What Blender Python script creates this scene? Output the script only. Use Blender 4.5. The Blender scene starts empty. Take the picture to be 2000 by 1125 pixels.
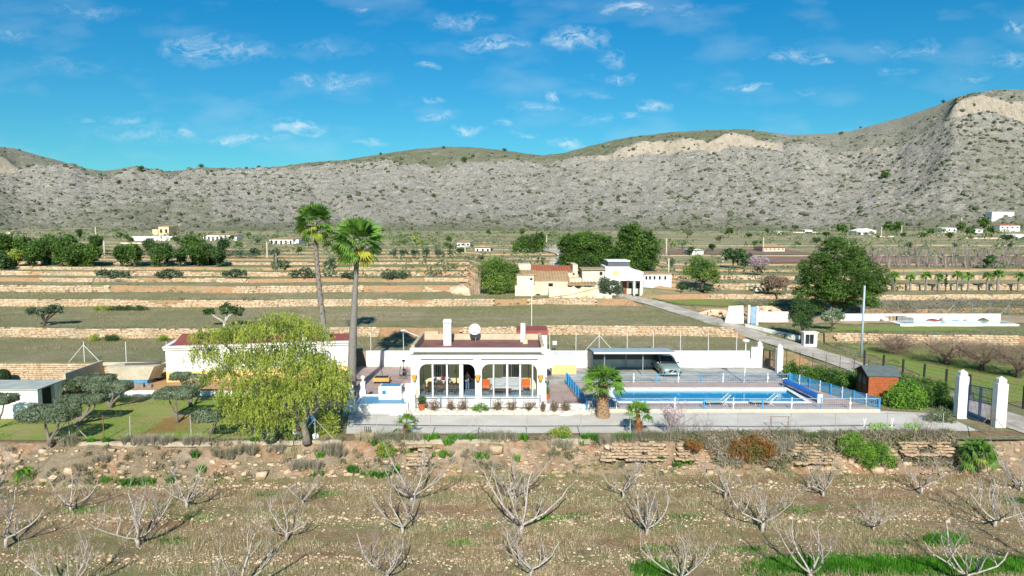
import bpy, math, random
import numpy as np
from math import sin, cos, pi, radians, sqrt, atan2, exp
from mathutils import Vector, noise

scene = bpy.context.scene
col = scene.collection
R = random.Random(7)
NR = np.random.RandomState(11)

# ------------------------------------------------------------------ camera
CAM_H, F_PX, PITCH = 15.0, 1351.0, math.atan(132.5 / 1351.0)
cam_d = bpy.data.cameras.new('camera')
cam = bpy.data.objects.new('camera', cam_d)
col.objects.link(cam)
cam.location = (0, 0, CAM_H)
cam.rotation_euler = (pi / 2 - PITCH, 0, 0)
cam_d.sensor_width = 36
cam_d.lens = 36 * F_PX / 2000
cam_d.clip_start = 0.5
cam_d.clip_end = 20000
scene.camera = cam

# ------------------------------------------------------------------ sun and sky
SUN_EL = radians(33)
sun_d = bpy.data.lights.new('sun', 'SUN')
sun_d.energy = 4.7
sun_d.angle = radians(0.5)
sun_d.color = (1.0, 0.955, 0.88)
sun = bpy.data.objects.new('sun', sun_d)
sun.rotation_euler = (pi / 2 - SUN_EL, 0, radians(0.0))
sun.location = (0, -60, 60)
col.objects.link(sun)

scene.view_settings.view_transform = 'Standard'
scene.view_settings.look = 'None'
scene.view_settings.gamma = 1
scene.view_settings.use_curve_mapping = False
scene.view_settings.exposure = 0.55

# clouds of the sky: (azimuth tangent, elevation tangent, half widths, strength)
def sky_uv(px, py):
    u = (px - 1000) / F_PX
    v = (562.5 - py) / F_PX
    dy = cos(PITCH) + v * sin(PITCH)
    dz = -sin(PITCH) + v * cos(PITCH)
    return u / dy, dz / dy

CLOUDS = [(395, 95, 60, 28, .55), (480, 100, 60, 18, .55), (32, 72, 46, 13, .4), (595, 150, 26, 14, .7), (672, 155, 42, 22, .62),
          (575, 245, 45, 17, .9), (535, 270, 26, 10, .5), (455, 274, 44, 12, .85), (368, 258, 26, 9, .7), (235, 231, 40, 8, .5),
          (290, 262, 110, 22, .3), (845, 185, 26, 7, .6), (855, 222, 36, 12, .7), (915, 251, 24, 10, .8), (725, 276, 28, 7, .6),
          (960, 86, 58, 15, .9), (895, 40, 55, 17, .5), (1125, 72, 55, 22, .9), (1230, 14, 44, 15, .8), (1190, 108, 22, 18, .5),
          (1195, 148, 34, 12, .6), (1080, 186, 20, 9, .8), (1045, 203, 50, 9, .45), (1272, 206, 26, 13, .8), (1108, 277, 30, 12, .9),
          (1020, 264, 24, 6, .6), (985, 246, 18, 8, .5), (1235, 228, 24, 8, .5), (1160, 233, 28, 8, .5), (1462, 172, 26, 9, .7),
          (1420, 176, 30, 7, .4), (1510, 117, 30, 9, .5), (1565, 106, 36, 14, .5), (1612, 118, 24, 8, .7), (1710, 101, 20, 8, .7),
          (1785, 95, 70, 13, .35), (1985, 50, 30, 12, .8), (1970, 115, 46, 14, .5), (1908, 155, 26, 7, .5), (1752, 142, 28, 7, .4),
          (840, 127, 20, 8, .6), (1160, 184, 24, 9, .3), (165, 18, 70, 14, .3), (155, 237, 12, 6, .5), (640, 92, 60, 14, .25),
          (1330, 20, 50, 20, .3), (1560, 181, 22, 8, .3), (1510, 252, 26, 7, .3), (120, 130, 90, 18, .2), (700, 22, 22, 8, .4)]

world = bpy.data.worlds.new('World')
scene.world = world
world.use_nodes = True
wt = world.node_tree
wt.nodes.clear()
def wn(t, **k):
    n = wt.nodes.new(t)
    for a, b in k.items():
        setattr(n, a, b)
    return n
def wmath(op, a, b=None, clamp=False):
    n = wn('ShaderNodeMath', operation=op)
    n.use_clamp = clamp
    for i, s in enumerate((a, b)):
        if s is None: continue
        if isinstance(s, (int, float)): n.inputs[i].default_value = s
        else: wt.links.new(s, n.inputs[i])
    return n.outputs[0]
sky = wn('ShaderNodeTexSky', sky_type='NISHITA')
sky.sun_disc = False
sky.sun_elevation = SUN_EL
sky.sun_rotation = pi
sky.altitude = 600
sky.air_density = 1.0
sky.dust_density = 0.25
sky.ozone_density = 2.0
tc = wn('ShaderNodeTexCoord')
sep = wn('ShaderNodeSeparateXYZ')
wt.links.new(tc.outputs['Generated'], sep.inputs[0])
ydir = wmath('MAXIMUM', sep.outputs[1], 0.02)
u_s = wmath('DIVIDE', sep.outputs[0], ydir)
v_s = wmath('DIVIDE', sep.outputs[2], ydir)
comb = wn('ShaderNodeCombineXYZ')
wt.links.new(u_s, comb.inputs[0]); wt.links.new(v_s, comb.inputs[1])
warp = wn('ShaderNodeTexNoise'); warp.inputs['Scale'].default_value = 18; warp.inputs['Detail'].default_value = 4
wt.links.new(comb.outputs[0], warp.inputs['Vector'])
wsub = wn('ShaderNodeVectorMath', operation='SUBTRACT'); wt.links.new(warp.outputs['Color'], wsub.inputs[0]); wsub.inputs[1].default_value = (.5, .5, .5)
wscl = wn('ShaderNodeVectorMath', operation='MULTIPLY'); wt.links.new(wsub.outputs[0], wscl.inputs[0]); wscl.inputs[1].default_value = (.085, .04, 0)
wadd = wn('ShaderNodeVectorMath', operation='ADD'); wt.links.new(comb.outputs[0], wadd.inputs[0]); wt.links.new(wscl.outputs[0], wadd.inputs[1])
total = None
for (cx, cy, rx, ry, st) in CLOUDS:
    cu, cv = sky_uv(cx, cy)
    s1 = wn('ShaderNodeVectorMath', operation='SUBTRACT'); wt.links.new(wadd.outputs[0], s1.inputs[0]); s1.inputs[1].default_value = (cu, cv, 0)
    s2 = wn('ShaderNodeVectorMath', operation='MULTIPLY'); wt.links.new(s1.outputs[0], s2.inputs[0]); s2.inputs[1].default_value = (F_PX / rx / 1.45, F_PX / ry / 1.25, 0)
    s3 = wn('ShaderNodeVectorMath', operation='LENGTH'); wt.links.new(s2.outputs[0], s3.inputs[0])
    m1 = wmath('SUBTRACT', 1.0, s3.outputs['Value'], True)
    m2 = wmath('MULTIPLY', m1, st)
    total = m2 if total is None else wmath('MAXIMUM', total, m2)
nz = wn('ShaderNodeTexNoise'); nz.inputs['Scale'].default_value = 46; nz.inputs['Detail'].default_value = 9; nz.inputs['Roughness'].default_value = .68
mp = wn('ShaderNodeMapping'); mp.inputs['Scale'].default_value = (1, 1.9, 1); mp.inputs['Rotation'].default_value = (0, 0, radians(-18))
wt.links.new(wadd.outputs[0], mp.inputs[0]); wt.links.new(mp.outputs[0], nz.inputs['Vector'])
nzr = wn('ShaderNodeMapRange'); nzr.inputs[1].default_value = .4; nzr.inputs[2].default_value = .68
wt.links.new(nz.outputs[0], nzr.inputs[0])
c1 = wmath('MULTIPLY', total, nzr.outputs[0])
c1 = wmath('MULTIPLY', c1, 1.15, True)
# thin high veil over the whole sky, a little denser low down
nz2 = wn('ShaderNodeTexNoise'); nz2.inputs['Scale'].default_value = 7; nz2.inputs['Detail'].default_value = 6
mp2 = wn('ShaderNodeMapping'); mp2.inputs['Scale'].default_value = (1, 2.6, 1); mp2.inputs['Rotation'].default_value = (0, 0, radians(-22))
wt.links.new(comb.outputs[0], mp2.inputs[0]); wt.links.new(mp2.outputs[0], nz2.inputs['Vector'])
veil = wn('ShaderNodeMapRange'); veil.inputs[1].default_value = .5; veil.inputs[2].default_value = .8; veil.inputs[4].default_value = .2
wt.links.new(nz2.outputs[0], veil.inputs[0])
cl = wmath('MAXIMUM', c1, veil.outputs[0])
tint = wn('ShaderNodeMix', data_type='RGBA', blend_type='MULTIPLY'); tint.inputs[0].default_value = 1
wt.links.new(sky.outputs[0], tint.inputs[6])
# polarised-looking saturated blue of the photograph, lighter cyan towards the horizon
el = wn('ShaderNodeMapRange'); el.inputs[1].default_value = 0.05; el.inputs[2].default_value = 0.36
wt.links.new(sep.outputs[2], el.inputs[0])
tr = wn('ShaderNodeValToRGB')
tr.color_ramp.elements[0].color = (.15, .42, .47, 1); tr.color_ramp.elements[1].color = (.004, .42, .62, 1)
wt.links.new(el.outputs[0], tr.inputs[0]); wt.links.new(tr.outputs[0], tint.inputs[7])
mixc = wn('ShaderNodeMix', data_type='RGBA')
wt.links.new(cl, mixc.inputs[0]); wt.links.new(tint.outputs[2], mixc.inputs[6]); mixc.inputs[7].default_value = (4.2, 5.0, 5.4, 1)
bg = wn('ShaderNodeBackground'); bg.inputs[1].default_value = 0.13
wt.links.new(mixc.outputs[2], bg.inputs[0])
wo = wn('ShaderNodeOutputWorld'); wt.links.new(bg.outputs[0], wo.inputs[0])

# ------------------------------------------------------------------ helpers: naming
def tag(o, label=None, cat=None, group=None, kind=None):
    if label: o['label'] = label
    if cat: o['category'] = cat
    if group: o['group'] = group
    if kind: o['kind'] = kind
    return o
def thing(name, label, cat, loc=(0, 0, 0), rz=0, group=None):
    o = bpy.data.objects.new(name, None)
    o.empty_display_size = .3
    col.objects.link(o)
    o.location = loc; o.rotation_euler = (0, 0, rz)
    return tag(o, label, cat, group)
def link(name, me, parent=None, loc=None, rot=None, scl=None):
    o = bpy.data.objects.new(name, me)
    col.objects.link(o)
    if parent is not None: o.parent = parent
    if loc is not None: o.location = loc
    if rot is not None: o.rotation_euler = rot
    if scl is not None: o.scale = scl
    return o
def kids(o): return [c for c in bpy.data.objects if c.parent == o]
def dup(root, loc, rz, label, scl=1, group=None, tree=None):
    r = root.copy(); col.objects.link(r)
    r.location = loc; r.rotation_euler = (0, 0, rz); r.scale = (scl, scl, scl)
    r['label'] = label
    if group: r['group'] = group
    for ch in (tree if tree is not None else kids(root)):
        sub = []
        if isinstance(ch, tuple): ch, sub = ch
        c = ch.copy(); col.objects.link(c); c.parent = r
        for g in sub:
            d = g.copy(); col.objects.link(d); d.parent = c
    return r

# ------------------------------------------------------------------ helpers: geometry
class MB:
    def __init__(s): s.v = []; s.f = []
    def add(s, vs, fs):
        b = len(s.v); s.v += [tuple(p) for p in vs]; s.f += [tuple(b + i for i in f) for f in fs]; return s
    def box(s, x0, x1, y0, y1, z0, z1, rz=0, c=None):
        vs = [(x, y, z) for z in (z0, z1) for y in (y0, y1) for x in (x0, x1)]
        if rz:
            cx, cy = c or ((x0 + x1) / 2, (y0 + y1) / 2)
            vs = [(cx + (x - cx) * cos(rz) - (y - cy) * sin(rz), cy + (x - cx) * sin(rz) + (y - cy) * cos(rz), z) for x, y, z in vs]
        return s.add(vs, [(0, 2, 3, 1), (4, 5, 7, 6), (0, 1, 5, 4), (2, 6, 7, 3), (0, 4, 6, 2), (1, 3, 7, 5)])
    def tube(s, pts, rad, n=6, cap=True):
        pts = [Vector(p) for p in pts]
        if not isinstance(rad, (list, tuple)): rad = [rad] * len(pts)
        vs = []
        t0 = None
        for i, p in enumerate(pts):
            t = (pts[min(i + 1, len(pts) - 1)] - pts[max(i - 1, 0)])
            t = t.normalized() if t.length > 1e-9 else Vector((0, 0, 1))
            if t0 is None:
                a = t.orthogonal().normalized()
            else:
                a = (a - t * a.dot(t)); a = a.normalized() if a.length > 1e-6 else t.orthogonal().normalized()
            t0 = t
            b = t.cross(a)
            for k in range(n):
                q = 2 * pi * k / n
                vs.append(p + (a * cos(q) + b * sin(q)) * rad[i])
        fs = [(i * n + k, i * n + (k + 1) % n, (i + 1) * n + (k + 1) % n, (i + 1) * n + k) for i in range(len(pts) - 1) for k in range(n)]
        if cap:
            fs.append(tuple(range(n - 1, -1, -1))); m = (len(pts) - 1) * n; fs.append(tuple(m + k for k in range(n)))
        return s.add(vs, fs)
    def lathe(s, prof, c=(0, 0, 0), n=12):
        vs = []
        for r, z in prof:
            for k in range(n):
                q = 2 * pi * k / n
                vs.append((c[0] + r * cos(q), c[1] + r * sin(q), c[2] + z))
        fs = [(i * n + k, i * n + (k + 1) % n, (i + 1) * n + (k + 1) % n, (i + 1) * n + k) for i in range(len(prof) - 1) for k in range(n)]
        fs.append(tuple(range(n - 1, -1, -1))); m = (len(prof) - 1) * n; fs.append(tuple(m + k for k in range(n)))
        return s.add(vs, fs)
    def prism(s, poly, a0, a1, axis='z'):
        n = len(poly)
        def P(p, a):
            return {'z': (p[0], p[1], a), 'y': (p[0], a, p[1]), 'x': (a, p[0], p[1])}[axis]
        vs = [P(p, a0) for p in poly] + [P(p, a1) for p in poly]
        fs = [tuple(range(n - 1, -1, -1)), tuple(range(n, 2 * n))] + [(i, (i + 1) % n, n + (i + 1) % n, n + i) for i in range(n)]
        return s.add(vs, fs)
    def sheet(s, poly):
        return s.add(poly, [tuple(range(len(poly)))])
    def mesh(s, name, m, smooth=False):
        me = bpy.data.meshes.new(name)
        me.from_pydata([tuple(p) for p in s.v], [], s.f)
        if m: me.materials.append(m)
        if smooth: me.polygons.foreach_set('use_smooth', [True] * len(me.polygons))
        me.update()
        return me
    def obj(s, name, m, parent=None, smooth=False, fix=True, bevel=0, world=True):
        me = s.mesh(name, m, smooth)
        if fix:
            import bmesh
            bm = bmesh.new(); bm.from_mesh(me); bmesh.ops.recalc_face_normals(bm, faces=bm.faces); bm.to_mesh(me); bm.free()
        o = link(name, me, parent)
        if parent is not None and world:
            q = -parent.rotation_euler.z
            L = parent.location
            if q == 0: o.location = (-L.x, -L.y, -L.z)
            else:
                o.location = (-(L.x * cos(q) - L.y * sin(q)), -(L.x * sin(q) + L.y * cos(q)), -L.z)
                o.rotation_euler = (0, 0, q)
        if bevel:
            b = o.modifiers.new('bevel', 'BEVEL'); b.width = bevel; b.segments = 2
        return o

def np_mesh(name, verts, quads=None, tris=None, m=None, smooth=False):
    me = bpy.data.meshes.new(name)
    verts = np.asarray(verts, dtype=np.float32)
    me.vertices.add(len(verts)); me.vertices.foreach_set('co', verts.ravel())
    loops = []; starts = []; tot = 0
    if quads is not None and len(quads):
        q = np.asarray(quads, dtype=np.int32); loops.append(q.ravel()); starts.append(np.arange(len(q)) * 4); tot = len(q) * 4
    if tris is not None and len(tris):
        t = np.asarray(tris, dtype=np.int32); loops.append(t.ravel()); starts.append(tot + np.arange(len(t)) * 3)
    L = np.concatenate(loops).astype(np.int32); S = np.concatenate(starts).astype(np.int32)
    me.loops.add(len(L)); me.loops.foreach_set('vertex_index', L)
    me.polygons.add(len(S)); me.polygons.foreach_set('loop_start', S)
    if smooth: me.polygons.foreach_set('use_smooth', np.ones(len(S), dtype=bool))
    if m: me.materials.append(m)
    me.update(calc_edges=True)
    return me
def unit(n):
    v = NR.normal(size=(n, 3)); return v / np.linalg.norm(v, axis=1, keepdims=True)
def leaf_quads(c, size, aspect=.5, up=None, droop=0.0):
    """one rhombus-shaped leaf at each centre; up = preferred outward normals"""
    n = len(c)
    a = unit(n)
    if droop: a = a * (1 - droop) + np.array([0, 0, -1.0]) * droop; a /= np.linalg.norm(a, axis=1, keepdims=True)
    b = unit(n)
    if up is not None: b = np.cross(a, up * 1.2 + b * .8)
    b = b - a * (a * b).sum(1, keepdims=True); b /= (np.linalg.norm(b, axis=1, keepdims=True) + 1e-9)
    s = (np.asarray(size) * np.ones(n) * NR.uniform(.65, 1.35, n))[:, None]
    v = np.stack([c - a * s * .5, c + b * s * aspect * .5, c + a * s * .5, c - b * s * aspect * .5], axis=1).reshape(-1, 3)
    return v, np.arange(n * 4).reshape(-1, 4)
def clump_points(lobes, n_clump, per, r_clump, shell=.55, flat=1.0):
    """points in leaf clumps placed in the outer part of ellipsoid lobes"""
    L = np.array(lobes, dtype=float)
    w = (L[:, 3] * L[:, 4] * L[:, 5]) ** (2 / 3.); w /= w.sum()
    idx = NR.choice(len(L), n_clump, p=w)
    d = unit(n_clump)
    r = NR.uniform(shell, 1.0, n_clump)[:, None]
    cc = L[idx, :3] + d * r * L[idx, 3:6]
    rs = r_clump * NR.uniform(.5, 1.4, n_clump)
    k = np.repeat(np.arange(n_clump), per)
    dd = unit(len(k))
    pts = cc[k] + dd * (NR.uniform(.3, 1, len(k)) * rs[k])[:, None] * np.array([1, 1, flat])
    return pts, dd
def crown(name, lobes, n_clump, per, r_clump, leaf, m, parent, aspect=.5, shell=.55, flat=.8, droop=0, kind=None):
    p, d = clump_points(lobes, n_clump, per, r_clump, shell, flat)
    v, q = leaf_quads(p, leaf, aspect, d, droop)
    o = link(name, np_mesh(name, v, q, None, m), parent)
    return o

_ico = None
def ico():
    global _ico
    if _ico is None:
        t = (1 + 5 ** .5) / 2
        v = np.array([(-1, t, 0), (1, t, 0), (-1, -t, 0), (1, -t, 0), (0, -1, t), (0, 1, t), (0, -1, -t), (0, 1, -t), (t, 0, -1), (t, 0, 1), (-t, 0, -1), (-t, 0, 1)], float)
        v /= np.linalg.norm(v[0])
        f = np.array([(0, 11, 5), (0, 5, 1), (0, 1, 7), (0, 7, 10), (0, 10, 11), (1, 5, 9), (5, 11, 4), (11, 10, 2), (10, 7, 6), (7, 1, 8), (3, 9, 4), (3, 4, 2), (3, 2, 6), (3, 6, 8), (3, 8, 9), (4, 9, 5), (2, 4, 11), (6, 2, 10), (8, 6, 7), (9, 8, 1)])
        _ico = (v, f)
    return _ico
def blobs(name, c, sx, sy, sz, m, jit=.25, parent=None):
    """many small uneven lumps (stones, far shrubs) as one mesh"""
    v0, f0 = ico(); n = len(c)
    v = v0[None] * (1 + NR.uniform(-jit, jit, (n, 12, 1)))
    a = NR.uniform(0, 2 * pi, n); ca, sa = np.cos(a)[:, None], np.sin(a)[:, None]
    X = v[:, :, 0] * sx[:, None]; Y = v[:, :, 1] * sy[:, None]; Z = v[:, :, 2] * sz[:, None]
    V = np.stack([X * ca - Y * sa, X * sa + Y * ca, Z], axis=2) + c[:, None, :]
    F = (f0[None] + (np.arange(n) * 12)[:, None, None]).reshape(-1, 3)
    return link(name, np_mesh(name, V.reshape(-1, 3), None, F, m), parent)
def tufts(name, c, h, spread, blades, m, parent=None, wid=.12):
    """grass tufts: thin triangles fanning out of each point"""
    n = len(c); k = np.repeat(np.arange(n), blades)
    N = len(k)
    a = NR.uniform(0, 2 * pi, N); H = (np.asarray(h) * np.ones(n))[k] * NR.uniform(.5, 1.2, N)
    S = H * spread * NR.uniform(.2, 1, N)
    tip = c[k] + np.stack([np.cos(a) * S, np.sin(a) * S, H], 1)
    b = a + pi / 2; w = H * wid
    off = np.stack([np.cos(b) * w, np.sin(b) * w, np.zeros(N)], 1)
    base = c[k] + np.stack([np.cos(a), np.sin(a), np.zeros(N)], 1) * (H * .15)[:, None]
    V = np.stack([base - off, base + off, tip], 1).reshape(-1, 3)
    return link(name, np_mesh(name, V, None, np.arange(N * 3).reshape(-1, 3), m), parent)

# ------------------------------------------------------------------ materials
def hexc(h):
    h = h.lstrip('#'); r = [int(h[i:i + 2], 16) / 255 for i in (0, 2, 4)]
    return tuple((c / 12.92 if c < .04045 else ((c + .055) / 1.055) ** 2.4) for c in r) + (1,)
def rgb(c): return hexc(c) if isinstance(c, str) else tuple(c) + (1,) if len(c) == 3 else c
class NT:
    def __init__(s, name):
        s.m = bpy.data.materials.new(name); s.m.use_nodes = True
        s.t = s.m.node_tree; s.t.nodes.clear()
        s.out = s.t.nodes.new('ShaderNodeOutputMaterial')
        s.b = s.t.nodes.new('ShaderNodeBsdfPrincipled')
        s.t.links.new(s.b.outputs[0], s.out.inputs[0])
    def n(s, t, **k):
        x = s.t.nodes.new(t)
        for a, b in k.items(): setattr(x, a, b)
        return x
    def l(s, a, b): s.t.links.new(a, b)
    def pos(s, scale=(1, 1, 1), obj=False):
        g = s.n('ShaderNodeTexCoord').outputs['Object'] if obj else s.n('ShaderNodeNewGeometry').outputs['Position']
        if scale == (1, 1, 1): return g
        mm = s.n('ShaderNodeVectorMath', operation='MULTIPLY'); s.l(g, mm.inputs[0]); mm.inputs[1].default_value = scale
        return mm.outputs[0]
    def noise(s, vec, scale, detail=5, rough=.6, lo=.35, hi=.65):
        x = s.n('ShaderNodeTexNoise'); x.inputs['Scale'].default_value = scale; x.inputs['Detail'].default_value = detail; x.inputs['Roughness'].default_value = rough
        s.l(vec, x.inputs['Vector'])
        r = s.n('ShaderNodeMapRange'); r.inputs[1].default_value = lo; r.inputs[2].default_value = hi
        s.l(x.outputs[0], r.inputs[0]); return r.outputs[0]
    def mix(s, fac, a, b, blend='MIX'):
        x = s.n('ShaderNodeMix', data_type='RGBA', blend_type=blend)
        for i, v in ((0, fac), (6, a), (7, b)):
            if hasattr(v, 'node'): s.l(v, x.inputs[i])
            elif i == 0: x.inputs[0].default_value = v
            else: x.inputs[i].default_value = rgb(v)
        return x.outputs[2]
    def math(s, op, a, b=0, clamp=False):
        x = s.n('ShaderNodeMath', operation=op); x.use_clamp = clamp
        for i, v in enumerate((a, b)):
            if hasattr(v, 'node'): s.l(v, x.inputs[i])
            else: x.inputs[i].default_value = v
        return x.outputs[0]
    def bump(s, h, dist, strength=1):
        x = s.n('ShaderNodeBump'); x.inputs['Strength'].default_value = strength; x.inputs['Distance'].default_value = dist
        s.l(h, x.inputs['Height']); s.l(x.outputs[0], s.b.inputs['Normal'])
    def fin(s, c, rough=.9, spec=.2):
        if hasattr(c, 'node'): s.l(c, s.b.inputs['Base Color'])
        else: s.b.inputs['Base Color'].default_value = rgb(c)
        s.b.inputs['Roughness'].default_value = rough
        s.b.inputs['Specular IOR Level'].default_value = spec
        return s.m
_mats = {}
def flat(name, c, c2=None, rough=.7, scale=3, bump=0, spec=.3, metal=0, obj=False):
    if name in _mats: return _mats[name]
    t = NT(name)
    p = t.pos(obj=obj)
    f = t.noise(p, scale, 6, .65)
    c = rgb(c); c2 = rgb(c2) if c2 else tuple(x * .82 for x in c[:3]) + (1,)
    t.fin(t.mix(f, c, c2), rough, spec)
    t.b.inputs['Metallic'].default_value = metal
    if bump: t.bump(t.noise(p, scale * 5, 5, .6, 0, 1), bump)
    _mats[name] = t.m
    return t.m
def leafmat(name, c1, c2, c3=None, trans=.25, patch=.6):
    if name in _mats: return _mats[name]
    t = NT(name)
    g = t.n('ShaderNodeNewGeometry')
    cr = t.mix(g.outputs['Random Per Island'], c1, c2)
    if c3: cr = t.mix(t.noise(t.pos(), patch, 3, .5, .42, .62), cr, c3)
    t.fin(cr, .55, .25)
    if trans:
        tb = t.n('ShaderNodeBsdfTranslucent'); t.l(cr, tb.inputs[0])
        mx = t.n('ShaderNodeMixShader'); mx.inputs[0].default_value = trans
        t.l(t.b.outputs[0], mx.inputs[1]); t.l(tb.outputs[0], mx.inputs[2]); t.l(mx.outputs[0], t.out.inputs[0])
    _mats[name] = t.m
    return t.m

ORDW = ['first', 'second', 'third', 'fourth', 'fifth', 'sixth', 'seventh', 'eighth', 'ninth', 'tenth', 'eleventh', 'twelfth', 'thirteenth', 'fourteenth', 'fifteenth', 'sixteenth', 'seventeenth', 'eighteenth', 'nineteenth', 'twentieth']
ORDW += ['twenty-' + w for w in ORDW[:9]] + ['thirtieth'] + ['thirty-' + w for w in ORDW[:9]] + ['fortieth'] + ['forty-' + w for w in ORDW[:9]]
def lerp(a, b, t): return a + (b - a) * t
def sstep(a, b, x):
    t = min(1, max(0, (x - a) / (b - a))) if a != b else float(x > a)
    return t * t * (3 - 2 * t)
def pl(x, pts):
    """piecewise linear"""
    if x <= pts[0][0]: return pts[0][1]
    for (a, b), (c, d) in zip(pts, pts[1:]):
        if x <= c: return b + (d - b) * (x - a) / (c - a) if c > a else d
    return pts[-1][1]
def ray(px, py):
    u = (px - 1000) / F_PX; v = (562.5 - py) / F_PX
    return u, cos(PITCH) + v * sin(PITCH), -sin(PITCH) + v * cos(PITCH)
def G(px, py, z=0.0):
    a, b, c = ray(px, py); t = (z - CAM_H) / c
    return a * t, b * t
def at_depth(px, py, Y):
    a, b, c = ray(px, py); t = Y / b
    return a * t, Y, CAM_H + c * t
# ================================================================== TERRAIN
LEFT_STEPS = [(70.5, 0, 1.5), (79.3, 1.55, 2.6), (98.9, 2.7, 3.65), (108.2, 3.75, 4.75), (114.8, 4.8, 5.4), (119.5, 5.45, 6.1), (123.5, 6.15, 6.65),
              (130, 6.7, 7.1), (137, 7.1, 7.4), (145, 7.4, 7.7), (154, 7.7, 7.95), (165, 7.95, 8.2), (182, 8.2, 8.4), (205, 8.35, 8.5)]
MID_STEPS = [(70.5, 0, 1.5), (79.3, 1.55, 2.6), (98.9, 2.7, 3.6), (118.0, 3.65, 4.4), (124, 4.4, 5.2), (130, 5.3, 6.0),
             (137, 6.1, 6.6), (145, 6.6, 7.1), (154, 7.2, 7.5), (165, 7.6, 7.9), (182, 8.0, 8.3), (205, 8.35, 8.5)]
RIGHT_STEPS = [(82.7, 0.1, 1.3), (101.5, 1.5, 2.1), (112.6, 2.1, 2.9), (120, 2.9, 3.9), (128, 4.0, 4.75), (138, 4.8, 5.2), (150, 5.3, 5.6), (174, 6.0, 6.3), (221, 6.8, 7.1)]
FAR = [(300, 7.3), (400, 7.1), (500, 6.9), (560, 7.6), (620, 9.0)]
def yw(X, Y):
    k = sstep(72, 80, Y)
    return k * (1.1 * sin(X / 17.0 + 1) + .5 * sin(X / 5.3) + .25 * sin(X / 2.1 + Y)) * min(1, .4 + Y / 200)
def prof(steps, Y, y00=0.0):
    pts = [(40, 0.0)]
    for ys, a, b in steps:
        pts += [(ys - .05, a), (ys + .05, b)]
    return pl(Y, pts + FAR)
PROF = {}
def prep(steps):
    pts = [(40, 0.0)]
    for ys, a, b in steps: pts += [(ys - .06, a), (ys + .06, b)]
    pts += FAR
    return np.array(pts)
PL, PM, PR = prep(LEFT_STEPS), prep(MID_STEPS), prep(RIGHT_STEPS)
PL2 = PL.copy(); PL2[1, 0] = 64.24; PL2[2, 0] = 64.36
def ip(P, y): return float(np.interp(y, P[:, 0], P[:, 1]))
ROAD = [(44, 38.2, 0), (50.7, 37.4, 0), (58.7, 36.4, 0), (66, 35.6, 0), (72, 34.6, .15), (77, 32.6, .5), (82, 30.2, .85), (91, 26.8, 1.6), (103, 21.6, 2.5), (108, 17.6, 3.0), (112, 13.5, 3.5), (118, 9.0, 3.7)]
RD = np.array(ROAD)
def road_at(Y): return float(np.interp(Y, RD[:, 0], RD[:, 1])), float(np.interp(Y, RD[:, 0], RD[:, 2]))
def tz(X, Y):
    """ground height"""
    if Y < 46.5: return 0.0
    y2 = Y - yw(X, Y)
    zl = ip(PL2 if X < -31.2 else PL, y2)
    zm = ip(PM, y2)
    if Y < 160:
        z = lerp(zl, zm, sstep(-9, -6, X))
    else: z = lerp(zl, zm, sstep(-9, 20, X))
    zr = ip(PR, y2)
    if Y < 114:
        xr, zc = road_at(Y)
        d = X - xr
        wL = 1 - sstep(-6.5, -2.8, d); wR = sstep(2.6, 6, d)
        if Y < 70: wL = wL if False else wL
        return z * wL + zr * wR + zc * (1 - wL - wR)
    b = 26 + (Y - 114) * .12
    return lerp(z, zr, sstep(b - 6, b + 6, X))

def micro(X, Y, z):
    if Y < 71: return 0
    return .05 * noise.noise((X * .5, Y * .5, 1)) + .12 * noise.noise((X * .08, Y * .08, 3)) * min(1, (Y - 71) / 10)

rows = set(np.round(np.concatenate([np.arange(46.3, 72, 1.6), np.arange(72, 130, .8), np.arange(130, 240, 2), np.arange(240, 640, 9)]), 2))
for st in (LEFT_STEPS, MID_STEPS, RIGHT_STEPS):
    for ys, a, b in st:
        for d in (-.5, -.07, .07, .5): rows.add(round(ys + d, 2))
for d in (-.07, .07): rows.add(round(64.3 + d, 2))
rows = sorted(rows)
# rows follow the wavy terrace edges: a row's Y is shifted by the same warp as the profile
US = np.concatenate([np.linspace(-2.2, -1.0, 26)[:-1], np.linspace(-1.0, 1.0, 300), np.linspace(1.0, 2.2, 26)[1:]])
TV = []; TF = []
nc = len(US)
for r in rows:
    for u in US:
        X = u * max(r, 60)
        if X < -31.2 and abs(X + 31.2) < .0: pass
        Y = r + yw(X, r)
        # solve Y - yw(X,Y) = r approximately
        Y = r + yw(X, Y); Y = r + yw(X, Y)
        z = tz(X, Y)
        TV.append((X, Y, z + micro(X, Y, z)))
for i in range(len(rows) - 1):
    for j in range(nc - 1):
        TF.append((i * nc + j, i * nc + j + 1, (i + 1) * nc + j + 1, (i + 1) * nc + j))

# dry grass fields of the terraces, bare tan soil where it is steep or worn
t = NT('dry_field')
P = t.pos()
big = t.noise(P, .05, 4, .6, .4, .6); mid = t.noise(P, .35, 6, .65, .35, .65); fine = t.noise(P, 2.6, 6, .7, .3, .7)
strip = t.noise(t.pos((.06, 1, .06)), .5, 4, .6, .42, .62)
c = t.mix(fine, '#b3a686', '#8b8260')
c = t.mix(mid, c, t.mix(fine, '#cbbd9f', '#a99f7c'))
c = t.mix(t.math('MULTIPLY', big, .7), c, t.mix(fine, '#8f965e', '#717c48'))
c = t.mix(t.math('MULTIPLY', strip, .6), c, t.mix(fine, '#a39672', '#8f8f60'))
spots = t.noise(P, .9, 5, .7, .62, .7)
c = t.mix(t.math('MULTIPLY', spots, .6), c, '#d6c4a8')
dist = t.n('ShaderNodeSeparateXYZ'); t.l(P, dist.inputs[0])
farf = t.n('ShaderNodeMapRange'); farf.inputs[1].default_value = 120; farf.inputs[2].default_value = 260; t.l(dist.outputs[1], farf.inputs[0])
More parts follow.
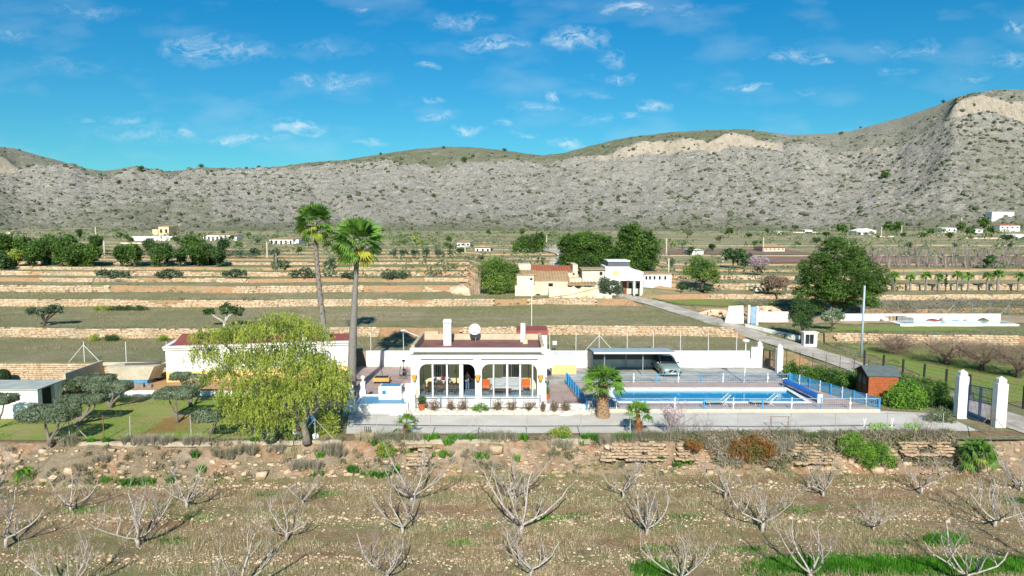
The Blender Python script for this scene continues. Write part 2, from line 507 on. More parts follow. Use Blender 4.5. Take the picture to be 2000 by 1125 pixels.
strip2 = t.noise(t.pos((.05, .4, .05)), .35, 5, .62, .42, .56)
fc = t.mix(strip2, t.mix(mid, '#999876', '#7d8460'), t.mix(mid, '#c9b394', '#b09f78'))
fc = t.mix(t.noise(t.pos((.3, 1, .3)), .12, 4, .7, .5, .62), fc, '#7f8862')
c = t.mix(farf.outputs[0], c, fc)
g = t.n('ShaderNodeNewGeometry'); sx = t.n('ShaderNodeSeparateXYZ'); t.l(g.outputs['True Normal'], sx.inputs[0])
steep = t.n('ShaderNodeMapRange'); steep.inputs[1].default_value = .93; steep.inputs[2].default_value = .75; t.l(sx.outputs[2], steep.inputs[0])
soil = t.mix(fine, '#cfa982', '#b98f68')
stf = t.math('MULTIPLY', steep.outputs[0], t.math('SUBTRACT', 1.0, t.math('MULTIPLY', farf.outputs[0], t.noise(t.pos((.4, .2, .4)), .08, 4, .6, .35, .5))))
stf = t.math('MULTIPLY', stf, t.noise(t.pos((.16, .05, .3)), .9, 5, .7, .36, .5))
c = t.mix(stf, c, t.mix(farf.outputs[0], soil, t.mix(fine, '#c4b095', '#a39473')))
t.bump(t.noise(P, 2.5, 9, .8, 0, 1), .45)
DRY = t.fin(c, .95, .1)
terrain = link('terrain', np_mesh('terrain', TV, TF, None, DRY), None); tag(terrain, kind='structure')

# far ground below everything, so that the land goes on outside the frame
gp = MB(); gp.sheet([(-5000, -3000, -4), (5000, -3000, -4), (5000, 3500, -4), (-5000, 3500, -4)])
tag(gp.obj('ground', flat('far_ground', '#8a8468', '#6f7350', .95, .02), fix=False), kind='structure')

# ------------------------------------------------------------------ mountain
SKYL = [(-900, 345), (-500, 320), (-200, 300), (0, 287), (40, 291), (100, 309), (150, 323), (180, 333), (210, 335), (270, 327), (330, 338), (380, 331), (450, 331), (500, 330), (560, 326), (600, 320),
        (650, 316), (700, 311), (760, 301), (800, 295), (870, 289), (920, 290), (1000, 298), (1060, 306), (1100, 301), (1150, 288), (1200, 276), (1250, 267), (1300, 262), (1380, 257),
        (1440, 255), (1480, 260), (1530, 267), (1600, 265), (1650, 260), (1700, 246), (1750, 233), (1800, 216), (1850, 195), (1900, 186), (1950, 181), (2000, 182), (2200, 190), (2500, 240), (2900, 300)]
# rock band: (x, y of its foot, y of its top, strength)
BAND = [(-300, 330, 300, 1), (0, 325, 292, 1), (60, 322, 318, .5), (90, 330, 329, 0), (550, 325, 324, 0), (620, 328, 322, .3), (760, 318, 308, .6), (860, 322, 314, .5), (930, 324, 318, .3), (1040, 320, 316, .2),
        (1100, 318, 310, .5), (1200, 304, 293, .8), (1250, 299, 279, 1), (1340, 297, 277, 1), (1400, 292, 270, 1), (1460, 288, 267, 1), (1510, 284, 272, .7), (1560, 282, 276, .2), (1610, 300, 275, .5),
        (1680, 302, 268, .9), (1740, 296, 262, .7), (1800, 262, 236, .3), (1850, 228, 196, .8), (1900, 218, 190, 1), (2000, 222, 190, 1), (2300, 230, 200, 1)]
BA = np.array(BAND, float)
Y0M, Y1M = 520.0, 1120.0
ncol, nrow = 820, 250
xs = np.concatenate([np.linspace(-1500, -60, 90)[:-1], np.linspace(-60, 2060, ncol - 180), np.linspace(2060, 3500, 91)[1:]])
ncol = len(xs)
MV = np.zeros((nrow, ncol, 3)); MA = np.zeros((nrow, ncol)); MC = np.zeros((nrow, ncol))
tt = np.concatenate([np.linspace(0, .62, 185), np.linspace(.62, 1, 41)[1:], np.linspace(1, 1.25, 26)[1:]])
nrow = len(tt); MV = np.zeros((nrow, ncol, 3)); MA = np.zeros((nrow, ncol)); MC = np.zeros((nrow, ncol))
BASE_E = (7.2 - CAM_H) / Y0M
for j, x in enumerate(xs):
    ys = pl(x, SKYL) + 1.2 * noise.noise((x * .02, 0, 5)) + .8 * noise.noise((x * .09, 0, 8))
    es = (430 - ys) / F_PX
    yf, yt, stg = (float(np.interp(x, BA[:, 0], BA[:, k])) for k in (1, 2, 3))
    yf += 2.5 * noise.noise((x * .03, 7, 1)); yt += 2.5 * noise.noise((x * .05, 9, 1)) + 1.5 * noise.noise((x * .2, 3, 1))
    yf = max(yf, ys + 6); yt = max(yt, ys + 2); yf = max(yf, yt + 2)
    kx = sstep(1760, 1900, x)
    if x > 1520: stg *= lerp(.7, 1, kx)
    yf += kx * 3 * noise.noise((x * .12, 5, 5))
    yt = lerp(yf - 1.5, yt, sstep(.45, .8, stg) * (1 if x < 1520 else lerp(.45, 1, kx))); stg = sstep(.4, .9, stg)
    ef, et = (430 - yf) / F_PX, (430 - yt) / F_PX
    qf, qt = (ef - BASE_E) / (es - BASE_E), (et - BASE_E) / (es - BASE_E)
    u = (x - 1000) / F_PX
    Rr = Y1M * (1 - .12 * sstep(1500, 2000, x)) * (1 + .05 * noise.noise((x * .004, 2, 2)))
    tb = .57 + .05 * noise.noise((x * .01, 4, 4))
    for i, tq in enumerate(tt):
        ti = min(tq, 1)
        if ti < tb: q = qf * (ti / tb) ** 1.12
        elif ti < tb + .012: q = qf + (qt - qf) * (ti - tb) / .012
        else: q = qt + (1 - qt) * ((ti - tb - .012) / (1 - tb - .012)) ** .8
        Y = Y0M + (Rr - Y0M) * tq
        e = BASE_E + (es - BASE_E) * q
        z = CAM_H + e * Y
        if tq > 1: z -= (tq - 1) * 420
        X = u * Y
        fade = sstep(0, .06, tq)
        body = fade * (1 - .8 * sstep(tb, 1, tq))
        gx = X * .012
        gl_ = abs(noise.noise((X * .006 + Y * .003, Y * .0012, 17)))
        r = (-7 * max(0, .12 - gl_) / .12 + noise.noise((X * .02 , Y * .007, 1)) * 5 + noise.noise((X * .05, Y * .03, 6)) * 3.5 + noise.noise((X * .14, Y * .1, 4)) * 2.4) * body
        r += (abs(noise.noise((X * .25, Y * .25, 2))) * 2.4 - .8) * fade * .9 * (1.0 if tq < tb else .25)
        if tq <= 1: z += r * (.35 + .65 * min(1, (1 - tq) * 5))
        # ledges of the bedded limestone
        z += body * .3 * sin(z * .9 + 2.5 * noise.noise((X * .02, Y * .02, 9)) + X * .01)
        MV[i, j] = (X, Y, z)
        inb = 1 if tb - .004 < tq < tb + .016 else 0
        MA[i, j] = inb * stg
        gr = sstep(tb + .012, tb + .05, tq) * (1 if 560 < x < 1100 else (1 if 1100 <= x < 1500 else .45 if x > 1500 else .6))
        lowg = sstep(.16, .02, tq) if False else 0
        foot = (1 - sstep(.02, .17, tq + .05 * noise.noise((X * .01, 0, 3))))
        foot = max(foot, (.75 if x < 420 else 0) * (1 - sstep(.15, .45, tq + .12 * noise.noise((X * .008, Y * .004, 8)))))
        foot = max(foot, sstep(.45, .75, noise.noise((X * .006 + 3, Y * .005, 12)) + .35) * .5 * (1 - sstep(.3, .6, tq)))
        MC[i, j] = max(gr, foot * .8)
ii, jj = np.meshgrid(np.arange(nrow - 1), np.arange(ncol - 1), indexing='ij')
b0 = (ii * ncol + jj).ravel()
MQ = np.stack([b0, b0 + 1, b0 + ncol + 1, b0 + ncol], 1)
t = NT('limestone_hillside')
P = t.pos()
f1 = t.noise(P, .5, 8, .78, .4, .6); f2 = t.noise(t.pos((1, 1, 2.2)), .12, 7, .7, .4, .6); f3 = t.noise(t.pos((1, 1, 3)), .9, 5, .7, .4, .6)
rock = t.mix(f1, '#dad3c6', '#a19b8e'); rock = t.mix(f2, rock, t.mix(f3, '#bdb6aa', '#8d887b'))
sc = t.noise(P, .55, 7, .8, .5, .6)
rock = t.mix(t.math('MULTIPLY', sc, .5), rock, '#717360')
at = t.n('ShaderNodeAttribute'); at.attribute_name = 'green'
gcol = t.mix(f1, '#8b8f6c', '#6f7852'); gcol = t.mix(t.math('MULTIPLY', f3, .5), gcol, '#948d72')
gf = t.math('MULTIPLY', at.outputs['Fac'], t.noise(P, .04, 6, .7, .2, .55))
c = t.mix(gf, rock, gcol)
ac = t.n('ShaderNodeAttribute'); ac.attribute_name = 'cliff'
cliffc = t.mix(t.noise(t.pos((1, 1, .25)), .25, 6, .7, .35, .65), '#d3c6b0', '#b3a692')
c = t.mix(t.math('MULTIPLY', ac.outputs['Fac'], 1.2, True), c, cliffc)
t.bump(t.noise(t.pos((1, 1, 1.6)), .4, 9, .8, 0, 1), 4)
HILL = t.fin(c, .95, .1)
me = np_mesh('mountain', MV.reshape(-1, 3), MQ, None, HILL)
for nm, arr in (('green', MC), ('cliff', MA)):
    a = me.attributes.new(nm, 'FLOAT', 'POINT'); a.data.foreach_set('value', arr.ravel().astype(np.float32))
tag(link('mountain', me), kind='structure')
def hill_point(x, tq):
    j = int(np.argmin(np.abs(xs - x))); i = int(np.argmin(np.abs(tt - tq)))
    return MV[i, j]
def hill_at(px, py):
    """point of the hillside seen at photo pixel"""
    j = int(np.argmin(np.abs(xs - px)))
    c_ = MV[:, j]
    rowpx = []
    for k in range(nrow):
        X, Y, z = c_[k]
        fwd = Y * cos(PITCH) - (z - CAM_H) * sin(PITCH); up = (z - CAM_H) * cos(PITCH) + Y * sin(PITCH)
        rowpx.append(562.5 - F_PX * up / fwd)
    k = int(np.argmin(np.abs(np.array(rowpx) - py)))
    return c_[k]

# ------------------------------------------------------------------ orchard ground in front, and its bank
t = NT('orchard_soil')
P = t.pos()
f1 = t.noise(P, .25, 5, .6, .4, .62); f2 = t.noise(P, 1.4, 7, .72, .35, .65); f3 = t.noise(P, 9, 4, .7, .35, .65)
rowsn = t.noise(t.pos((.12, 1, .1)), .42, 4, .6, .42, .58)
c = t.mix(f2, '#d4b090', '#a08262'); c = t.mix(f3, c, t.mix(f2, '#dabd9e', '#957a58'))
c = t.mix(t.math('MULTIPLY', t.noise(t.pos((.25, 1, .2)), .8, 6, .7, .48, .6), .6), c, t.mix(f3, '#c4956f', '#a97c5a'))
c = t.mix(t.math('MULTIPLY', t.math('MAXIMUM', t.math('MULTIPLY', rowsn, .9), t.math('MULTIPLY', f1, .5)), t.noise(P, .9, 5, .7, .3, .55)), c, t.mix(f3, '#a4a572', '#8f945e'))
c = t.mix(t.math('MULTIPLY', t.noise(P, .5, 5, .7, .55, .68), .55), c, '#c89c70')
vor = t.n('ShaderNodeTexVoronoi'); vor.inputs['Scale'].default_value = 5.5; t.l(P, vor.inputs['Vector'])
vr = t.n('ShaderNodeMapRange'); vr.inputs[1].default_value = .28; vr.inputs[2].default_value = .12; t.l(vor.outputs['Distance'], vr.inputs[0])
c = t.mix(t.math('MULTIPLY', vr.outputs[0], t.noise(P, 1.1, 4, .6, .48, .6)), c, '#cdb597')
t.bump(t.noise(P, 4, 9, .8, 0, 1), .4)
SOIL = t.fin(c, .95, .1)
ZO = -2.0
def bank_foot(X): return pl(X, [(-80, 42.6), (-28, 43.0), (-12, 44.6), (40, 45.0), (90, 45.2)])
def bank_top(X): return pl(X, [(-80, 45.4), (-25, 45.7), (-12, 46.2), (40, 46.9), (90, 47)])
def oz(X, Y):
    return ZO + .09 * noise.noise((X * .4, Y * .4, 0)) + .05 * noise.noise((X * 1.6, Y * 1.2, 2)) + .05 * sin(Y * 1.01 + .3 * sin(X * .1))
V = []; nx, ny = 360, 90
XX = np.linspace(-95, 95, nx); YY = np.linspace(14, 46, ny)
V = [(X, Y, oz(X, Y)) for Y in YY for X in XX]
b0 = (np.arange(ny - 1)[:, None] * nx + np.arange(nx - 1)[None]).ravel()
tag(link('orchard_ground', np_mesh('orchard_ground', V, np.stack([b0, b0 + 1, b0 + nx + 1, b0 + nx], 1), None, SOIL)), kind='structure')

t = NT('bank_earth')
P = t.pos()
f1 = t.noise(P, .6, 6, .7, .38, .62); f2 = t.noise(P, 3, 7, .72, .35, .65); f3 = t.noise(P, .35, 4, .6, .42, .58)
c = t.mix(f2, '#ecd8be', '#d4b392'); c = t.mix(f1, c, t.mix(f2, '#dcb28c', '#bf8a62'))
c = t.mix(t.math('MULTIPLY', f3, .8), c, t.mix(f2, '#b5a88c', '#978a6c'))
t.bump(t.noise(P, 2.4, 9, .78, 0, 1), .6)
EARTH = t.fin(c, .95, .1)
def bank_pt(X, s):
    yt, yf = bank_top(X), bank_foot(X)
    prf = pl(s, [(0, 0), (.12, .1), (.55, .62), (1, 1)])
    Y = lerp(yt, yf, s); z = lerp(0.0, ZO, prf)
    k = sin(pi * min(1, s * 1.15 if s < .87 else 1))
    k = 1 if .08 < s < .92 else .15
    Y += k * (.55 * noise.noise((X * .35, s * 1.6, 4)) + .3 * noise.noise((X * 1.1, s * 4, 5)) + .12 * noise.noise((X * 3, s * 10, 7)))
    z += k * (.22 * noise.noise((X * .8, s * 3, 9)) + .12 * noise.noise((X * 2.7, s * 9, 1)))
    return X, Y, z
NX = 760; NS = 22
XB = np.linspace(-95, 95, NX)
V = [bank_pt(X, k / (NS - 1)) for k in range(NS) for X in XB]
V = [(x, y, z - .18) for x, y, z in V[-NX:]] and V[:-NX] + [(x, y - .1, z - .25) for x, y, z in V[-NX:]]
b0 = (np.arange(NS - 1)[:, None] * NX + np.arange(NX - 1)[None]).ravel()
tag(link('bank', np_mesh('bank', V, np.stack([b0, b0 + NX, b0 + NX + 1, b0 + 1], 1), None, EARTH)), kind='structure')
# strip of level earth from the bank top to the terrain
mb = MB(); XS = np.linspace(-110, 110, 221)
vs = [(X, bank_top(X) - .1, -.01) for X in XS] + [(X, 48.2, .012) for X in XS]
mb.add(vs, [(i, i + 1, 222 + i, 221 + i) for i in range(220)])
tag(mb.obj('bank_top_earth', flat('brown_earth', '#8f6f4e', '#6e6244', .95, .8, .1), fix=False), kind='structure')

# ------------------------------------------------------------------ lawn, gravel, paving, asphalt, road
t = NT('lawn_grass'); P = t.pos()
f1 = t.noise(P, .28, 5, .65, .4, .6); f2 = t.noise(P, 2.2, 6, .7, .35, .65)
c = t.mix(f2, '#7a9638', '#93a352'); c = t.mix(t.math('MULTIPLY', f1, .85), c, t.mix(f2, '#b09f72', '#9b915c'))
c = t.mix(t.math('MULTIPLY', t.noise(P, .17, 3, .5, .6, .68), .8), c, '#a0714a')
t.bump(t.noise(P, 8, 6, .7, 0, 1), .12)
LAWN = t.fin(c, .95, .1)
def flat_sheet(name, poly, z, m): return tag(MB().sheet([(x, y, z) for x, y in poly]).obj(name, m, fix=False), kind='structure')
xg, yg = G(575, 868)
flat_sheet('lawn', [(-75, 46.0), (-34, 46.1), (-12.2, 46.6), (-13.5, 53.5), (-16, 58.0), (-75, 58.0)], .022, LAWN)
t = NT('pale_gravel'); P = t.pos()
f1 = t.noise(P, .4, 4, .6, .35, .65); f2 = t.noise(P, 14, 4, .8, .3, .7)
c = t.mix(f2, '#e2dcd0', '#c6c0b5'); c = t.mix(t.math('MULTIPLY', f1, .5), c, '#b5aea0')
t.bump(t.noise(P, 30, 3, .7, 0, 1), .03)
GRAVEL = t.fin(c, .95, .1)
flat_sheet('gravel_path', [(-11.7, 47.5), (26, 47.9), (33.4, 48.2), (33.2, 52.6), (28, 53.6), (-12.9, 53.6)], .026, GRAVEL)
t = NT('patio_tiles'); P = t.pos()
br = t.n('ShaderNodeTexBrick'); br.inputs['Scale'].default_value = 1; br.inputs['Brick Width'].default_value = .5; br.inputs['Row Height'].default_value = .35
br.inputs['Mortar Size'].default_value = .018; br.inputs['Color1'].default_value = rgb('#a88f86'); br.inputs['Color2'].default_value = rgb('#96807a'); br.inputs['Mortar'].default_value = rgb('#7d706a')
t.l(P, br.inputs['Vector'])
c = t.mix(t.math('MULTIPLY', t.noise(P, .5, 5, .65, .4, .62), .5), br.outputs['Color'], '#bfada0')
TILES = t.fin(c, .6, .35)
flat_sheet('patio', [(-16.5, 54.6), (-6.0, 54.6), (-6.0, 70.4), (-16.5, 70.4)], .03, TILES)
flat_sheet('side_patio', [(2.6, 53.6), (6.0, 53.6), (5.0, 62.1), (2.6, 64.5)], .03, TILES)
t = NT('stained_asphalt'); P = t.pos()
f1 = t.noise(t.pos((.5, 1, 1)), .45, 6, .72, .42, .58); f2 = t.noise(P, 3, 6, .7, .3, .7)
c = t.mix(f2, '#c0beb4', '#a8a69d'); c = t.mix(f1, c, t.mix(f2, '#858784', '#707371')); c = t.mix(t.math('MULTIPLY', t.noise(P, .25, 4, .6, .5, .62), .6), c, '#b1a999')
ASPH = t.fin(c, .75, .3)
flat_sheet('driveway', [(2.6, 62.16), (25.6, 62.16), (33.0, 60.5), (33.3, 66.5), (26.5, 70.45), (2.6, 70.45)], .034, ASPH)
# road
t = NT('road_concrete'); P = t.pos()
f1 = t.noise(P, .5, 6, .7, .38, .62); f2 = t.noise(P, 3, 6, .7, .3, .7)
c = t.mix(f2, '#cdc4b6', '#b3ab9d'); c = t.mix(t.math('MULTIPLY', f1, .7), c, '#8f887b')
t.bump(t.noise(P, 8, 5, .7, 0, 1), .05)
ROADM = t.fin(c, .9, .2)
ry = np.arange(47.2, 118, .7)
vs = []
for Y in ry:
    xr, zc = road_at(Y)
    dx = (road_at(Y + .4)[0] - road_at(Y - .4)[0]) / .8
    nl = sqrt(1 + dx * dx); hw = 1.75
    for k in (-1, -.33, .33, 1):
        Xp, Yp = xr + hw * k / nl, Y - hw * k * dx / nl
        e = .12 * noise.noise((Y * .7, k, 3)) if abs(k) == 1 else 0
        zz = max(road_at(Y)[1], tz(Xp, Yp) if Y > 46.5 else 0)
        vs.append((Xp + e, Yp, zz + .07 + (.02 if abs(k) < 1 else 0)))
n = len(ry)
mb = MB(); mb.add(vs, [(i * 4 + k, i * 4 + k + 1, (i + 1) * 4 + k + 1, (i + 1) * 4 + k) for i in range(n - 1) for k in range(3)])
tag(mb.obj('road', ROADM, smooth=True, fix=False), kind='structure')
# far lane behind the farmhouses
mb = MB(); L = [(8.5, 128), (9.0, 140), (12, 152), (9, 165), (13, 185), (18, 215)]
LP = np.array(L, float); vs = []
yy = np.arange(128, 215, 1.5)
for Y in yy:
    x = float(np.interp(Y, LP[:, 1], LP[:, 0])); z = max(tz(x, Y - .8), tz(x, Y), tz(x, Y + .8)) + .12
    vs += [(x - 1.6, Y, z), (x + 1.6, Y, z)]
mb.add(vs, [(2 * i, 2 * i + 1, 2 * i + 3, 2 * i + 2) for i in range(len(yy) - 1)])
tag(mb.obj('farm_lane', ROADM, fix=False), kind='structure')
mb = MB(); vs = []
for k in range(40):
    Y = 300 + k * 5; x = 150 + 20 * sin(k * .12) + k * .9; z = tz(x, Y) + .15
    vs += [(x - 2.2, Y, z), (x + 2.2, Y, z)]
mb.add(vs, [(2 * i, 2 * i + 1, 2 * i + 3, 2 * i + 2) for i in range(39)])
tag(mb.obj('hill_track', ROADM, fix=False), kind='structure')
# green orchard grass beyond the road, green grass patches and neighbour's ground
t = NT('winter_grass'); P = t.pos()
f1 = t.noise(P, .35, 5, .65, .38, .62); f2 = t.noise(P, 2.5, 6, .7, .35, .65)
c = t.mix(f2, '#70923e', '#8a9c50'); c = t.mix(t.math('MULTIPLY', f1, .8), c, t.mix(f2, '#9b8f63', '#86824f'))
t.bump(t.noise(P, 8, 6, .7, 0, 1), .12)
GRASSM = t.fin(c, .95, .1)
def drape(name, x0, x1, y0, y1, m, off=.03, step=1.0, edge=.6, seed=0):
    """a ground patch with an uneven outline laid over the terrain"""
    nx_ = max(2, int((x1 - x0) / step) + 1); ny_ = max(2, int((y1 - y0) / step) + 1); vs = []
    for j in range(ny_):
        for i in range(nx_):
            a, b = i / (nx_ - 1), j / (ny_ - 1)
            X, Y = lerp(x0, x1, a), lerp(y0, y1, b)
            if i in (0, nx_ - 1): X += edge * noise.noise((Y * .5, seed, 1)) * 2
            if j in (0, ny_ - 1): Y += edge * noise.noise((X * .3, seed, 2)) * 2
            vs.append((X, Y, tz(X, Y) + micro(X, Y, 0) + off))
    mb = MB(); mb.add(vs, [(j * nx_ + i, j * nx_ + i + 1, (j + 1) * nx_ + i + 1, (j + 1) * nx_ + i) for j in range(ny_ - 1) for i in range(nx_ - 1)])
    return tag(mb.obj(name, m, smooth=True, fix=False), kind='structure')
drape('orchard_grass', 39.5, 80, 56, 81, GRASSM, .05)
drape('neighbour_grass', 38, 58, 84.5, 88, GRASSM, .06, seed=3)
drape('garden_grass', 22.5, 45, 104, 111, GRASSM, .08, seed=5)
drape('neighbour_yard', 30, 80, 90.3, 97.5, flat('yard_dust', '#b49e82', '#998467', .95, .8), .07, seed=4)
# ================================================================== DRY STONE WALLS
STONE = None
t = NT('dry_stone'); g = t.n('ShaderNodeNewGeometry'); P = t.pos()
c = t.mix(g.outputs['Random Per Island'], '#d8c4a6', '#b8a084'); c = t.mix(t.noise(P, .5, 5, .7, .42, .6), c, t.mix(t.noise(P, 3, 4, .7), '#d6bf9e', '#bf9a72'))
c = t.mix(t.math('MULTIPLY', t.noise(P, .25, 4, .7, .5, .62), .5), c, '#a09680')
t.bump(t.noise(P, 6, 6, .75, 0, 1), .1)
STONE = t.fin(c, .95, .1)
def stone_mesh(name, c, sx, sy, sz, parent=None, m=None, jit=.16, rz=0.0):
    """squarish rough stones as one mesh"""
    b = np.array([(-1, -1, -1), (1, -1, -1), (1, 1, -1), (-1, 1, -1), (-1, -1, 1), (1, -1, 1), (1, 1, 1), (-1, 1, 1)], float) * .5
    f = np.array([(0, 3, 2, 1), (4, 5, 6, 7), (0, 1, 5, 4), (1, 2, 6, 5), (2, 3, 7, 6), (3, 0, 4, 7)])
    n = len(c); v = b[None] * (1 + NR.uniform(-jit, jit, (n, 8, 3)))
    a = NR.uniform(-.12, .12, n) + rz; ca, sa = np.cos(a)[:, None], np.sin(a)[:, None]
    X = v[:, :, 0] * sx[:, None]; Y = v[:, :, 1] * sy[:, None]; Z = v[:, :, 2] * sz[:, None]
    V = np.stack([X * ca - Y * sa, X * sa + Y * ca, Z], 2) + c[:, None, :]
    F = (f[None] + (np.arange(n) * 8)[:, None, None]).reshape(-1, 4)
    return link(name, np_mesh(name, V.reshape(-1, 3), F, None, m or STONE), parent)
def terrace_wall(ys, z0, z1, x0, x1, label, sw=.42, sh=.2, lean=.12, gaps=(), stuff=True, straight=False):
    cs = []; X = x0
    nrow_ = max(2, int(round((z1 - z0 + .12) / sh)))
    pts = []
    for r in range(nrow_):
        X = x0 + R.uniform(0, sw)
        while X < x1:
            w = sw * R.uniform(.5, 1.6)
            if not any(a < X < b for a, b in gaps):
                Yw = ys + yw(X, ys) ; Yw = ys + yw(X, Yw)
                top = z1 + .07 * noise.noise((X * .25, ys, 1)) + .05
                hh = (top - z0) / nrow_
                gap = 1
                if r == nrow_ - 1 and R.random() < .2: gap = 0
                if noise.noise((X * .11, ys * 2, 3)) > .22 + .25 * (1 - r / nrow_): gap = 0
                if noise.noise((X * .05, ys * 3, 8)) > .36: gap = 0
                if gap: pts.append((X + w / 2, Yw - .13 + lean * r / nrow_ + R.uniform(-.05, .05), z0 + (r + .5) * hh, w * .97, .38, hh * 1.08))
            X += w
    A = np.array(pts)
    o = stone_mesh('stone_wall', A[:, :3], A[:, 3], A[:, 4], A[:, 5])
    return tag(o, label, 'stone wall')
terrace_wall(79.3, 1.5, 2.6, -85, 25.5, 'long tan dry stone terrace wall directly behind the roofs of the white buildings', .45, .2)
terrace_wall(98.9, 2.65, 3.65, -110, -3, 'long tan dry stone terrace wall behind the twin trunked field olives, left of the farmhouse', .5, .22)
terrace_wall(98.9, 2.6, 3.55, 2, 12, 'short tan dry stone wall below the ruined farmhouse walls', .45, .22)
terrace_wall(108.2, 3.75, 4.75, -118, -8, 'tan dry stone wall, third terrace back from the houses', .6, .25)
terrace_wall(114.8, 4.8, 5.4, -125, -8, 'low tan stone wall, fourth terrace back from the houses', .7, .25)
terrace_wall(119.5, 5.4, 6.1, -130, -8, 'tan stone wall just in front of the row of field olives', .7, .25)
terrace_wall(123.5, 6.1, 6.65, -135, -8, 'tan stone wall of the terrace on which the field olives stand', .8, .26)
terrace_wall(130, 6.7, 7.1, -140, -8, 'low tan stone wall behind the row of field olives', .9, .26)
terrace_wall(112.6, 2.1, 2.9, 32, 95, 'tan stone wall below the row of small palms', .7, .25)
terrace_wall(120.0, 2.9, 3.9, 32, 100, 'tan stone wall directly behind the row of small palms', .7, .26)
terrace_wall(128.0, 4.0, 4.75, 30, 105, 'upper tan stone wall behind the crowns of the small palms', .8, .26)
terrace_wall(82.7, .1, 1.3, 39, 60, 'rough orange stone bank behind the gnarled bare orchard', .5, .24)
# dry-stone wall behind the concrete tank, nearer: larger stones
wl = thing('stone_wall', 'sunlit dry stone wall at the far left behind the clipped olives', 'stone wall', (-45, 64.3, 0))
pts = []
for r in range(8):
    X = -66 + R.uniform(0, .4)
    while X < -31.6:
        w = R.uniform(.25, .62); pts.append((X + w / 2, 64.12 + r * .02 + R.uniform(-.04, .04), .1 + r * .19, w, .3, .2)); X += w * 1.02
A = np.array(pts)
big = A[np.argsort(-A[:, 3])[:250]]; rest = A[np.argsort(-A[:, 3])[250:]]
o = stone_mesh('stones', rest[:, :3] - np.array([-45, 64.3, 0]), rest[:, 3], rest[:, 4], rest[:, 5], wl); tag(o, kind='stuff')
protos = [stone_mesh('stone', np.zeros((1, 3)), np.ones(1), np.ones(1), np.ones(1), wl, jit=.24).data for _ in range(9)]
for o_ in [o_ for o_ in kids(wl) if o_.name.startswith('stone') and o_.name.split('.')[0] == 'stone']: bpy.data.objects.remove(o_)
def stone_parts(parent, arr, off):
    for a in arr:
        link('stone', R.choice(protos), parent, (a[0] - off[0], a[1] - off[1], a[2] - off[2]), (0, 0, R.uniform(-.1, .1)), (a[3], a[4], a[5]))
stone_parts(wl, big, (-45, 64.3, 0))

# retaining patches of the front bank: stones one by one
def bank_wall(px0, px1, py0, py1, label, sw=.27, sh=.16):
    Xa, Xb = (px0 - 1000) / F_PX * 45.6, (px1 - 1000) / F_PX * 45.6
    z1_ = CAM_H - (py0 - 430) / F_PX * 45.6 * 1.0; z0_ = CAM_H - (py1 - 430) / F_PX * 45.2
    z1_ = min(z1_, -.05); z0_ = max(z0_, ZO)
    w0 = thing('stone_wall', label, 'stone wall', ((Xa + Xb) / 2, 45.4, z0_))
    off = w0.location
    rows_ = int((z1_ - z0_) / sh); out = []
    for r in range(rows_):
        X = Xa + R.uniform(0, sw) + abs(noise.noise((r * .7, Xa, 2))) * .8
        end = Xb - abs(noise.noise((r * .7, Xb, 5))) * .9
        while X < end:
            w = sw * R.uniform(.6, 1.7); z = z0_ + (r + .5) * sh
            if noise.noise((X * .9, r * .35, 7)) > .22: X += w; continue
            s = min(1, max(0, -z / abs(ZO)))
            Y = lerp(bank_top(X), bank_foot(X), s) - .28 + R.uniform(-.07, .07)
            out.append((X + w / 2, Y, z + R.uniform(-.03, .03), w, .5, sh * R.uniform(.85, 1.15))); X += w * 1.03
    stone_parts(w0, out, off)
bank_wall(1172, 1362, 868, 912, 'pinkish dry stone retaining wall in the bank below the pool and the small palm')
bank_wall(1745, 1885, 868, 906, 'pinkish dry stone wall in the bank left of the lowest fan palm')
bank_wall(1560, 1640, 872, 918, 'short dry stone wall in the bank left of the green bush')
bank_wall(782, 832, 880, 918, 'small patch of dry stone wall in the bank below the young palm')

# cracked concrete edging along the top of the bank
CONC = flat('old_concrete', '#b9ab92', '#978c78', .9, 1.5, .02)
def edging(x0, x1, label, h=.3, lift=.05):
    mb = MB(); X = x0
    k = thing('concrete_edging', label, 'edging', ((x0 + x1) / 2, bank_top((x0 + x1) / 2), 0))
    while X < x1:
        w = min(R.uniform(1.6, 3.6), x1 - X)
        if R.random() < .88:
            mb = MB(); yt = bank_top(X + w / 2) - .05
            mb.box(X, X + w - .03, yt - .2, yt + .12, -h + R.uniform(-.04, .04), lift + R.uniform(-.03, .03), R.uniform(-.02, .02))
            mb.obj('slab', CONC, k, bevel=.02)
        X += w
edging(-29.5, -11.6, 'pale concrete edging between the lawn and the eroded bank')
edging(-11.4, -.5, 'broken concrete edging on the bank top in front of the gravel path', .3)
edging(-.4, 5.4, 'grey cracked concrete edging on the bank top below the yellow-green bush', .34)

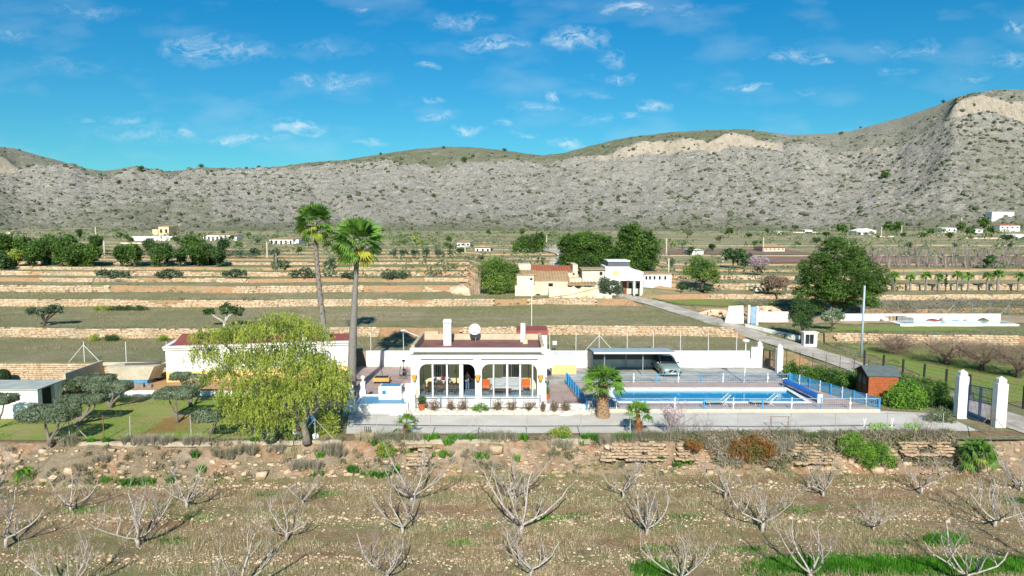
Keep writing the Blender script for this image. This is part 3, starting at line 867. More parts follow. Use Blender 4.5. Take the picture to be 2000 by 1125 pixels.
# boulders and loose stones
ROCKM = flat('pale_boulder', '#d3bea2', '#b99f82', .95, 1.2, .04)
v0, f0 = ico()
def boulder(X, Y, z, s, label, grp='boulders lying on the bank'):
    import bmesh
    v = v0 * np.array([s, s * .8, s * .7]) * (1 + NR.uniform(-.22, .22, (12, 1)))
    me = bpy.data.meshes.new('boulder'); me.from_pydata([tuple(p) for p in v], [], [tuple(int(a) for a in f) for f in f0]); me.materials.append(ROCKM)
    o = link('boulder', me, None, (X, Y, z), (0, 0, R.uniform(0, 6)))
    return tag(o, label, "boulder", grp)
def bp(px, py):
    X = (px - 1000) / F_PX * 45; z = CAM_H - (py - 430) / F_PX * 44.8; z = max(ZO, min(0, z)); s = -z / abs(ZO)
    X, Y, zz = bank_pt(X, s); return X, Y - .05, zz
for px, py, s, lb in [(103, 930, .38, 'pale boulder on the bank left of its larger twin, below the clipped olives'), (126, 923, .46, 'largest pale rounded boulder on the far left bank'),
                      (150, 958, .3, 'pale boulder at the bank foot under the two big pale boulders'), (402, 912, .26, 'small pale stone on the brown slide of the bank'),
                      (573, 905, .4, 'tall pale boulder in the bank, below the tree trunk'), (552, 930, .34, 'pale boulder low on the bank left of the bare shrub'), (470, 930, .32, 'grey-tan boulder on the bank below the lawn corner'),
                      (445, 918, .26, 'small boulder on the bank right of the brown slide'), (1852, 892, .3, 'boulder at the foot of the right hand stone wall'), (1803, 895, .28, 'boulder in the dry stone wall left part'),
                      (1518, 936, .24, 'small white boulder alone at the foot of the bank on the right'), (1300, 895, .3, 'boulder at the right end of the pinkish stone wall'),
                      (1195, 897, .3, 'boulder at the left foot of the pinkish stone wall'), (990, 868, .3, 'orange-tinted boulder in the red bank patch'), (1310, 912, .26, 'boulder under the rust coloured bush'),
                      (30, 915, .3, 'boulder on the bank above the small fan palm'), (1700, 925, .25, 'boulder at the bank foot below the green bush'), (640, 935, .24, 'boulder on the bank under the grey shrub')]:
    X, Y, z = bp(px, py); boulder(X, Y, z, s, lb)
N = 2200
Xs = NR.uniform(-60, 62, N); Ss = NR.uniform(.1, 1.05, N) ** .8
C_ = np.array([bank_pt(x, min(1, s)) for x, s in zip(Xs, Ss)])
C_[:, 1] -= .04
keep = np.array([noise.noise((x * .22, s * 2, 3)) > -.15 for x, s in zip(Xs, Ss)])
C_ = C_[keep]; n = len(C_); sz = NR.gamma(1.5, .036, n) + .03
tag(stone_mesh('bank_stones', C_, sz * 2.2, sz * 1.6, sz * 1.4, None, STONE, .4), 'pale stones of all sizes bedded in the eroded bank', 'stones', kind='stuff')
N = 22000
Xs = NR.uniform(-36, 36, N); Ys = 45.5 - NR.uniform(0, 1, N) ** 1.0 * 18
keep = np.array([noise.noise((x * .25, y * .6, 13)) + .5 * noise.noise((x, y * 2, 3)) > -.18 for x, y in zip(Xs, Ys)])
Xs, Ys = Xs[keep], Ys[keep]; n = len(Xs)
C_ = np.stack([Xs, Ys, [oz(x, y) for x, y in zip(Xs, Ys)]], 1); sz = NR.gamma(1.6, .009, n) + .012
tag(blobs('field_stones', C_, sz * 1.2, sz, sz * .75, ROCKM, .3), 'small pale stones strewn over the orchard soil', 'stones', kind='stuff')
# ================================================================== PLANT MATERIALS
PINE = leafmat('pine_needles', '#4c6a28', '#628239', '#3a5322', .2, .5)
PINE2 = leafmat('pine_needles_dark', '#36501f', '#456229', '#2c4220', .2, .5)
OLIVE = leafmat('olive_leaves', '#66755a', '#7e8b6e', '#586649', .15, 1)
CAROB = leafmat('carob_leaves', '#3f5a2c', '#4f6b3a', '#34492a', .15, .8)
PEPPER = leafmat('pepper_leaves', '#9aa944', '#b5bf55', '#74873a', .3, 1.1)
WILLOW = leafmat('willow_leaves', '#6d8a38', '#869c4c', '#567538', .3, .5)
HEDGE = leafmat('hedge_leaves', '#4f742a', '#6d8f38', '#3b5a24', .25, .9)
BRIGHT = leafmat('bright_bush_leaves', '#6f9a35', '#8cb044', '#5c8433', .3, 1.2)
YGREEN = leafmat('yellow_green_leaves', '#98a843', '#b3b955', '#7d9440', .3, 1)
FROND = leafmat('palm_frond', '#5d8733', '#7da043', '#4b7330', .25, .8)
FRONDY = leafmat('palm_frond_yellow', '#a3a83a', '#c0b84a', '#86983a', .3, .8)
DRYF = leafmat('dry_frond', '#8a6f45', '#6e5534', None, .1)
RUST = leafmat('rust_bush', '#8a5a34', '#a8743c', '#77703c', .2, 1.2)
DRYG = leafmat('dry_grass_blades', '#d6c8a6', '#b8ab86', '#a8a074', .2, .8)
DRYG2 = leafmat('grey_twig_blades', '#b0a696', '#968d7c', '#85836a', .1, .8)
GREENB = leafmat('green_blades', '#4f8a2a', '#6fa53a', '#3f7426', .3, .8)
SHRUB = leafmat('grey_green_shrub', '#737d58', '#8b926d', '#5f6c48', .15, .3)
PINKB = leafmat('pink_blossom', '#dcc4cc', '#c9a9b8', None, .3)
TAMA = leafmat('autumn_leaves', '#b58a3a', '#a89a3c', None, .3)
BARK = flat('grey_bark', '#8a8074', '#6b6258', .95, 6, .03)
BARKP = flat('palm_bark', '#8f8a80', '#77716a', .95, 9, .03)
BARKR = flat('palm_boot_bark', '#a8764e', '#7e5636', .95, 9, .05)
BARKD = flat('dark_bark', '#5e5145', '#453b33', .95, 6, .03)
PALEB = flat('pale_twig_bark', '#c2b9ae', '#a0978d', .9, 9, .01)
WHITEW = flat('whitewashed_bark', '#dcd6cc', '#b5ada0', .9, 5, .01)

def limb_tree(root, base, tips, r0, m=BARK, name='trunk', fork=.45, n=7):
    """trunk with limbs that fork from a common stem"""
    mb = MB(); b = Vector(base)
    c = sum((Vector(t_) for t_ in tips), Vector()) / len(tips)
    f = b.lerp(c, fork)
    f.x = b.x + (f.x - b.x) * .4; f.y = b.y + (f.y - b.y) * .4
    mb.tube([b - Vector((0, 0, .1)), b.lerp(f, .35) + Vector((R.uniform(-.1, .1) * r0 * 3, 0, 0)), f], [r0 * 1.35, r0, r0 * .85], n)
    for tp in tips:
        tp = Vector(tp); m1 = f.lerp(tp, .5) + Vector((R.uniform(-1, 1), R.uniform(-1, 1), R.uniform(-.2, .5))) * (tp - f).length * .12
        mb.tube([f - Vector((0, 0, r0 * .4)), f.lerp(m1, .5), m1, tp], [r0 * .6, r0 * .48, r0 * .38, r0 * .12], max(5, n - 2))
    return mb.obj(name, m, root, smooth=True, fix=False)

def tree(name, label, cat, base, lobes, mat_, r0, n_clump, per, r_cl, leaf, group=None, aspect=.5, shell=.5, flat_=.75, bark=BARKD, fork=.4, ntips=None):
    root = thing(name, label, cat, base, 0, group)
    bx, by, bz = base
    L = [(x - bx, y - by, z - bz, a, b, c) for x, y, z, a, b, c in lobes]
    crown('crown', L, n_clump, per, r_cl, leaf, mat_, root, aspect, shell, flat_)
    tips = [(l[0], l[1], l[2] + l[5] * .2) for l in L][:ntips]
    mb_o = limb_tree(None, (0, 0, 0), tips, r0, bark, 'trunk', fork); mb_o.parent = root
    return root

def px_lobes(lst, Y, base_h=None, depth=.8):
    """lobes given by where they stand in the photo, at distance Y: (px, py, half width px, half height px[, dY])"""
    out = []
    for l in lst:
        dY = l[4] if len(l) > 4 else 0
        x, y, z = at_depth(l[0], l[1], Y + dY); s = (Y + dY) / F_PX
        out.append((x, y, z, l[2] * s, l[2] * s * depth, l[3] * s))
    return out

# ------------------------------------------------------------------ weeping pepper tree in front of the long white building
bx, by = G(600, 864, 0); PY = by
root = thing('pepper_tree', 'large weeping yellow-green pepper tree at the right edge of the lawn', 'tree', (bx, by, 0))
lob = px_lobes([(545, 640, 58, 48, 2), (600, 650, 40, 42, 2.2), (420, 655, 40, 25, 2.5), (470, 650, 45, 32, 2.5), (400, 690, 32, 26, 2.5), (560, 700, 75, 50, 2.2), (480, 700, 55, 38, 2.2), (610, 720, 60, 42, 1.5),
                (500, 755, 60, 42, .6), (560, 770, 68, 52, .2), (630, 752, 46, 40, .4), (465, 775, 35, 26, 1), (520, 800, 42, 28, -.2), (545, 815, 44, 24, -.3), (490, 805, 45, 28, .3), (455, 790, 30, 22, .8), (650, 735, 28, 38, 1), (430, 730, 30, 24, 2), (655, 770, 25, 25, 1)], PY, depth=.95)
L = np.array(lob); w = (L[:, 3] * L[:, 4] * L[:, 5]) ** (2 / 3.); w /= w.sum()
nst = 4400; idx = NR.choice(len(L), nst, p=w); d = unit(nst); d[:, 2] = np.abs(d[:, 2]) * .9 - .25
cc = L[idx, :3] + d * NR.uniform(.5, 1.28, nst)[:, None] * L[idx, 3:6] * np.array([1, 1, .9])
ln = NR.uniform(.35, 1.25, nst); k = np.repeat(np.arange(nst), 16); q = NR.uniform(0, 1, len(k))
off = np.stack([d[k, 0] * .22 * np.sqrt(q), d[k, 1] * .22 * np.sqrt(q), .12 * np.sin(q * 3) - ln[k] * q ** 1.3], 1) + NR.normal(0, .055, (len(k), 3))
p = cc[k] + off - np.array([bx, by, 0])
v, qd = leaf_quads(p, .15, .36, None, .65)
link('crown', np_mesh('crown', v, qd, None, PEPPER), root)
tips = [(a - bx, b - by, c) for a, b, c, *_ in lob[::2]]
to = limb_tree(None, (0, 0, 0), tips, .24, BARK, 'trunk', .3, 9); to.parent = root
# twigs that show through
mb = MB()
for i in range(130):
    a = lob[R.randrange(len(lob))]; tp = Vector((a[0] - bx + R.uniform(-1, 1) * a[3], a[1] - by + R.uniform(-1, .3) * a[4], a[2] + R.uniform(-1, .8) * a[5]))
    c0 = Vector((a[0] - bx, a[1] - by, a[2] - .3))
    mb.tube([c0, c0.lerp(tp, .5) + Vector((0, 0, .15)), tp], [.04, .025, .008], 4, False)
mb.obj('twigs', BARK, root, fix=False, world=False)['kind'] = 'stuff'

# ------------------------------------------------------------------ fan palms
def fan_leaf(mb, base, dirv, up, pet, rad, nseg=13, spread=2.6, droop=.35):
    d = Vector(dirv).normalized(); u = Vector(up); s = d.cross(u).normalized(); u = s.cross(d).normalized()
    hub = Vector(base) + d * pet
    w = .012 + rad * .012
    mb.add([Vector(base) - s * w, Vector(base) + s * w, hub + s * w * .7, hub - s * w * .7], [(0, 1, 2, 3)])
    for i in range(nseg):
        a = -spread / 2 + spread * i / (nseg - 1)
        e = d * cos(a) + s * sin(a) + u * R.uniform(-.06, .06)
        L_ = rad * (1 - .25 * abs(a) / spread * 2) * R.uniform(.9, 1.08)
        m1 = hub + e * L_ * .6 - Vector((0, 0, 1)) * L_ * droop * .12; tp = hub + e * L_ - Vector((0, 0, 1)) * L_ * droop * R.uniform(.5, 1.3)
        ww = L_ * spread / nseg * .62; tn = e.cross(u).normalized()
        mb.add([hub, m1 - tn * ww * .55 + u * .03 * L_, m1 + tn * ww * .55 - u * .02 * L_, tp], [(0, 2, 1), (1, 2, 3)])
def fan_palm(label, base, path, radii, n_fronds, pet, rad, name='fan_palm', ymat=None, boots=None, skirt=0, up_bias=0.0, group=None, seg=13, trunkm=BARKP, low=.25, drooping=.4):
    root = thing(name, label, 'palm tree', base, 0, group)
    B = Vector(base); pts = [Vector(p) - B for p in path]
    # trunk with ring scars
    P2 = []; R2 = []
    for i in range(len(pts) - 1):
        for s_ in range(8):
            q = s_ / 8; P2.append(pts[i].lerp(pts[i + 1], q)); R2.append(lerp(radii[i], radii[i + 1], q) * (1.05 if s_ % 2 else .97))
    P2.append(pts[-1]); R2.append(radii[-1])
    mb = MB(); mb.tube(P2, R2, 10); mb.obj('trunk', trunkm, root, smooth=True, fix=False, world=False)
    top = pts[-1]
    if boots:
        mb = MB(); nb, b0, b1, br = boots
        for i in range(nb):
            q = lerp(b0, b1, i / nb); j = q * (len(P2) - 1); a_ = int(j); c0 = P2[a_].lerp(P2[min(a_ + 1, len(P2) - 1)], j - a_)
            rr = R2[a_]; an = i * 2.4
            dd = Vector((cos(an), sin(an), 0))
            side = Vector((-sin(an), cos(an), 0))
            c1 = c0 + dd * rr * .85
            mb.add([c1 - side * br * .5, c1 + side * br * .5, c1 + dd * br * .8 + Vector((0, 0, br * 1.2)), c1 - dd * br * .2 + Vector((0, 0, br * .3))], [(0, 1, 2), (0, 2, 3), (1, 3, 2)])
        mb.obj('leaf_bases', BARKR, root, fix=False, world=False)
    pro = []
    for i in range(n_fronds):
        q = (i + .5) / n_fronds; an = i * 2.39996 + R.uniform(-.2, .2)
        el = lerp(1.5, -low, q ** 1.05) + up_bias
        d = Vector((cos(an) * cos(el), sin(an) * cos(el), sin(el)))
        m = MB(); f_ = .75 + .25 * sin(pi * min(1, q * 1.3))
        fan_leaf(m, (0, 0, 0), d, (R.uniform(-.7, .7), R.uniform(-.7, .7), .75), pet * (.6 + .5 * q), rad * f_, seg, 2.7, drooping + .3 * q)
        o = m.obj('frond', (ymat if (ymat and q > .78 and i % 2 == 0) else FROND), root, fix=False, world=False)
        o.location = top - Vector((0, 0, .25 * q * rad))
    if skirt:
        for i in range(skirt):
            an = i * 2.4 + .5; m = MB(); el = -1.25 + R.uniform(-.1, .25)
            fan_leaf(m, (0, 0, 0), (cos(an) * cos(el), sin(an) * cos(el), sin(el)), (cos(an), sin(an), 0), pet * .5, rad * .55, 9, 1.6, .5)
            o = m.obj('dead_frond', DRYF, root, fix=False, world=False); o.location = top - Vector((0, 0, rad * .25))
    return root
# two tall slender palms
b2 = G(686, 772); p2 = [(b2[0], b2[1], 0)] + [at_depth(px, py, b2[1]) for px, py in ((689, 660), (694, 560), (697, 505), (699, 466))]
fan_palm('tall fan palm with smooth grey trunk, the right and fuller of the two', (b2[0], b2[1], 0), p2, [.42, .33, .22, .2, .24], 54, 1.25, 1.6, ymat=FRONDY, skirt=8, low=.95, up_bias=-.02, seg=15, drooping=.05)
b1 = G(648, 735); b1 = (b1[0], b1[1]); p1 = [(b1[0], b1[1], 0)] + [at_depth(px, py, b1[1]) for px, py in ((634, 650), (624, 570), (617, 490), (616, 430))]
fan_palm('tall leaning fan palm with thin ragged brown trunk, the left of the two', (b1[0], b1[1], 0), p1, [.34, .26, .24, .2, .17], 46, 1.05, 1.4, ymat=FRONDY, boots=(90, .35, .98, .22), low=.85, seg=13, drooping=.05)
# thick trunked palm by the pool
bp_ = G(1178, 815); pp = [(bp_[0], bp_[1], 0)] + [at_depth(px, py, bp_[1]) for px, py in ((1177, 790), (1177, 765), (1178, 748))]
fan_palm('stout fan palm with thick peeling trunk at the corner of the pool fence', (bp_[0], bp_[1], 0), pp, [.54, .42, .34, .28], 44, .95, 1.3, ymat=None, boots=(140, .05, 1, .2), low=.15, trunkm=flat('stout_trunk', '#b09678', '#8a6b4e', .95, 8, .05), seg=15, drooping=.2)
bp_ = G(1246, 851); pp = [(bp_[0], bp_[1], 0)] + [at_depth(px, py, bp_[1]) for px, py in ((1247, 830), (1246, 806))]
fan_palm('small fan palm in front of the pool with a flat spreading crown', (bp_[0], bp_[1], 0), pp, [.3, .22, .13], 22, .55, .85, boots=(60, .05, .6, .2), low=.1, trunkm=BARKR, drooping=.3)
bp_ = G(794, 855); pp = [(bp_[0], bp_[1], 0)] + [at_depth(px, py, bp_[1]) for px, py in ((793, 840), (794, 826))]
fan_palm('young fan palm leaning over the gravel path below the white steps', (bp_[0], bp_[1], 0), pp, [.22, .18, .1], 13, .55, .75, boots=(40, .05, .8, .16), low=.2, trunkm=BARKR)
# low palms on the bank
bx_, by_ = (1938 - 1000) / F_PX * 44.6, 44.6
fan_palm('low bushy fan palm on the bank below the gate pillars', (bx_, by_, -1.0), [(bx_, by_, -1.0), (bx_, by_, -.45)], [.3, .2], 26, .6, 1.15, ymat=FRONDY, low=.1, seg=15)
X, Y, z = bp(45, 928)
fan_palm('small low fan palm on the bank at the far left', (X, Y, z), [(X, Y, z), (X, Y, z + .15)], [.15, .1], 14, .3, .7, low=-.1)
X, Y, z = bp(3, 948)
fan_palm('tiny yellowish fan palm at the left picture edge on the bank', (X, Y, z), [(X, Y, z), (X, Y, z + .1)], [.1, .08], 9, .2, .5, low=-.1, ymat=FRONDY)

# row of small palms on the right
rowx = [(1750, 572, 30), (1781, 571, 30), (1812, 573, 33), (1837, 573, 30), (1873, 575, 34), (1895, 575, 32), (1932, 578, 32), (1953, 576, 36), (1994, 578, 32)]
ords = ['first', 'second', 'third', 'fourth', 'fifth', 'sixth', 'seventh', 'eighth', 'last']
src = None
for (px, py, h), od in zip(rowx, ords):
    Y = 117.5; X = (px - 1000) / F_PX * Y; z = tz(X, Y); s = h / 33
    lb = od + ' palm from the left in the distant row of small palms on the right'
    if src is None:
        src = fan_palm(lb, (X, Y, z), [(X, Y, z), (X + .05, Y, z + 1.4), (X, Y, z + 2.7)], [.2, .16, .13], 16, .35, 1.0, group='row of small palms on the terrace', seg=7, low=.1)
        KS = kids(src)
    else: dup(src, (X, Y, z), R.uniform(0, 6), lb, s, 'row of small palms on the terrace', KS)
CYP = leafmat('cypress', '#35502a', '#2c4425', None, .1)
Y = 117; X = (1851 - 1000) / F_PX * Y
tree('cypress', 'slim dark cypress standing in the row of small palms', 'cypress', (X, Y, tz(X, Y)), [(X, Y, tz(X, Y) + 1.2 + i * .5, .28 - .04 * i, .28, .5) for i in range(4)], CYP, .08, 150, 8, .12, .12, shell=.2)

# ------------------------------------------------------------------ clipped olives on the lawn
def clipped_olive(label, base_px, pads, r0=.13, name='clipped_olive', sp=1.0, ybase=None):
    X, Y = G(*base_px)
    root = thing(name, label, 'olive tree', (X, Y, 0), 0, 'clipped olive trees on the lawn')
    s = Y / F_PX; tips = []; L = []
    for (x0, x1, y0, y1) in pads:
        cx, cy = (x0 + x1) / 2, (y0 + y1) / 2
        px_, py_, pz_ = at_depth(cx, cy, Y)
        a, c = (x1 - x0) / 2 * s, (y1 - y0) / 2 * s
        L.append((px_ - X, 0, pz_ , a, min(a, 1.4) * .8, c * .95))
        for k_ in range(2 if a > .7 else 1):
            tips.append((px_ - X + R.uniform(-.6, .6) * a, R.uniform(-.4, .4), pz_ - c * .3))
    # dense clipped pads: superellipsoid shell
    P_, D_ = [], []
    for (x, y, z, a, b, c) in L:
        n = int(2600 * a * b + 900); d = unit(n)
        e = np.sign(d) * np.abs(d) ** .72; e /= np.max(np.abs(e), axis=1, keepdims=True) ** .55
        wob = np.array([1 + .10 * noise.noise((q[0] * 3 + x, q[1] * 3, q[2] * 2 + z)) for q in d])[:, None]
        P_.append(np.array([x, y, z]) + e * NR.uniform(.82, 1.0, n)[:, None] * wob * np.array([a, b, c])); D_.append(d)
    p = np.concatenate(P_); d = np.concatenate(D_)
    v, q = leaf_quads(p, .13, .5, d)
    link('crown', np_mesh('crown', v, q, None, OLIVE), root)
    mb = MB()
    for tp in tips:
        tp = Vector(tp); q = R.uniform(.12, .3); f = Vector((tp.x * q * .5, tp.y * q * .3, tp.z * q))
        st = Vector((R.uniform(-1, 1) * r0 * .7, 0, -.05))
        m1 = f.lerp(tp, .55); m1.x += (tp.x - f.x) * .12; m1.z -= .05
        mb.tube([st, f, m1, tp], [r0 * 1.15, r0 * .8, r0 * .5, r0 * .22], 6)
    mb.obj('trunk', BARK, root, smooth=True, fix=False, world=False)
    return root
clipped_olive('clipped olive with one wide flat crown on three bowed trunks, nearest the fence', (97, 869), [(44, 148, 792, 822)], .15)
clipped_olive('clipped olive with two flat crowns and a dark heavy forked trunk', (155, 830), [(113, 168, 771, 791), (163, 207, 770, 788)], .19)
clipped_olive('clipped olive with low double crown right of the little white shed', (215, 797), [(165, 210, 745, 762), (205, 256, 744, 764)], .15)
clipped_olive('far clipped olive with a long thin crown in front of the concrete tank', (180, 785), [(151, 221, 732, 750)], .12)
clipped_olive('clipped olive with a mushroom crown between lawn and yellow wall', (346, 826), [(306, 386, 757, 777)], .13)
clipped_olive('clipped olive with split crown against the yellow and white wall', (373, 795), [(333, 372, 727, 742), (360, 402, 730, 758)], .12)
clipped_olive('young round-topped olive alone in the middle of the lawn', (407, 863), [(378, 436, 799, 823)], .09)
clipped_olive('clipped olive at the left picture edge beside the white shed', (-8, 838), [(-30, 30, 770, 788)], .13)
def hedge_block(label, px0, px1, py0, py1, m, depth=1.2, name='clipped_shrub', cat='shrub', leaf=.11, dens=2200, round_=.6, dY=0):
    X0, Y = G((px0 + px1) / 2, py1); Y += dY; s = Y / F_PX
    a, c = (px1 - px0) / 2 * s, (py1 - py0) / 2 * s
    n = int(dens * (a * depth + a * c + depth * c) + 400); d = unit(n)
    e = np.sign(d) * np.abs(d) ** round_; e /= np.max(np.abs(e), axis=1, keepdims=True) ** (.75 if round_ < .8 else 0)
    p = np.array([0, 0, c]) + e * NR.uniform(.8, 1.04, n)[:, None] * np.array([a, depth / 2, c])
    v, q = leaf_quads(p, leaf, .55, d)
    o = link(name, np_mesh(name, v, q, None, m), None, (X0, Y + depth * .3, 0))
    return tag(o, label, cat)
hedge_block('dark square clipped bush between the white shed and the flat olives', 114, 152, 744, 782, HEDGE if False else leafmat('dark_clipped', '#4b5f38', '#5c6f45', '#3d4f30', .1, 1), 1.3)
hedge_block('small dark rounded clipped bush in front of the stone wall', 189, 225, 718, 740, leafmat('dark_clipped', '#4b5f38', '#5c6f45'), 1.2)
hedge_block('round dark ball of lavender at the lawn edge near the pepper tree trunk', 511, 541, 836, 866, OLIVE, .9, round_=.9, name='round_bush')
hedge_block('dark bush at the left picture edge behind the white shed', -14, 13, 722, 752, CAROB, 1.3, round_=.9, name='round_bush')
hedge_block('long low clipped hedge behind the white shed roof', 30, 88, 746, 754, CAROB, .8, dens=900, name='low_hedge', cat='hedge')

# ------------------------------------------------------------------ olives and carobs standing in the fields
def field_tree(label, px, py, lobes_px, m, r0, bark, name='field_olive', cat='olive tree', z=None, per=12, dens=1.0, leaf=.3, Y=None):
    if Y is None:
        # find the ground under this pixel by marching
        a, b, c = ray(px, py); Yq = 60.0
        while Yq < 600:
            X = a / b * Yq; zz = CAM_H + c / b * Yq
            if zz <= tz(X, Yq): break
            Yq += .25
        Y = Yq
    X = (px - 1000) / F_PX * Y * (1 / (cos(PITCH) + (562.5 - py) / F_PX * sin(PITCH))) ; zt = tz(X, Y)
    L = px_lobes(lobes_px, Y)
    area = sum(l[3] * l[5] for l in L)
    return tree(name, label, cat, (X, Y, zt), L, m, r0, int((40 + area * 42) * dens), per, .35 if Y < 200 else .7, leaf if Y < 200 else leaf * 2, bark=bark, flat_=.7, fork=.3)
DARKO = leafmat('dark_olive', '#54664a', '#65765a', '#43553a', .12, .6)
field_tree('lone spreading olive with whitewashed trunk base in the left field', 87, 638, [(62, 607, 11, 6), (85, 609, 16, 8), (105, 603, 18, 8), (118, 604, 8, 6)], DARKO, .2, BARKD)
field_tree('dark round-topped olive behind the pepper tree crown', 440, 640, [(408, 609, 12, 6), (443, 604, 15, 12), (465, 608, 14, 9)], CAROB, .25, PALEB)
for px, py, lb_, lo in [(220, 545, 'first wide flat field olive from the left, above the terraces', [(200, 533, 14, 7), (222, 534, 18, 8), (244, 535, 12, 6)]),
                        (333, 546, 'second wide flat field olive from the left', [(315, 536, 12, 6), (332, 533, 14, 8), (348, 535, 10, 6)]),
                        (457, 546, 'third field olive from the left, crown above a pale trunk', [(446, 534, 12, 6), (460, 532, 14, 7), (474, 534, 9, 6)]),
                        (595, 548, 'field olive half hidden by the leaning palm trunk', [(575, 534, 11, 7), (597, 530, 14, 9), (608, 536, 10, 6)]),
                        (682, 548, 'small field olive between the two tall palm trunks', [(674, 537, 10, 6), (688, 537, 10, 6)]),
                        (766, 548, 'wide dark field olive right of the tall palms', [(754, 537, 12, 6), (768, 536, 14, 7), (784, 537, 11, 6)])]:
    field_tree(lb_, px, py, lo, DARKO, .22, BARKD)
field_tree('squat dark shrub tree in the scrub left of the tall palms', 548, 527, [(540, 515, 12, 10), (556, 516, 12, 9)], SHRUB, .15, BARKD, name='shrub_tree', cat='shrub')
field_tree('grey-green tree seen between the tall palm trunks', 645, 525, [(640, 515, 10, 9), (650, 513, 8, 10)], DARKO, .15, BARKD, name='shrub_tree', cat='shrub')

# ------------------------------------------------------------------ the umbrella pine on the right
tree('stone_pine', 'big dark spreading pine beside the road on the right', 'pine tree', (at_depth(1626, 612, 95)[0], 95, 1.4),
     px_lobes([(1638, 500, 50, 36), (1598, 525, 38, 32, -1), (1700, 545, 40, 32), (1655, 538, 52, 38, -2), (1672, 512, 34, 28), (1590, 550, 30, 30), (1625, 565, 36, 26, -2), (1705, 560, 26, 26), (1680, 580, 30, 16, -1), (1585, 580, 16, 12), (1630, 475, 26, 14), (1650, 592, 20, 9, 1), (1592, 598, 20, 13), (1562, 572, 13, 14), (1702, 592, 18, 10, -1), (1568, 530, 12, 14)], 95),
     PINE, .3, 3000, 20, .48, .22, shell=.5, flat_=.55, fork=.45)
tree('evergreen_bush', 'tall narrow evergreen below the big pine beside the road', 'bush', (at_depth(1567, 640, 80)[0], 80, tz(33.5, 80)),
     px_lobes([(1562, 595, 18, 18), (1575, 610, 17, 22), (1558, 620, 18, 20), (1578, 632, 12, 14)], 80), CAROB, .15, 420, 16, .35, .18, shell=.4)
tree('loquat_tree', 'small pale leaved tree with whitish flowers on the neighbour lawn', 'tree', (at_depth(1625, 642, 84.5)[0], 84.5, 1.2),
     px_lobes([(1612, 617, 12, 8), (1628, 610, 14, 9), (1642, 618, 13, 8), (1622, 622, 16, 7)], 84.5), leafmat('loquat', '#7d8f6a', '#a8b098', '#66804c', .2, 1), .1, 240, 9, .3, .2, shell=.3)
tree('willow', 'round pale green willow left of the tan farmhouse', 'tree', (at_depth(968, 578, 107)[0], 107, tz(-2.5, 107)),
     px_lobes([(955, 530, 24, 22), (985, 535, 25, 25, 1), (970, 515, 22, 12), (945, 550, 16, 20), (995, 555, 14, 18), (968, 555, 24, 20, -1), (1005, 525, 12, 10)], 107), WILLOW, .35, 900, 18, .6, .25, flat_=1.1)
for lb_, lo, base, Yd, mm in [('leftmost round pine of the dark pine group behind the farmhouses', [(1115, 480, 26, 24), (1135, 470, 22, 18), (1125, 500, 26, 18), (1105, 505, 16, 10)], (1120, 540), 131, PINE),
                              ('broad middle pine behind the white farmhouse roof', [(1155, 475, 24, 22), (1175, 480, 20, 22), (1160, 505, 26, 18), (1185, 500, 16, 18)], (1165, 540), 133, PINE),
                              ('tallest pine of the group behind the white farmhouse', [(1235, 460, 30, 24), (1255, 485, 34, 30), (1225, 490, 28, 28), (1245, 510, 40, 20), (1270, 470, 14, 18), (1212, 510, 14, 16)], (1245, 545), 128, PINE),
                              ('low dark pine in front of the broad middle pine', [(1150, 515, 14, 10), (1170, 520, 14, 9), (1130, 515, 12, 9)], (1150, 540), 125, PINE2),
                              ('round pine of the pair left of the far lane', [(1025, 475, 18, 15), (1012, 482, 12, 10), (1032, 488, 14, 8)], (1024, 498), 160, PINE),
                              ('taller right pine of the pair left of the far lane', [(1052, 466, 12, 12), (1050, 480, 10, 10)], (1052, 495), 161, PINE)]:
    Xb = at_depth(base[0], 500, Yd)[0]
    tree('pine_tree', lb_, 'pine tree', (Xb, Yd, tz(Xb, Yd)), px_lobes(lo, Yd), mm, .35, int(sum(l[2] * l[3] for l in lo) * .42 + 60), 18, .7 if Yd < 160 else .9, .38, shell=.45, group='pines behind the farmhouses')
# tree belt on the left
def fY(px, py):
    a, b, c = ray(px, py); Y = 118.0
    while Y < 560 and CAM_H + c / b * Y > tz(a / b * Y, Y): Y += .5
    return Y
BELT = [(12, 475, 26, 20, 'P'), (45, 478, 22, 18, 'P'), (62, 490, 16, 16, 'P'), (95, 478, 30, 20, 'P'), (120, 492, 20, 22, 'P'), (137, 478, 16, 18, 'P'), (135, 498, 22, 16, 'P'), (160, 492, 20, 20, 'P'), (180, 496, 16, 14, 'P'), (187, 472, 13, 12, 'P'),
        (236, 496, 18, 13, 'P'), (262, 494, 14, 14, 'P'), (310, 497, 18, 14, 'P'), (325, 490, 14, 12, 'C'), (375, 480, 24, 20, 'P'), (386, 496, 20, 14, 'P'), (410, 492, 9, 12, 'C'), (425, 497, 12, 12, 'C'), (350, 499, 12, 10, 'C'),
        (8, 515, 14, 14, 'C'), (30, 500, 14, 10, 'Y'), (300, 485, 10, 8, 'C'), (436, 478, 10, 10, 'C'), (155, 455, 5, 5, 'C'), (290, 480, 9, 8, 'C'), (80, 525, 11, 7, 'B')]
lbk = {'P': 'dark green pine', 'C': 'dark leafy tree', 'Y': 'yellowish green tree', 'B': 'bright green bush'}
orn = ['first', 'second', 'third', 'fourth', 'fifth', 'sixth', 'seventh', 'eighth', 'ninth', 'tenth', 'eleventh', 'twelfth', 'thirteenth', 'fourteenth', 'fifteenth', 'sixteenth', 'seventeenth', 'eighteenth', 'nineteenth', 'twentieth']
cnt = {}
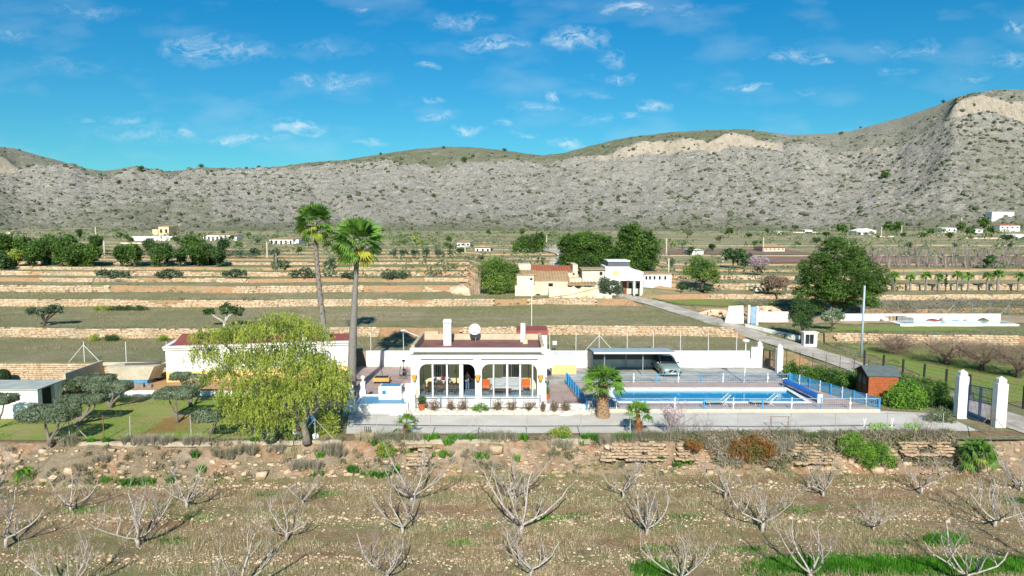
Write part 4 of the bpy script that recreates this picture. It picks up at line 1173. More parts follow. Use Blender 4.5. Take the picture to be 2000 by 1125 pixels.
for (px, py, w_, h_, k_) in sorted(BELT):
    cnt[k_] = cnt.get(k_, 0) + 1
    Yd = fY(px, min(521, py + h_ * 1.5 + 8)) + R.uniform(-1, 1); s = Yd / F_PX
    if k_ == 'B': Yd = 138
    Xb = at_depth(px, py, Yd)[0]; zg = tz(Xb, Yd)
    lo = [(px + R.uniform(-.4, .4) * w_, py - 3 + R.uniform(-.4, .35) * h_, w_ * R.uniform(.55, .8), h_ * R.uniform(.6, .8), R.uniform(-2, 2)) for _ in range(5)] + [(px, py, w_ * .7, h_ * .7)]
    L = px_lobes(lo, Yd)
    # crowns of the belt reach nearly down to the ground
    L += [(Xb + R.uniform(-.5, .5) * w_ * s, Yd, max(zg + 1.2, L[0][2] - h_ * s * .9), w_ * s * .6, w_ * s * .5, 1.3)]
    tree('pine_tree' if k_ == 'P' else 'leafy_tree' if k_ != 'B' else 'bright_bush', '%s, %s of its kind from left in the left tree belt' % (lbk[k_], orn[cnt[k_] - 1]), 'pine tree' if k_ == 'P' else 'tree', (Xb, Yd, zg), L,
         {'P': PINE, 'C': CAROB, 'Y': YGREEN, 'B': BRIGHT}[k_], .25, int(w_ * h_ * .9 + 60), 15, .75, .38, shell=.4, group='belt of trees on the left')
# ================================================================== BUILDINGS: materials
WHITE = flat('white_render', '#ece9e2', '#e0dcd3', .85, 1.2, .01, .2)
CREAM = flat('cream_wall', '#e6ddb4', '#ddd2a4', .85, 1.2, .01)
YELLOW = flat('yellow_render', '#e8c382', '#dcb472', .85, 1.0, .01)
REDROOF = flat('red_roof_paint', '#96554a', '#84483f', .8, 1.2, .02)
BROWNROOF = flat('roof_paint', '#8c665c', '#745047', .7, .9, .02)
BEIGEP = flat('parapet_beige', '#c7b79c', '#b0a084', .9, 1.2, .02)
DARKG = flat('dark_glass', (.012, .015, .018), (.03, .035, .04), .12, 2, 0, .6)
DARK = flat('dark_interior', (.015, .015, .017), None, .9)
BLACKM = flat('black_metal', (.02, .02, .022), None, .5, 5, 0, .5)
BLUEP = flat('blue_paint', '#5f93b4', '#4c84a8', .5, 2, 0, .4)
BLUEF = flat('blue_fence_paint', '#2f86ba', '#3f96c6', .45, 4, 0, .5)
BLUELT = flat('pale_blue_fence_paint', '#94adc0', '#7b9ab2', .5, 4, 0, .4)
WHITEM = flat('white_metal', '#e6e6e4', '#d6d6d4', .45, 4, 0, .5)
GREYM = flat('galvanised_metal', '#9fa3a6', '#85898c', .45, 6, 0, .5, .5)
TERRA = flat('terracotta', '#b56a45', '#9c5636', .85, 6, .01)
REDP = flat('red_plastic', '#b23a2c', '#9c3025', .5, 5)
TILE = flat('roof_tile', '#a99a86', '#8c7c6a', .85, 8, .01)
ORANGE = flat('orange_fabric', '#d9702f', '#c9622a', .8, 6)
GREYF = flat('pale_grey_fabric', '#b9bfc0', '#a7adae', .85, 6)
WOODD = flat('dark_wood', '#5b4636', '#46362a', .7, 8)
GREYTILE = flat('blue_grey_floor', '#6d8a96', '#5c7884', .4, 3, 0, .5)
SKIN = flat('skin', '#c08e70', None, .6)
JEANS = flat('blue_jeans', '#50708f', '#40607f', .85, 12)
JACKET = flat('green_jacket', '#5d7568', '#4c6458', .85, 12)
HAIR = flat('grey_hair', '#6b6058', None, .8)
YFLOWER = flat('ochre_ceramic', '#d9a548', '#c9923a', .6, 5)
for wm_ in (WHITE,):
    nt_ = wm_.node_tree; bs_ = [n_ for n_ in nt_.nodes if n_.type == 'BSDF_PRINCIPLED'][0]; src_ = bs_.inputs['Base Color'].links[0].from_socket
    gn_ = nt_.nodes.new('ShaderNodeNewGeometry'); vm_ = nt_.nodes.new('ShaderNodeVectorMath'); vm_.operation = 'MULTIPLY'; vm_.inputs[1].default_value = (1.6, 1.6, .35); nt_.links.new(gn_.outputs['Position'], vm_.inputs[0])
    ns_ = nt_.nodes.new('ShaderNodeTexNoise'); ns_.inputs['Scale'].default_value = 1.5; ns_.inputs['Detail'].default_value = 6; nt_.links.new(vm_.outputs[0], ns_.inputs['Vector'])
    mr_ = nt_.nodes.new('ShaderNodeMapRange'); mr_.inputs[1].default_value = .5; mr_.inputs[2].default_value = .75; mr_.inputs[4].default_value = .55; nt_.links.new(ns_.outputs[0], mr_.inputs[0])
    mx_ = nt_.nodes.new('ShaderNodeMix'); mx_.data_type = 'RGBA'; nt_.links.new(mr_.outputs[0], mx_.inputs[0]); nt_.links.new(src_, mx_.inputs[6]); mx_.inputs[7].default_value = rgb('#bdb6a6'); nt_.links.new(mx_.outputs[2], bs_.inputs['Base Color'])
t = NT('clear_glass'); gl = t.n('ShaderNodeBsdfGlossy'); gl.inputs['Roughness'].default_value = .02
tp_ = t.n('ShaderNodeBsdfTransparent'); mx = t.n('ShaderNodeMixShader'); mx.inputs[0].default_value = .09
t.l(tp_.outputs[0], mx.inputs[1]); t.l(gl.outputs[0], mx.inputs[2]); t.l(mx.outputs[0], t.out.inputs[0]); GLASS = t.m

# ================================================================== MAIN WHITE HOUSE
FY = 54.6
house = thing('white_house', 'white single-storey house with two glazed arches and flat red-brown roof beside the pool', 'house', (-2.75, FY, 0))
def hx(px, Y=FY): return at_depth(px, 740, Y)[0]
A1, A2, B1, B2 = hx(819), hx(928), hx(941), hx(1049)
HL, HR = -8.12, 2.62
ZT, ZB = 3.52, .78
mb = MB()
mb.box(HL, HR, FY, FY + .3, 0, ZB)
for a, b in ((HL, A1), (A2, B1), (B2, HR)): mb.box(a, b, FY, FY + .3, ZB, ZT)
mb.box(HL, HR, FY, FY + .3, ZT, 4.35)
def fillet(xc, sgn, r=.62):
    poly = [(xc, ZT)] + [(xc + sgn * r * (1 - cos(a)), ZT - r + r * sin(a)) for a in [i * pi / 2 / 8 for i in range(8, -1, -1)]]
    mb.prism([(x, z) for x, z in poly], FY, FY + .3, 'y')
fillet(A1, 1); fillet(A2, -1); fillet(B1, 1); fillet(B2, -1)
mb.obj('facade', WHITE, house)
mb = MB(); mb.box(HL, HL + .25, FY + .3, 61.5, 0, 4.35); mb.box(HR - .25, HR, FY + .3, 61.5, 0, 4.35); mb.box(HL + .25, HR - .25, 61.25, 61.5, 0, 4.35)
mb.obj('outer_wall', WHITE, house)
MB().box(HL + .25, HR - .25, 57.3, 57.5, .8, 4.2).obj('porch_wall', CREAM, house)
MB().box(HL + .25, HR - .25, FY + .3, 57.3, .6, .8).obj('porch_floor', GREYTILE, house)
MB().box(HL + .25, HR - .25, FY + .3, 57.3, 3.72, 3.8).obj('porch_ceiling', WHITE, house)
MB().box(HL + .3, HR - .3, FY + .35, 61.2, 4.22, 4.34).obj('roof', BROWNROOF, house)
mb = MB(); mb.box(HL - .12, HR + .12, FY - .22, FY + .35, 4.35, 4.5); mb.box(HL - .05, HR + .05, FY - .1, FY + .22, 4.5, 4.82)
mb.obj('front_parapet', WHITE, house, bevel=.02)
mb = MB(); mb.box(HL, HL + .28, FY + .36, 61.5, 4.35, 4.98); mb.box(HR - .28, HR, FY + .36, 61.5, 4.35, 4.9); mb.box(HL + .28, HL + 1.5, 61.22, 61.5, 4.35, 5.1); mb.box(HL + 1.5, HR - .28, 61.22, 61.5, 4.35, 4.85)
mb.obj('side_and_back_parapet', BEIGEP, house, bevel=.02)
tm = MB(); N_ = 60
prof_ = [(.085 * cos(a), .085 * sin(a)) for a in [i * pi / 6 for i in range(7)]]
tm.prism(prof_, -.28, .05, 'y'); tme = tm.mesh('tile', TILE)
for i in range(N_):
    link('tile', tme, house, (lerp(HL + .35, HR - .35, i / (N_ - 1)) + 2.75, -.2 + .03, 4.5), (radians(-8), 0, 0))
MB().box(HL + .2, HR - .2, FY - .24, FY - .221, 4.38, 4.44).obj('blue_band', BLUEP, house)
for a, b in ((A1 + .1, A2 - .1), (B1 - .1, B2 + .1)):
    k = MB().box(a, b, FY - .16, FY - .005, 3.93, 4.13).obj('awning_cassette', WHITEM, house, bevel=.02)
    s_ = MB().box(a + .05, b - .05, FY - .166, FY - .161, 3.945, 3.975).obj('slot', DARK, None); s_.parent = k; s_.location = (0, 0, 0)
for a, b in ((HL - .45, A1 - .25), (B2 + .2, HR + .12)):
    MB().prism([(FY - .9, 0), (FY - .005, 0), (FY - .005, 1.95), (FY - .18, 1.95), (FY - .55, .9)], a, b if b > a else a + .5, 'x').obj('buttress', WHITE, house, bevel=.03)
MB().box(A2 + .0, B1 - .0, FY - .25, FY - .005, 0, .78).obj('pillar_base', WHITE, house)
for px, w_ in ((845, .12), (873, .12), (901, .3), (964, .1), (990.6, .16), (1016, .12), (1040, .09)):
    x = hx(px, FY + .15); MB().box(x - w_ / 2, x + w_ / 2, FY + .12, FY + .2, ZB + .01, ZT).obj('mullion', WHITEM, house)
ed = [A1] + [hx(p, FY + .15) for p in (845, 873, 901)] + [A2]
for a, b in list(zip(ed, ed[1:])) + list(zip([B1] + [hx(p, FY + .15) for p in (964, 990.6, 1016, 1040)], [hx(p, FY + .15) for p in (964, 990.6, 1016, 1040)] + [B2])):
    if b - a > .3 and not (a < -3.3 and b > -3 and a > -4.2): MB().box(a + .07, b - .07, FY + .155, FY + .165, ZB + .01, ZT - .02).obj('pane', GLASS, house)
for x0, x1 in ((-6.5, -5.35), (-.72, .62)):
    f = MB(); f.box(x0 - .12, x1 + .12, 57.2, 57.297, 1.78, 3.25); fo = f.obj('window', WHITE, house)
    p = MB(); mid_ = (x0 + x1) / 2; p.box(x0, mid_ - .06, 57.19, 57.199, 1.9, 3.15); p.box(mid_ + .06, x1, 57.19, 57.199, 1.9, 3.15)
    q = p.obj('pane', DARKG, None); q.parent = fo; q.location = (0, 0, 0)
    for i in range(9):
        xx = lerp(x0 - .08, x1 + .08, i / 8); q = MB().box(xx - .012, xx + .012, 57.1, 57.12, 1.55, 3.2).obj('bar', BLACKM if False else WHITEM, None); q.parent = fo; q.location = (0, 0, 0)
    MB().box(x0 - .25, x1 + .25, 57.02, 57.19, 1.68, 1.77).obj('window_ledge', WHITE, house)
MB().box(-4.1, -2.85, 57.285, 57.297, .81, 3.3).obj('doorway', DARK, house)
MB().box(-4.35, -4.1, 57.22, 57.297, .81, 3.4).obj('door_frame', WHITE, house)
# rear annex, chimneys and vents
an = thing('rear_annex', 'small white annex with red flat roof behind the right corner of the white house', 'annex', (1.8, 62.6, 0))
MB().box(.5, 3.15, 61.52, 64.2, 0, 4.7).obj('wall', WHITE, an); MB().box(.42, 3.23, 61.51, 64.3, 4.7, 5.12).obj('roof', REDROOF, an, bevel=.03)
ch = MB().box(-5.85, -5.2, 58.4, 58.95, 4.3, 6.55); ch.box(-5.9, -5.15, 58.35, 59.0, 6.35, 6.42)
o = ch.obj('chimney', WHITE, house)
for i in range(4):
    q = MB().box(-5.78 + i * .15, -5.7 + i * .15, 58.395, 58.399, 6.16, 6.26).obj('vent', DARK, None); q.parent = o; q.location = (0, 0, 0)
c2 = MB().box(.75, 1.2, 59.9, 60.3, 4.35, 6.0).obj('chimney', WHITE, house, bevel=.02)
MB().box(.95, 1.35, 59.1, 59.4, 4.34, 4.75).obj('roof_vent', BEIGEP, house)
# satellite dish
ds = thing('satellite_dish', 'round white satellite dish on the flat roof of the white house', 'satellite dish', (-3.2, 60.3, 4.34))
mb = MB(); prof_ = []
vs = []; nr_, ns_ = 5, 20
c0 = Vector((-3.28, 60.1, 5.45)); ax = Vector((.05, -.92, .35)).normalized(); sx_ = ax.cross(Vector((0, 0, 1))).normalized(); uz = sx_.cross(ax)
for i in range(nr_ + 1):
    r = .5 * i / nr_
    for k in range(ns_): vs.append(c0 + (sx_ * cos(2 * pi * k / ns_) + uz * sin(2 * pi * k / ns_)) * r + ax * (r * r * .45))
fs = [(i * ns_ + k, i * ns_ + (k + 1) % ns_, (i + 1) * ns_ + (k + 1) % ns_, (i + 1) * ns_ + k) for i in range(nr_) for k in range(ns_)]
mb.add(vs, fs); mb.obj('dish', WHITEM, ds, smooth=True)
mb = MB(); mb.tube([(-3.2, 60.3, 4.34), (-3.2, 60.3, 5.3), tuple(c0 - ax * .02)], .04); mb.obj('mast', GREYM, ds)
mb = MB(); mb.tube([c0 - uz * .5 + ax * .1, c0 + ax * .5 - uz * .15], .015); mb.box(c0.x - .04, c0.x + .04, (c0 + ax * .5).y - .06, (c0 + ax * .5).y + .04, c0.z - .05, c0.z + .05); mb.obj('receiver_arm', GREYM, ds)
an_ = thing('aerial', 'thin television aerial on the small right hand chimney of the white house', 'aerial', (1.15, 59.2, 4.7))
mb = MB(); mb.tube([(1.15, 59.2, 4.7), (1.15, 59.2, 6.4)], .018); mb.obj('mast', GREYM, an_)
mb = MB(); mb.tube([(1.15, 59.0, 6.1), (1.15, 59.9, 6.2)], .012)
for i in range(5): mb.tube([(.95, 59.05 + i * .18, 6.11 + i * .02), (1.35, 59.05 + i * .18, 6.11 + i * .02)], .008, 4)
mb.obj('rods', GREYM, an_)
wl_ = thing('wall_lamp', 'white lamp on a long arm reaching from the left roof edge of the white house', 'lamp', (-8.2, 60.5, 4.7))
mb = MB(); mb.tube([(-8.1, 60.2, 4.75), (-9.35, 59.9, 5.35)], .035); mb.obj('arm', WHITEM, wl_)
mb = MB(); mb.box(-9.75, -9.3, 59.8, 60.0, 5.33, 5.45); mb.obj('lamp_head', WHITEM, wl_, bevel=.04)
# porch things
fence_mat = flat('grey_blue_railing', '#8a9aa6', '#76889a', .5, 4, 0, .4)
def picket_fence(name, label, cat, p0, p1, h, m, mp, step=.13, post=2.0, z=0.0, mr=None, star=None, starm=None, wid=.02):
    L_ = sqrt((p1[0] - p0[0]) ** 2 + (p1[1] - p0[1]) ** 2); a = atan2(p1[1] - p0[1], p1[0] - p0[0])
    r = thing(name, label, cat, (p0[0], p0[1], z), a)
    n = int(L_ / step)
    pm = MB().box(-wid / 2, wid / 2, -wid / 2, wid / 2, .08, h - .05).mesh('picket', m)
    for i in range(n): link('picket', pm, r, ((i + .5) * L_ / n, 0, 0))
    pm = MB().box(-.04, .04, -.04, .04, 0, h + .03).mesh('post', mp); k = max(1, int(round(L_ / post)))
    for i in range(k + 1): link('post', pm, r, (i * L_ / k, -.05, 0))
    for zz in (.1, h - .05): link('rail', MB().box(0, L_, -.025, .025, zz - .02, zz + .02).mesh('rail', mr or mp), r)
    if star:
        sm = MB(); sm.box(-.03, .03, -.03, .03, 0, h + .05); sm.prism([(.13 * cos(q * pi / 4) * (1 if q % 2 else .55), h * .55 + .13 * sin(q * pi / 4) * (1 if q % 2 else .55)) for q in range(8)], -.06, -.035, 'y')
        sme = sm.mesh('ornamental_post', starm or WHITEM)
        for i in range(k): link('ornamental_post', sme, r, ((i + .5) * L_ / k, -.02, 0))
    return r
picket_fence('railing', 'grey-blue picket railing in front of the glazed arches behind the rose bushes', 'railing', (HL + .4, 54.0), (HR - .35, 54.0), 1.15, fence_mat, fence_mat, .14, 2.2, wid=.018)
def chair(label, x, y, z, rz, m, name='armchair', w=.62, hb=1.05, frame=WOODD):
    r = thing(name, label, 'chair', (x, y, z), rz)
    MB().box(-w / 2, w / 2, -.28, .28, .36, .46).obj('seat', m, r, bevel=.03, world=False)
    o = MB().box(-w / 2, w / 2, .24, .34, .42, hb).obj('backrest', m, r, bevel=.03, world=False); 
    lm = MB().tube([(0, 0, 0), (0, 0, .38)], .02).mesh('leg', frame)
    for sx_ in (-1, 1):
        for sy_ in (-1, 1): link('leg', lm, r, (sx_ * (w / 2 - .04), sy_ * .24, 0))
        MB().box(sx_ * w / 2 - .03, sx_ * w / 2 + .03, -.26, .3, .6, .65).obj('armrest', frame, r, world=False)
    return r
PZ = .8
def hp(px, Y): return at_depth(px, 750, Y)[0]
chair('orange armchair behind the left pane of the right arch', hp(951, 56.3), 56.3, PZ, radians(160), ORANGE, w=.7, hb=1.15)
chair('orange armchair behind the right panes of the right arch', hp(1025, 56.5), 56.5, PZ, radians(195), ORANGE, w=.75, hb=1.15)
for px, lb in ((837, 'dining chair at the left end of the porch table'), (884, 'dining chair at the right end of the porch table'), (858, 'dining chair in front of the middle of the porch table')):
    chair(lb, hp(px, 55.9), 55.9, PZ, radians(90 if px < 850 else 270 if px > 870 else 0), WOODD, 'dining_chair', .5, .95)
def sofa(label, x, w):
    r = thing('sofa', label, 'sofa', (x, 56.7, PZ))
    MB().box(-w / 2, w / 2, -.4, .3, .15, .45).obj('seat', GREYF, r, bevel=.05, world=False); MB().box(-w / 2, w / 2, .2, .42, .3, 1.0).obj('backrest', GREYF, r, bevel=.06, world=False)
    for s_ in (-1, 1): MB().box(s_ * w / 2 - .09, s_ * w / 2 + .09, -.38, .3, .15, .62).obj('armrest', GREYF, r, bevel=.04, world=False)
sofa('pale grey sofa behind the left half of the right arch', hp(973, 56.7), 1.45)
sofa('pale grey sofa with round cushion behind the middle of the right arch', hp(1004, 56.7), 1.35)
tb = thing('coffee_table', 'low dark coffee table in front of the grey sofas', 'table', (hp(980, 55.7), 55.7, PZ))
MB().box(-.8, .8, -.3, .3, .36, .4).obj('tabletop', WOODD, tb, world=False)
lm = MB().box(-.03, .03, -.03, .03, 0, .36).mesh('leg', WOODD)
for sx_ in (-.74, .74):
    for sy_ in (-.25, .25): link('leg', lm, tb, (sx_, sy_, 0))
tb = thing('dining_table', 'dark dining table with flowers behind the left arch', 'table', (hp(860, 56.5), 56.5, PZ))
MB().box(-1.05, 1.05, -.45, .45, .7, .75).obj('tabletop', WOODD, tb, world=False)
lm = MB().box(-.04, .04, -.04, .04, 0, .7).mesh('leg', WOODD)
for sx_ in (-.98, .98):
    for sy_ in (-.38, .38): link('leg', lm, tb, (sx_, sy_, 0))
def pot_plant(label, x, y, z, r_, hgt, m, potm=TERRA, name='potted_plant', hp_=None, leaf=.08, n=500, cat='potted plant'):
    r = thing(name, label, cat, (x, y, z)); ph = hp_ or r_ * .9
    MB().lathe([(r_ * .5, 0), (r_ * .8, ph), (r_ * .88, ph), (r_ * .88, ph + .05), (r_ * .7, ph + .05)]).obj('pot', potm, r, smooth=False, world=False)
    d = unit(n); c_ = np.array([0, 0, ph + hgt / 2]) + d * NR.uniform(.4, 1, n)[:, None] * np.array([r_, r_, hgt / 2])
    v, q = leaf_quads(c_, leaf, .5, d); link('foliage', np_mesh('foliage', v, q, None, m), r)
REDFL = leafmat('red_flowers', '#b8242a', '#8f1a20', None, .1)
pot_plant('bunch of red flowers on the dining table in the porch', hp(866, 56.4), 56.4, PZ + .75, .22, .34, REDFL, WHITEM, 'flower_vase', .2, .09, 220, 'flowers')
pot_plant('pink flowers at the left end of the porch table', hp(850, 56.4), 56.4, PZ + .75, .16, .26, leafmat('pink_green', '#b06a8c', '#4f7a3c', None, .1), WHITEM, 'flower_vase', .15, .07, 150, 'flowers')
pot_plant('white and pink flowers at the right end of the porch table', hp(878, 56.4), 56.4, PZ + .75, .15, .24, leafmat('pale_green_fl', '#c9b0a8', '#5f8a4c', None, .1), WHITEM, 'flower_vase', .15, .07, 150, 'flowers')
def floor_lamp(label, px, h=2.3):
    x = hp(px, 56.8); r = thing('floor_lamp', label, 'lamp', (x, 56.8, PZ))
    MB().tube([(0, 0, 0), (0, 0, h)], .025).obj('pole', BLACKM, r, world=False); MB().lathe([(.05, h - .06), (.2, h), (.2, h + .06), (.05, h + .1)]).obj('lamp_shade', BLACKM, r, world=False)
    MB().lathe([(.18, 0), (.18, .03), (.02, .05)]).obj('foot', BLACKM, r, world=False)
floor_lamp('tall black floor lamp at the left end of the porch', 827); floor_lamp('black floor lamp behind the right hand orange armchair', 1032, 2.25)
bn = thing('waste_bin', 'dark green round bin on the porch left of the doorway', 'bin', (hp(891, 56.0), 56.0, PZ))
MB().lathe([(.2, 0), (.25, .75), (.27, .78), (.22, .8)]).obj('bin_body', flat('dark_green', '#24382e', None, .6), bn, world=False)
gs = thing('gas_heater', 'thin stand with an ochre sign on the porch above the green bin', 'stand', (hp(891, 56.7), 56.7, PZ))
MB().tube([(0, 0, 0), (0, 0, 2.4)], .025).obj('pole', WOODD, gs, world=False); MB().lathe([(.02, 1.45), (.15, 1.5), (.17, 1.65), (.1, 1.78), (.02, 1.8)]).obj('sign', YFLOWER, gs, world=False)
for px, wh in ((809.5, 'left'), (933.3, 'middle'), (1055.8, 'right')):
    x = hx(px, FY - .1); z = at_depth(px, 737, FY)[2]
    o = MB().lathe([(.06, -.28), (.14, -.18), (.2, .12), (.24, .16), (.24, .24), (.14, .26)], (x, FY - .26, z), 8).obj('wall_pot', YFLOWER)
    tag(o, 'ochre ceramic wall pot on the %s pillar of the white house' % wh, 'wall pot')
z = at_depth(812, 765, FY)[2]
MB().box(hx(808), hx(816), FY - .03, FY - .004, z - .2, z + .2).obj('house_panel', YELLOW, house)
# people
def person(label, x, y, z, h, rz, top, legs, lean=0.0, hair=HAIR, arm=(.25, .3)):
    r = thing('person', label, 'person', (x, y, z), rz)
    def skin_mesh(nm, verts, edges, rad, m, sub=2):
        me = bpy.data.meshes.new(nm); me.from_pydata(verts, edges, []); me.materials.append(m)
        o = link(nm, me, r); s_ = o.modifiers.new('skin', 'SKIN'); s_.use_smooth_shade = True
        for i, rr in enumerate(rad): me.skin_vertices[0].data[i].radius = rr if isinstance(rr, tuple) else (rr, rr)
        me.skin_vertices[0].data[0].use_root = True
        u = o.modifiers.new('subsurf', 'SUBSURF'); u.levels = 1; u.render_levels = 1
        return o
    k = h / 1.75; S = lambda *p: tuple(a * k for a in p)
    V = [S(0, 0, .95), S(0, .01, 1.15), S(0, .02, 1.38), S(0, .01, 1.5), S(0, -.01, 1.6), S(0, -.02, 1.7)]
    E = [(0, 1), (1, 2), (2, 3), (3, 4), (4, 5)]; Rr = [.15, .13, .16, .055, .095, .075]
    for s_ in (-1, 1):
        b = len(V); V += [S(.1 * s_, 0, .88), S(.11 * s_, -.02, .5), S(.12 * s_, .02, .09), S(.13 * s_, -.12, .04)]; E += [(0, b), (b, b + 1), (b + 1, b + 2), (b + 2, b + 3)]; Rr += [.085, .06, .042, .04]
        b = len(V); V += [S(.2 * s_, .02, 1.42), S(.27 * s_, .04, 1.15), S(arm[0] * s_, -arm[1], 1.05 if s_ > 0 else .95), S(arm[0] * s_ * .9, -arm[1] - .08, 1.06 if s_ > 0 else .93)]; E += [(2, b), (b, b + 1), (b + 1, b + 2), (b + 2, b + 3)]; Rr += [.06, .042, .03, .035]
    skin_mesh('body', V, E, [x_ * k for x_ in Rr], SKIN)
    skin_mesh('jacket', [S(0, 0, .95), S(0, .01, 1.15), S(0, .02, 1.4), S(-.21, .02, 1.4), S(-.28, .04, 1.15), S(-arm[0], -arm[1] + .05, .98), S(.21, .02, 1.4), S(.28, .04, 1.15), S(arm[0], -arm[1] + .05, 1.06)],
              [(0, 1), (1, 2), (2, 3), (3, 4), (4, 5), (2, 6), (6, 7), (7, 8)], [x_ * k for x_ in (.18, .165, .18, .08, .06, .05, .08, .06, .05)], top)
    skin_mesh('trousers', [S(0, 0, .95), S(.1, 0, .86), S(.11, -.02, .5), S(.12, .02, .12), S(-.1, 0, .86), S(-.11, -.02, .5), S(-.12, .02, .12)], [(0, 1), (1, 2), (2, 3), (0, 4), (4, 5), (5, 6)],
              [x_ * k for x_ in (.165, .11, .085, .07, .11, .085, .07)], legs)
    skin_mesh('hair', [S(0, .015, 1.68), S(0, .02, 1.735)], [(0, 1)], [.1 * k, .085 * k], hair)
    return r
person('person in green jacket and jeans standing on the patio right of the house', at_depth(1066, 750, 57.6)[0], 57.6, .03, 1.78, radians(200), JACKET, JEANS, arm=(.16, .2))
person('person in blue jeans standing in the dark doorway of the porch', hp(913, 56.9), 56.9, PZ, 1.6, radians(150), flat('dark_top', '#2c2a30', None, .9), JEANS)

# ---- blue topped terrace with steps and white block
tr_ = thing('white_terrace', 'raised white terrace with blue floor left of the white house', 'terrace', (-10.2, 54.4, 0))
MB().box(-12.45, -8.15, 53.0, 55.9, 0, .56).obj('base', WHITE, tr_)
MB().box(-12.2, -8.35, 53.2, 55.7, .56, .6).obj('blue_floor', BLUEP, tr_)
mb = MB(); mb.box(-12.45, -8.15, 53.0, 53.19, .56, .66); mb.box(-12.45, -8.15, 55.71, 55.9, .56, .72); mb.box(-12.45, -12.21, 53.19, 55.71, .56, .66); mb.box(-8.34, -8.15, 53.19, 55.71, .56, .7); mb.obj('rim', WHITE, tr_)
for i in range(3): MB().box(-9.45, -8.2, 52.15 + i * .28, 52.99, i * .19, (i + 1) * .19 - .004).obj('step', WHITE, tr_, bevel=.01)
for x, y in ((-12.55, 52.95), (-12.3, 56.05)):
    p = thing('garden_post', 'white gatepost with round finial at the %s of the blue terrace' % ('front corner' if y < 54 else 'back corner'), 'post', (x, y, 0))
    MB().box(x - .2, x + .2, y - .2, y + .2, 0, 1.75).obj('shaft', WHITE, p, bevel=.02); MB().lathe([(.05, 1.75), (.14, 1.8), (.08, 1.88), (.17, 2.0), (.19, 2.08), (.15, 2.2), (.03, 2.26)], (x, y, 0)).obj('finial', WHITE, p, smooth=True)
    MB().box(x - .26, x + .26, y - .26, y + .26, 0, 1.05).obj('plinth', WHITE, p, bevel=.05)
bl = thing('white_block', 'white masonry block with blue top and one blue tile on the blue terrace', 'masonry block', (-9.8, 55.2, .6))
MB().box(-10.75, -8.9, 54.6, 55.8, .6, 1.66).obj('block', WHITE, bl, bevel=.03); MB().box(-10.6, -9.05, 54.75, 55.68, 1.662, 1.69).obj('top', BLUEP, bl); MB().box(-10.45, -10.15, 54.58, 54.597, 1.05, 1.36).obj('tile', flat('blue_tile', '#1d86c4', None, .3), bl)
MB().box(-8.9 + .02, -8.2, 55.0, 55.65, .6, 1.0).obj('low_block', WHITE, bl)
# stub wall left of the terrace, falling to the gravel
w_ = MB(); w_.box(-13.1, -12.82, 52.5, 55.0, 0, .5); tag(w_.obj('garden_wall', WHITE), 'short low white wall left of the blue terrace', 'wall')

# ---- long white and yellow building on the left
X0, Y0_ = -31.2, 61.4; X1, Y1_ = -15.1, 64.3
ang = atan2(Y1_ - Y0_, X1 - X0); LEN = sqrt((X1 - X0) ** 2 + (Y1_ - Y0_) ** 2); DEP = 4.6
lb_ = thing('long_outbuilding', 'long low white building with yellow lower wall and red roof behind the pepper tree', 'building', (X0, Y0_, 0), ang)
H_ = 3.35
MB().box(0, LEN, 0, DEP, 1.35, H_).obj('upper_wall', WHITE, lb_, world=False)
MB().box(-.01, LEN + .01, -.01, DEP + .01, 0, 1.349).obj('lower_wall', YELLOW, lb_, world=False)
MB().box(-.15, LEN + .12, -.15, .25, H_, H_ + .12).obj('cornice', WHITE, lb_, world=False)
mb = MB(); mb.box(-.2, LEN + .18, -.22, .3, H_ + .2, H_ + .34); mb.box(-.2, .2, .3, DEP, H_ + .12, H_ + .34); mb.box(LEN - .2, LEN + .18, .3, DEP, H_ + .12, H_ + .34); mb.obj('parapet', WHITE, lb_, world=False)
MB().box(-.1, LEN + .1, -.1, .28, H_ + .12, H_ + .2).obj('cornice_band', TILE, lb_, world=False)
mb = MB(); mb.prism([(.3, H_ + .05), (DEP, H_ + .05), (DEP, H_ + .75)], .2, LEN * .35, 'x'); mb.prism([(.3, H_ + .05), (DEP, H_ + .05), (DEP, H_ + .35)], LEN * .35 + .01, LEN - .2, 'x'); mb.obj('roof', REDROOF, lb_, world=False)
for x in (5.0, 8.0, 13.0):
    f = MB().box(x, x + 1.1, -.05, -.012, 1.6, 2.7).obj('window', WHITEM, lb_, world=False)
    q = MB().box(x + .08, x + 1.02, -.07, -.055, 1.68, 2.62).obj('pane', DARKG, f, world=False)
    for i in range(7): MB().box(x + .05 + i * .16, x + .07 + i * .16, -.14, -.12, 1.55, 2.75).obj('bar', WHITEM, f, world=False)
MB().box(11.6, 12.2, 1.2, 1.75, H_ + .3, H_ + 1.6).obj('chimney', WHITE, lb_, world=False)
MB().box(1.4 + 5, 1.6 + 5, 1.2, 1.4, H_ + .3, H_ + 1.2).obj('flue', GREYM, lb_, world=False)
# retaining wall and earth terrace in front
gw = thing('garden_wall', 'long low white wall with red coping between the lawn and the yellow walled building', 'wall', (-24, 58.2, 0))
mb = MB(); mb.box(-34.4, -13.4, 58.1, 58.4, 0, .5, radians(2), (-24, 58.2)); mb.obj('wall', WHITE, gw)
mb = MB(); mb.box(-30, -13.4, 58.05, 58.45, .504, .56, radians(2), (-24, 58.2)); mb.obj('coping', flat('red_coping', '#a86a58', '#96604f', .85), gw)
flat_sheet('earth_terrace', [(-36, 58.15), (-24, 58.35), (-15.5, 58.6), (-15.5, 64.2), (-31.2, 61.3), (-31.3, 64.2), (-37.5, 64.2)], .42, flat('tan_earth', '#b8946c', '#a07e58', .95, 1.4, .05))

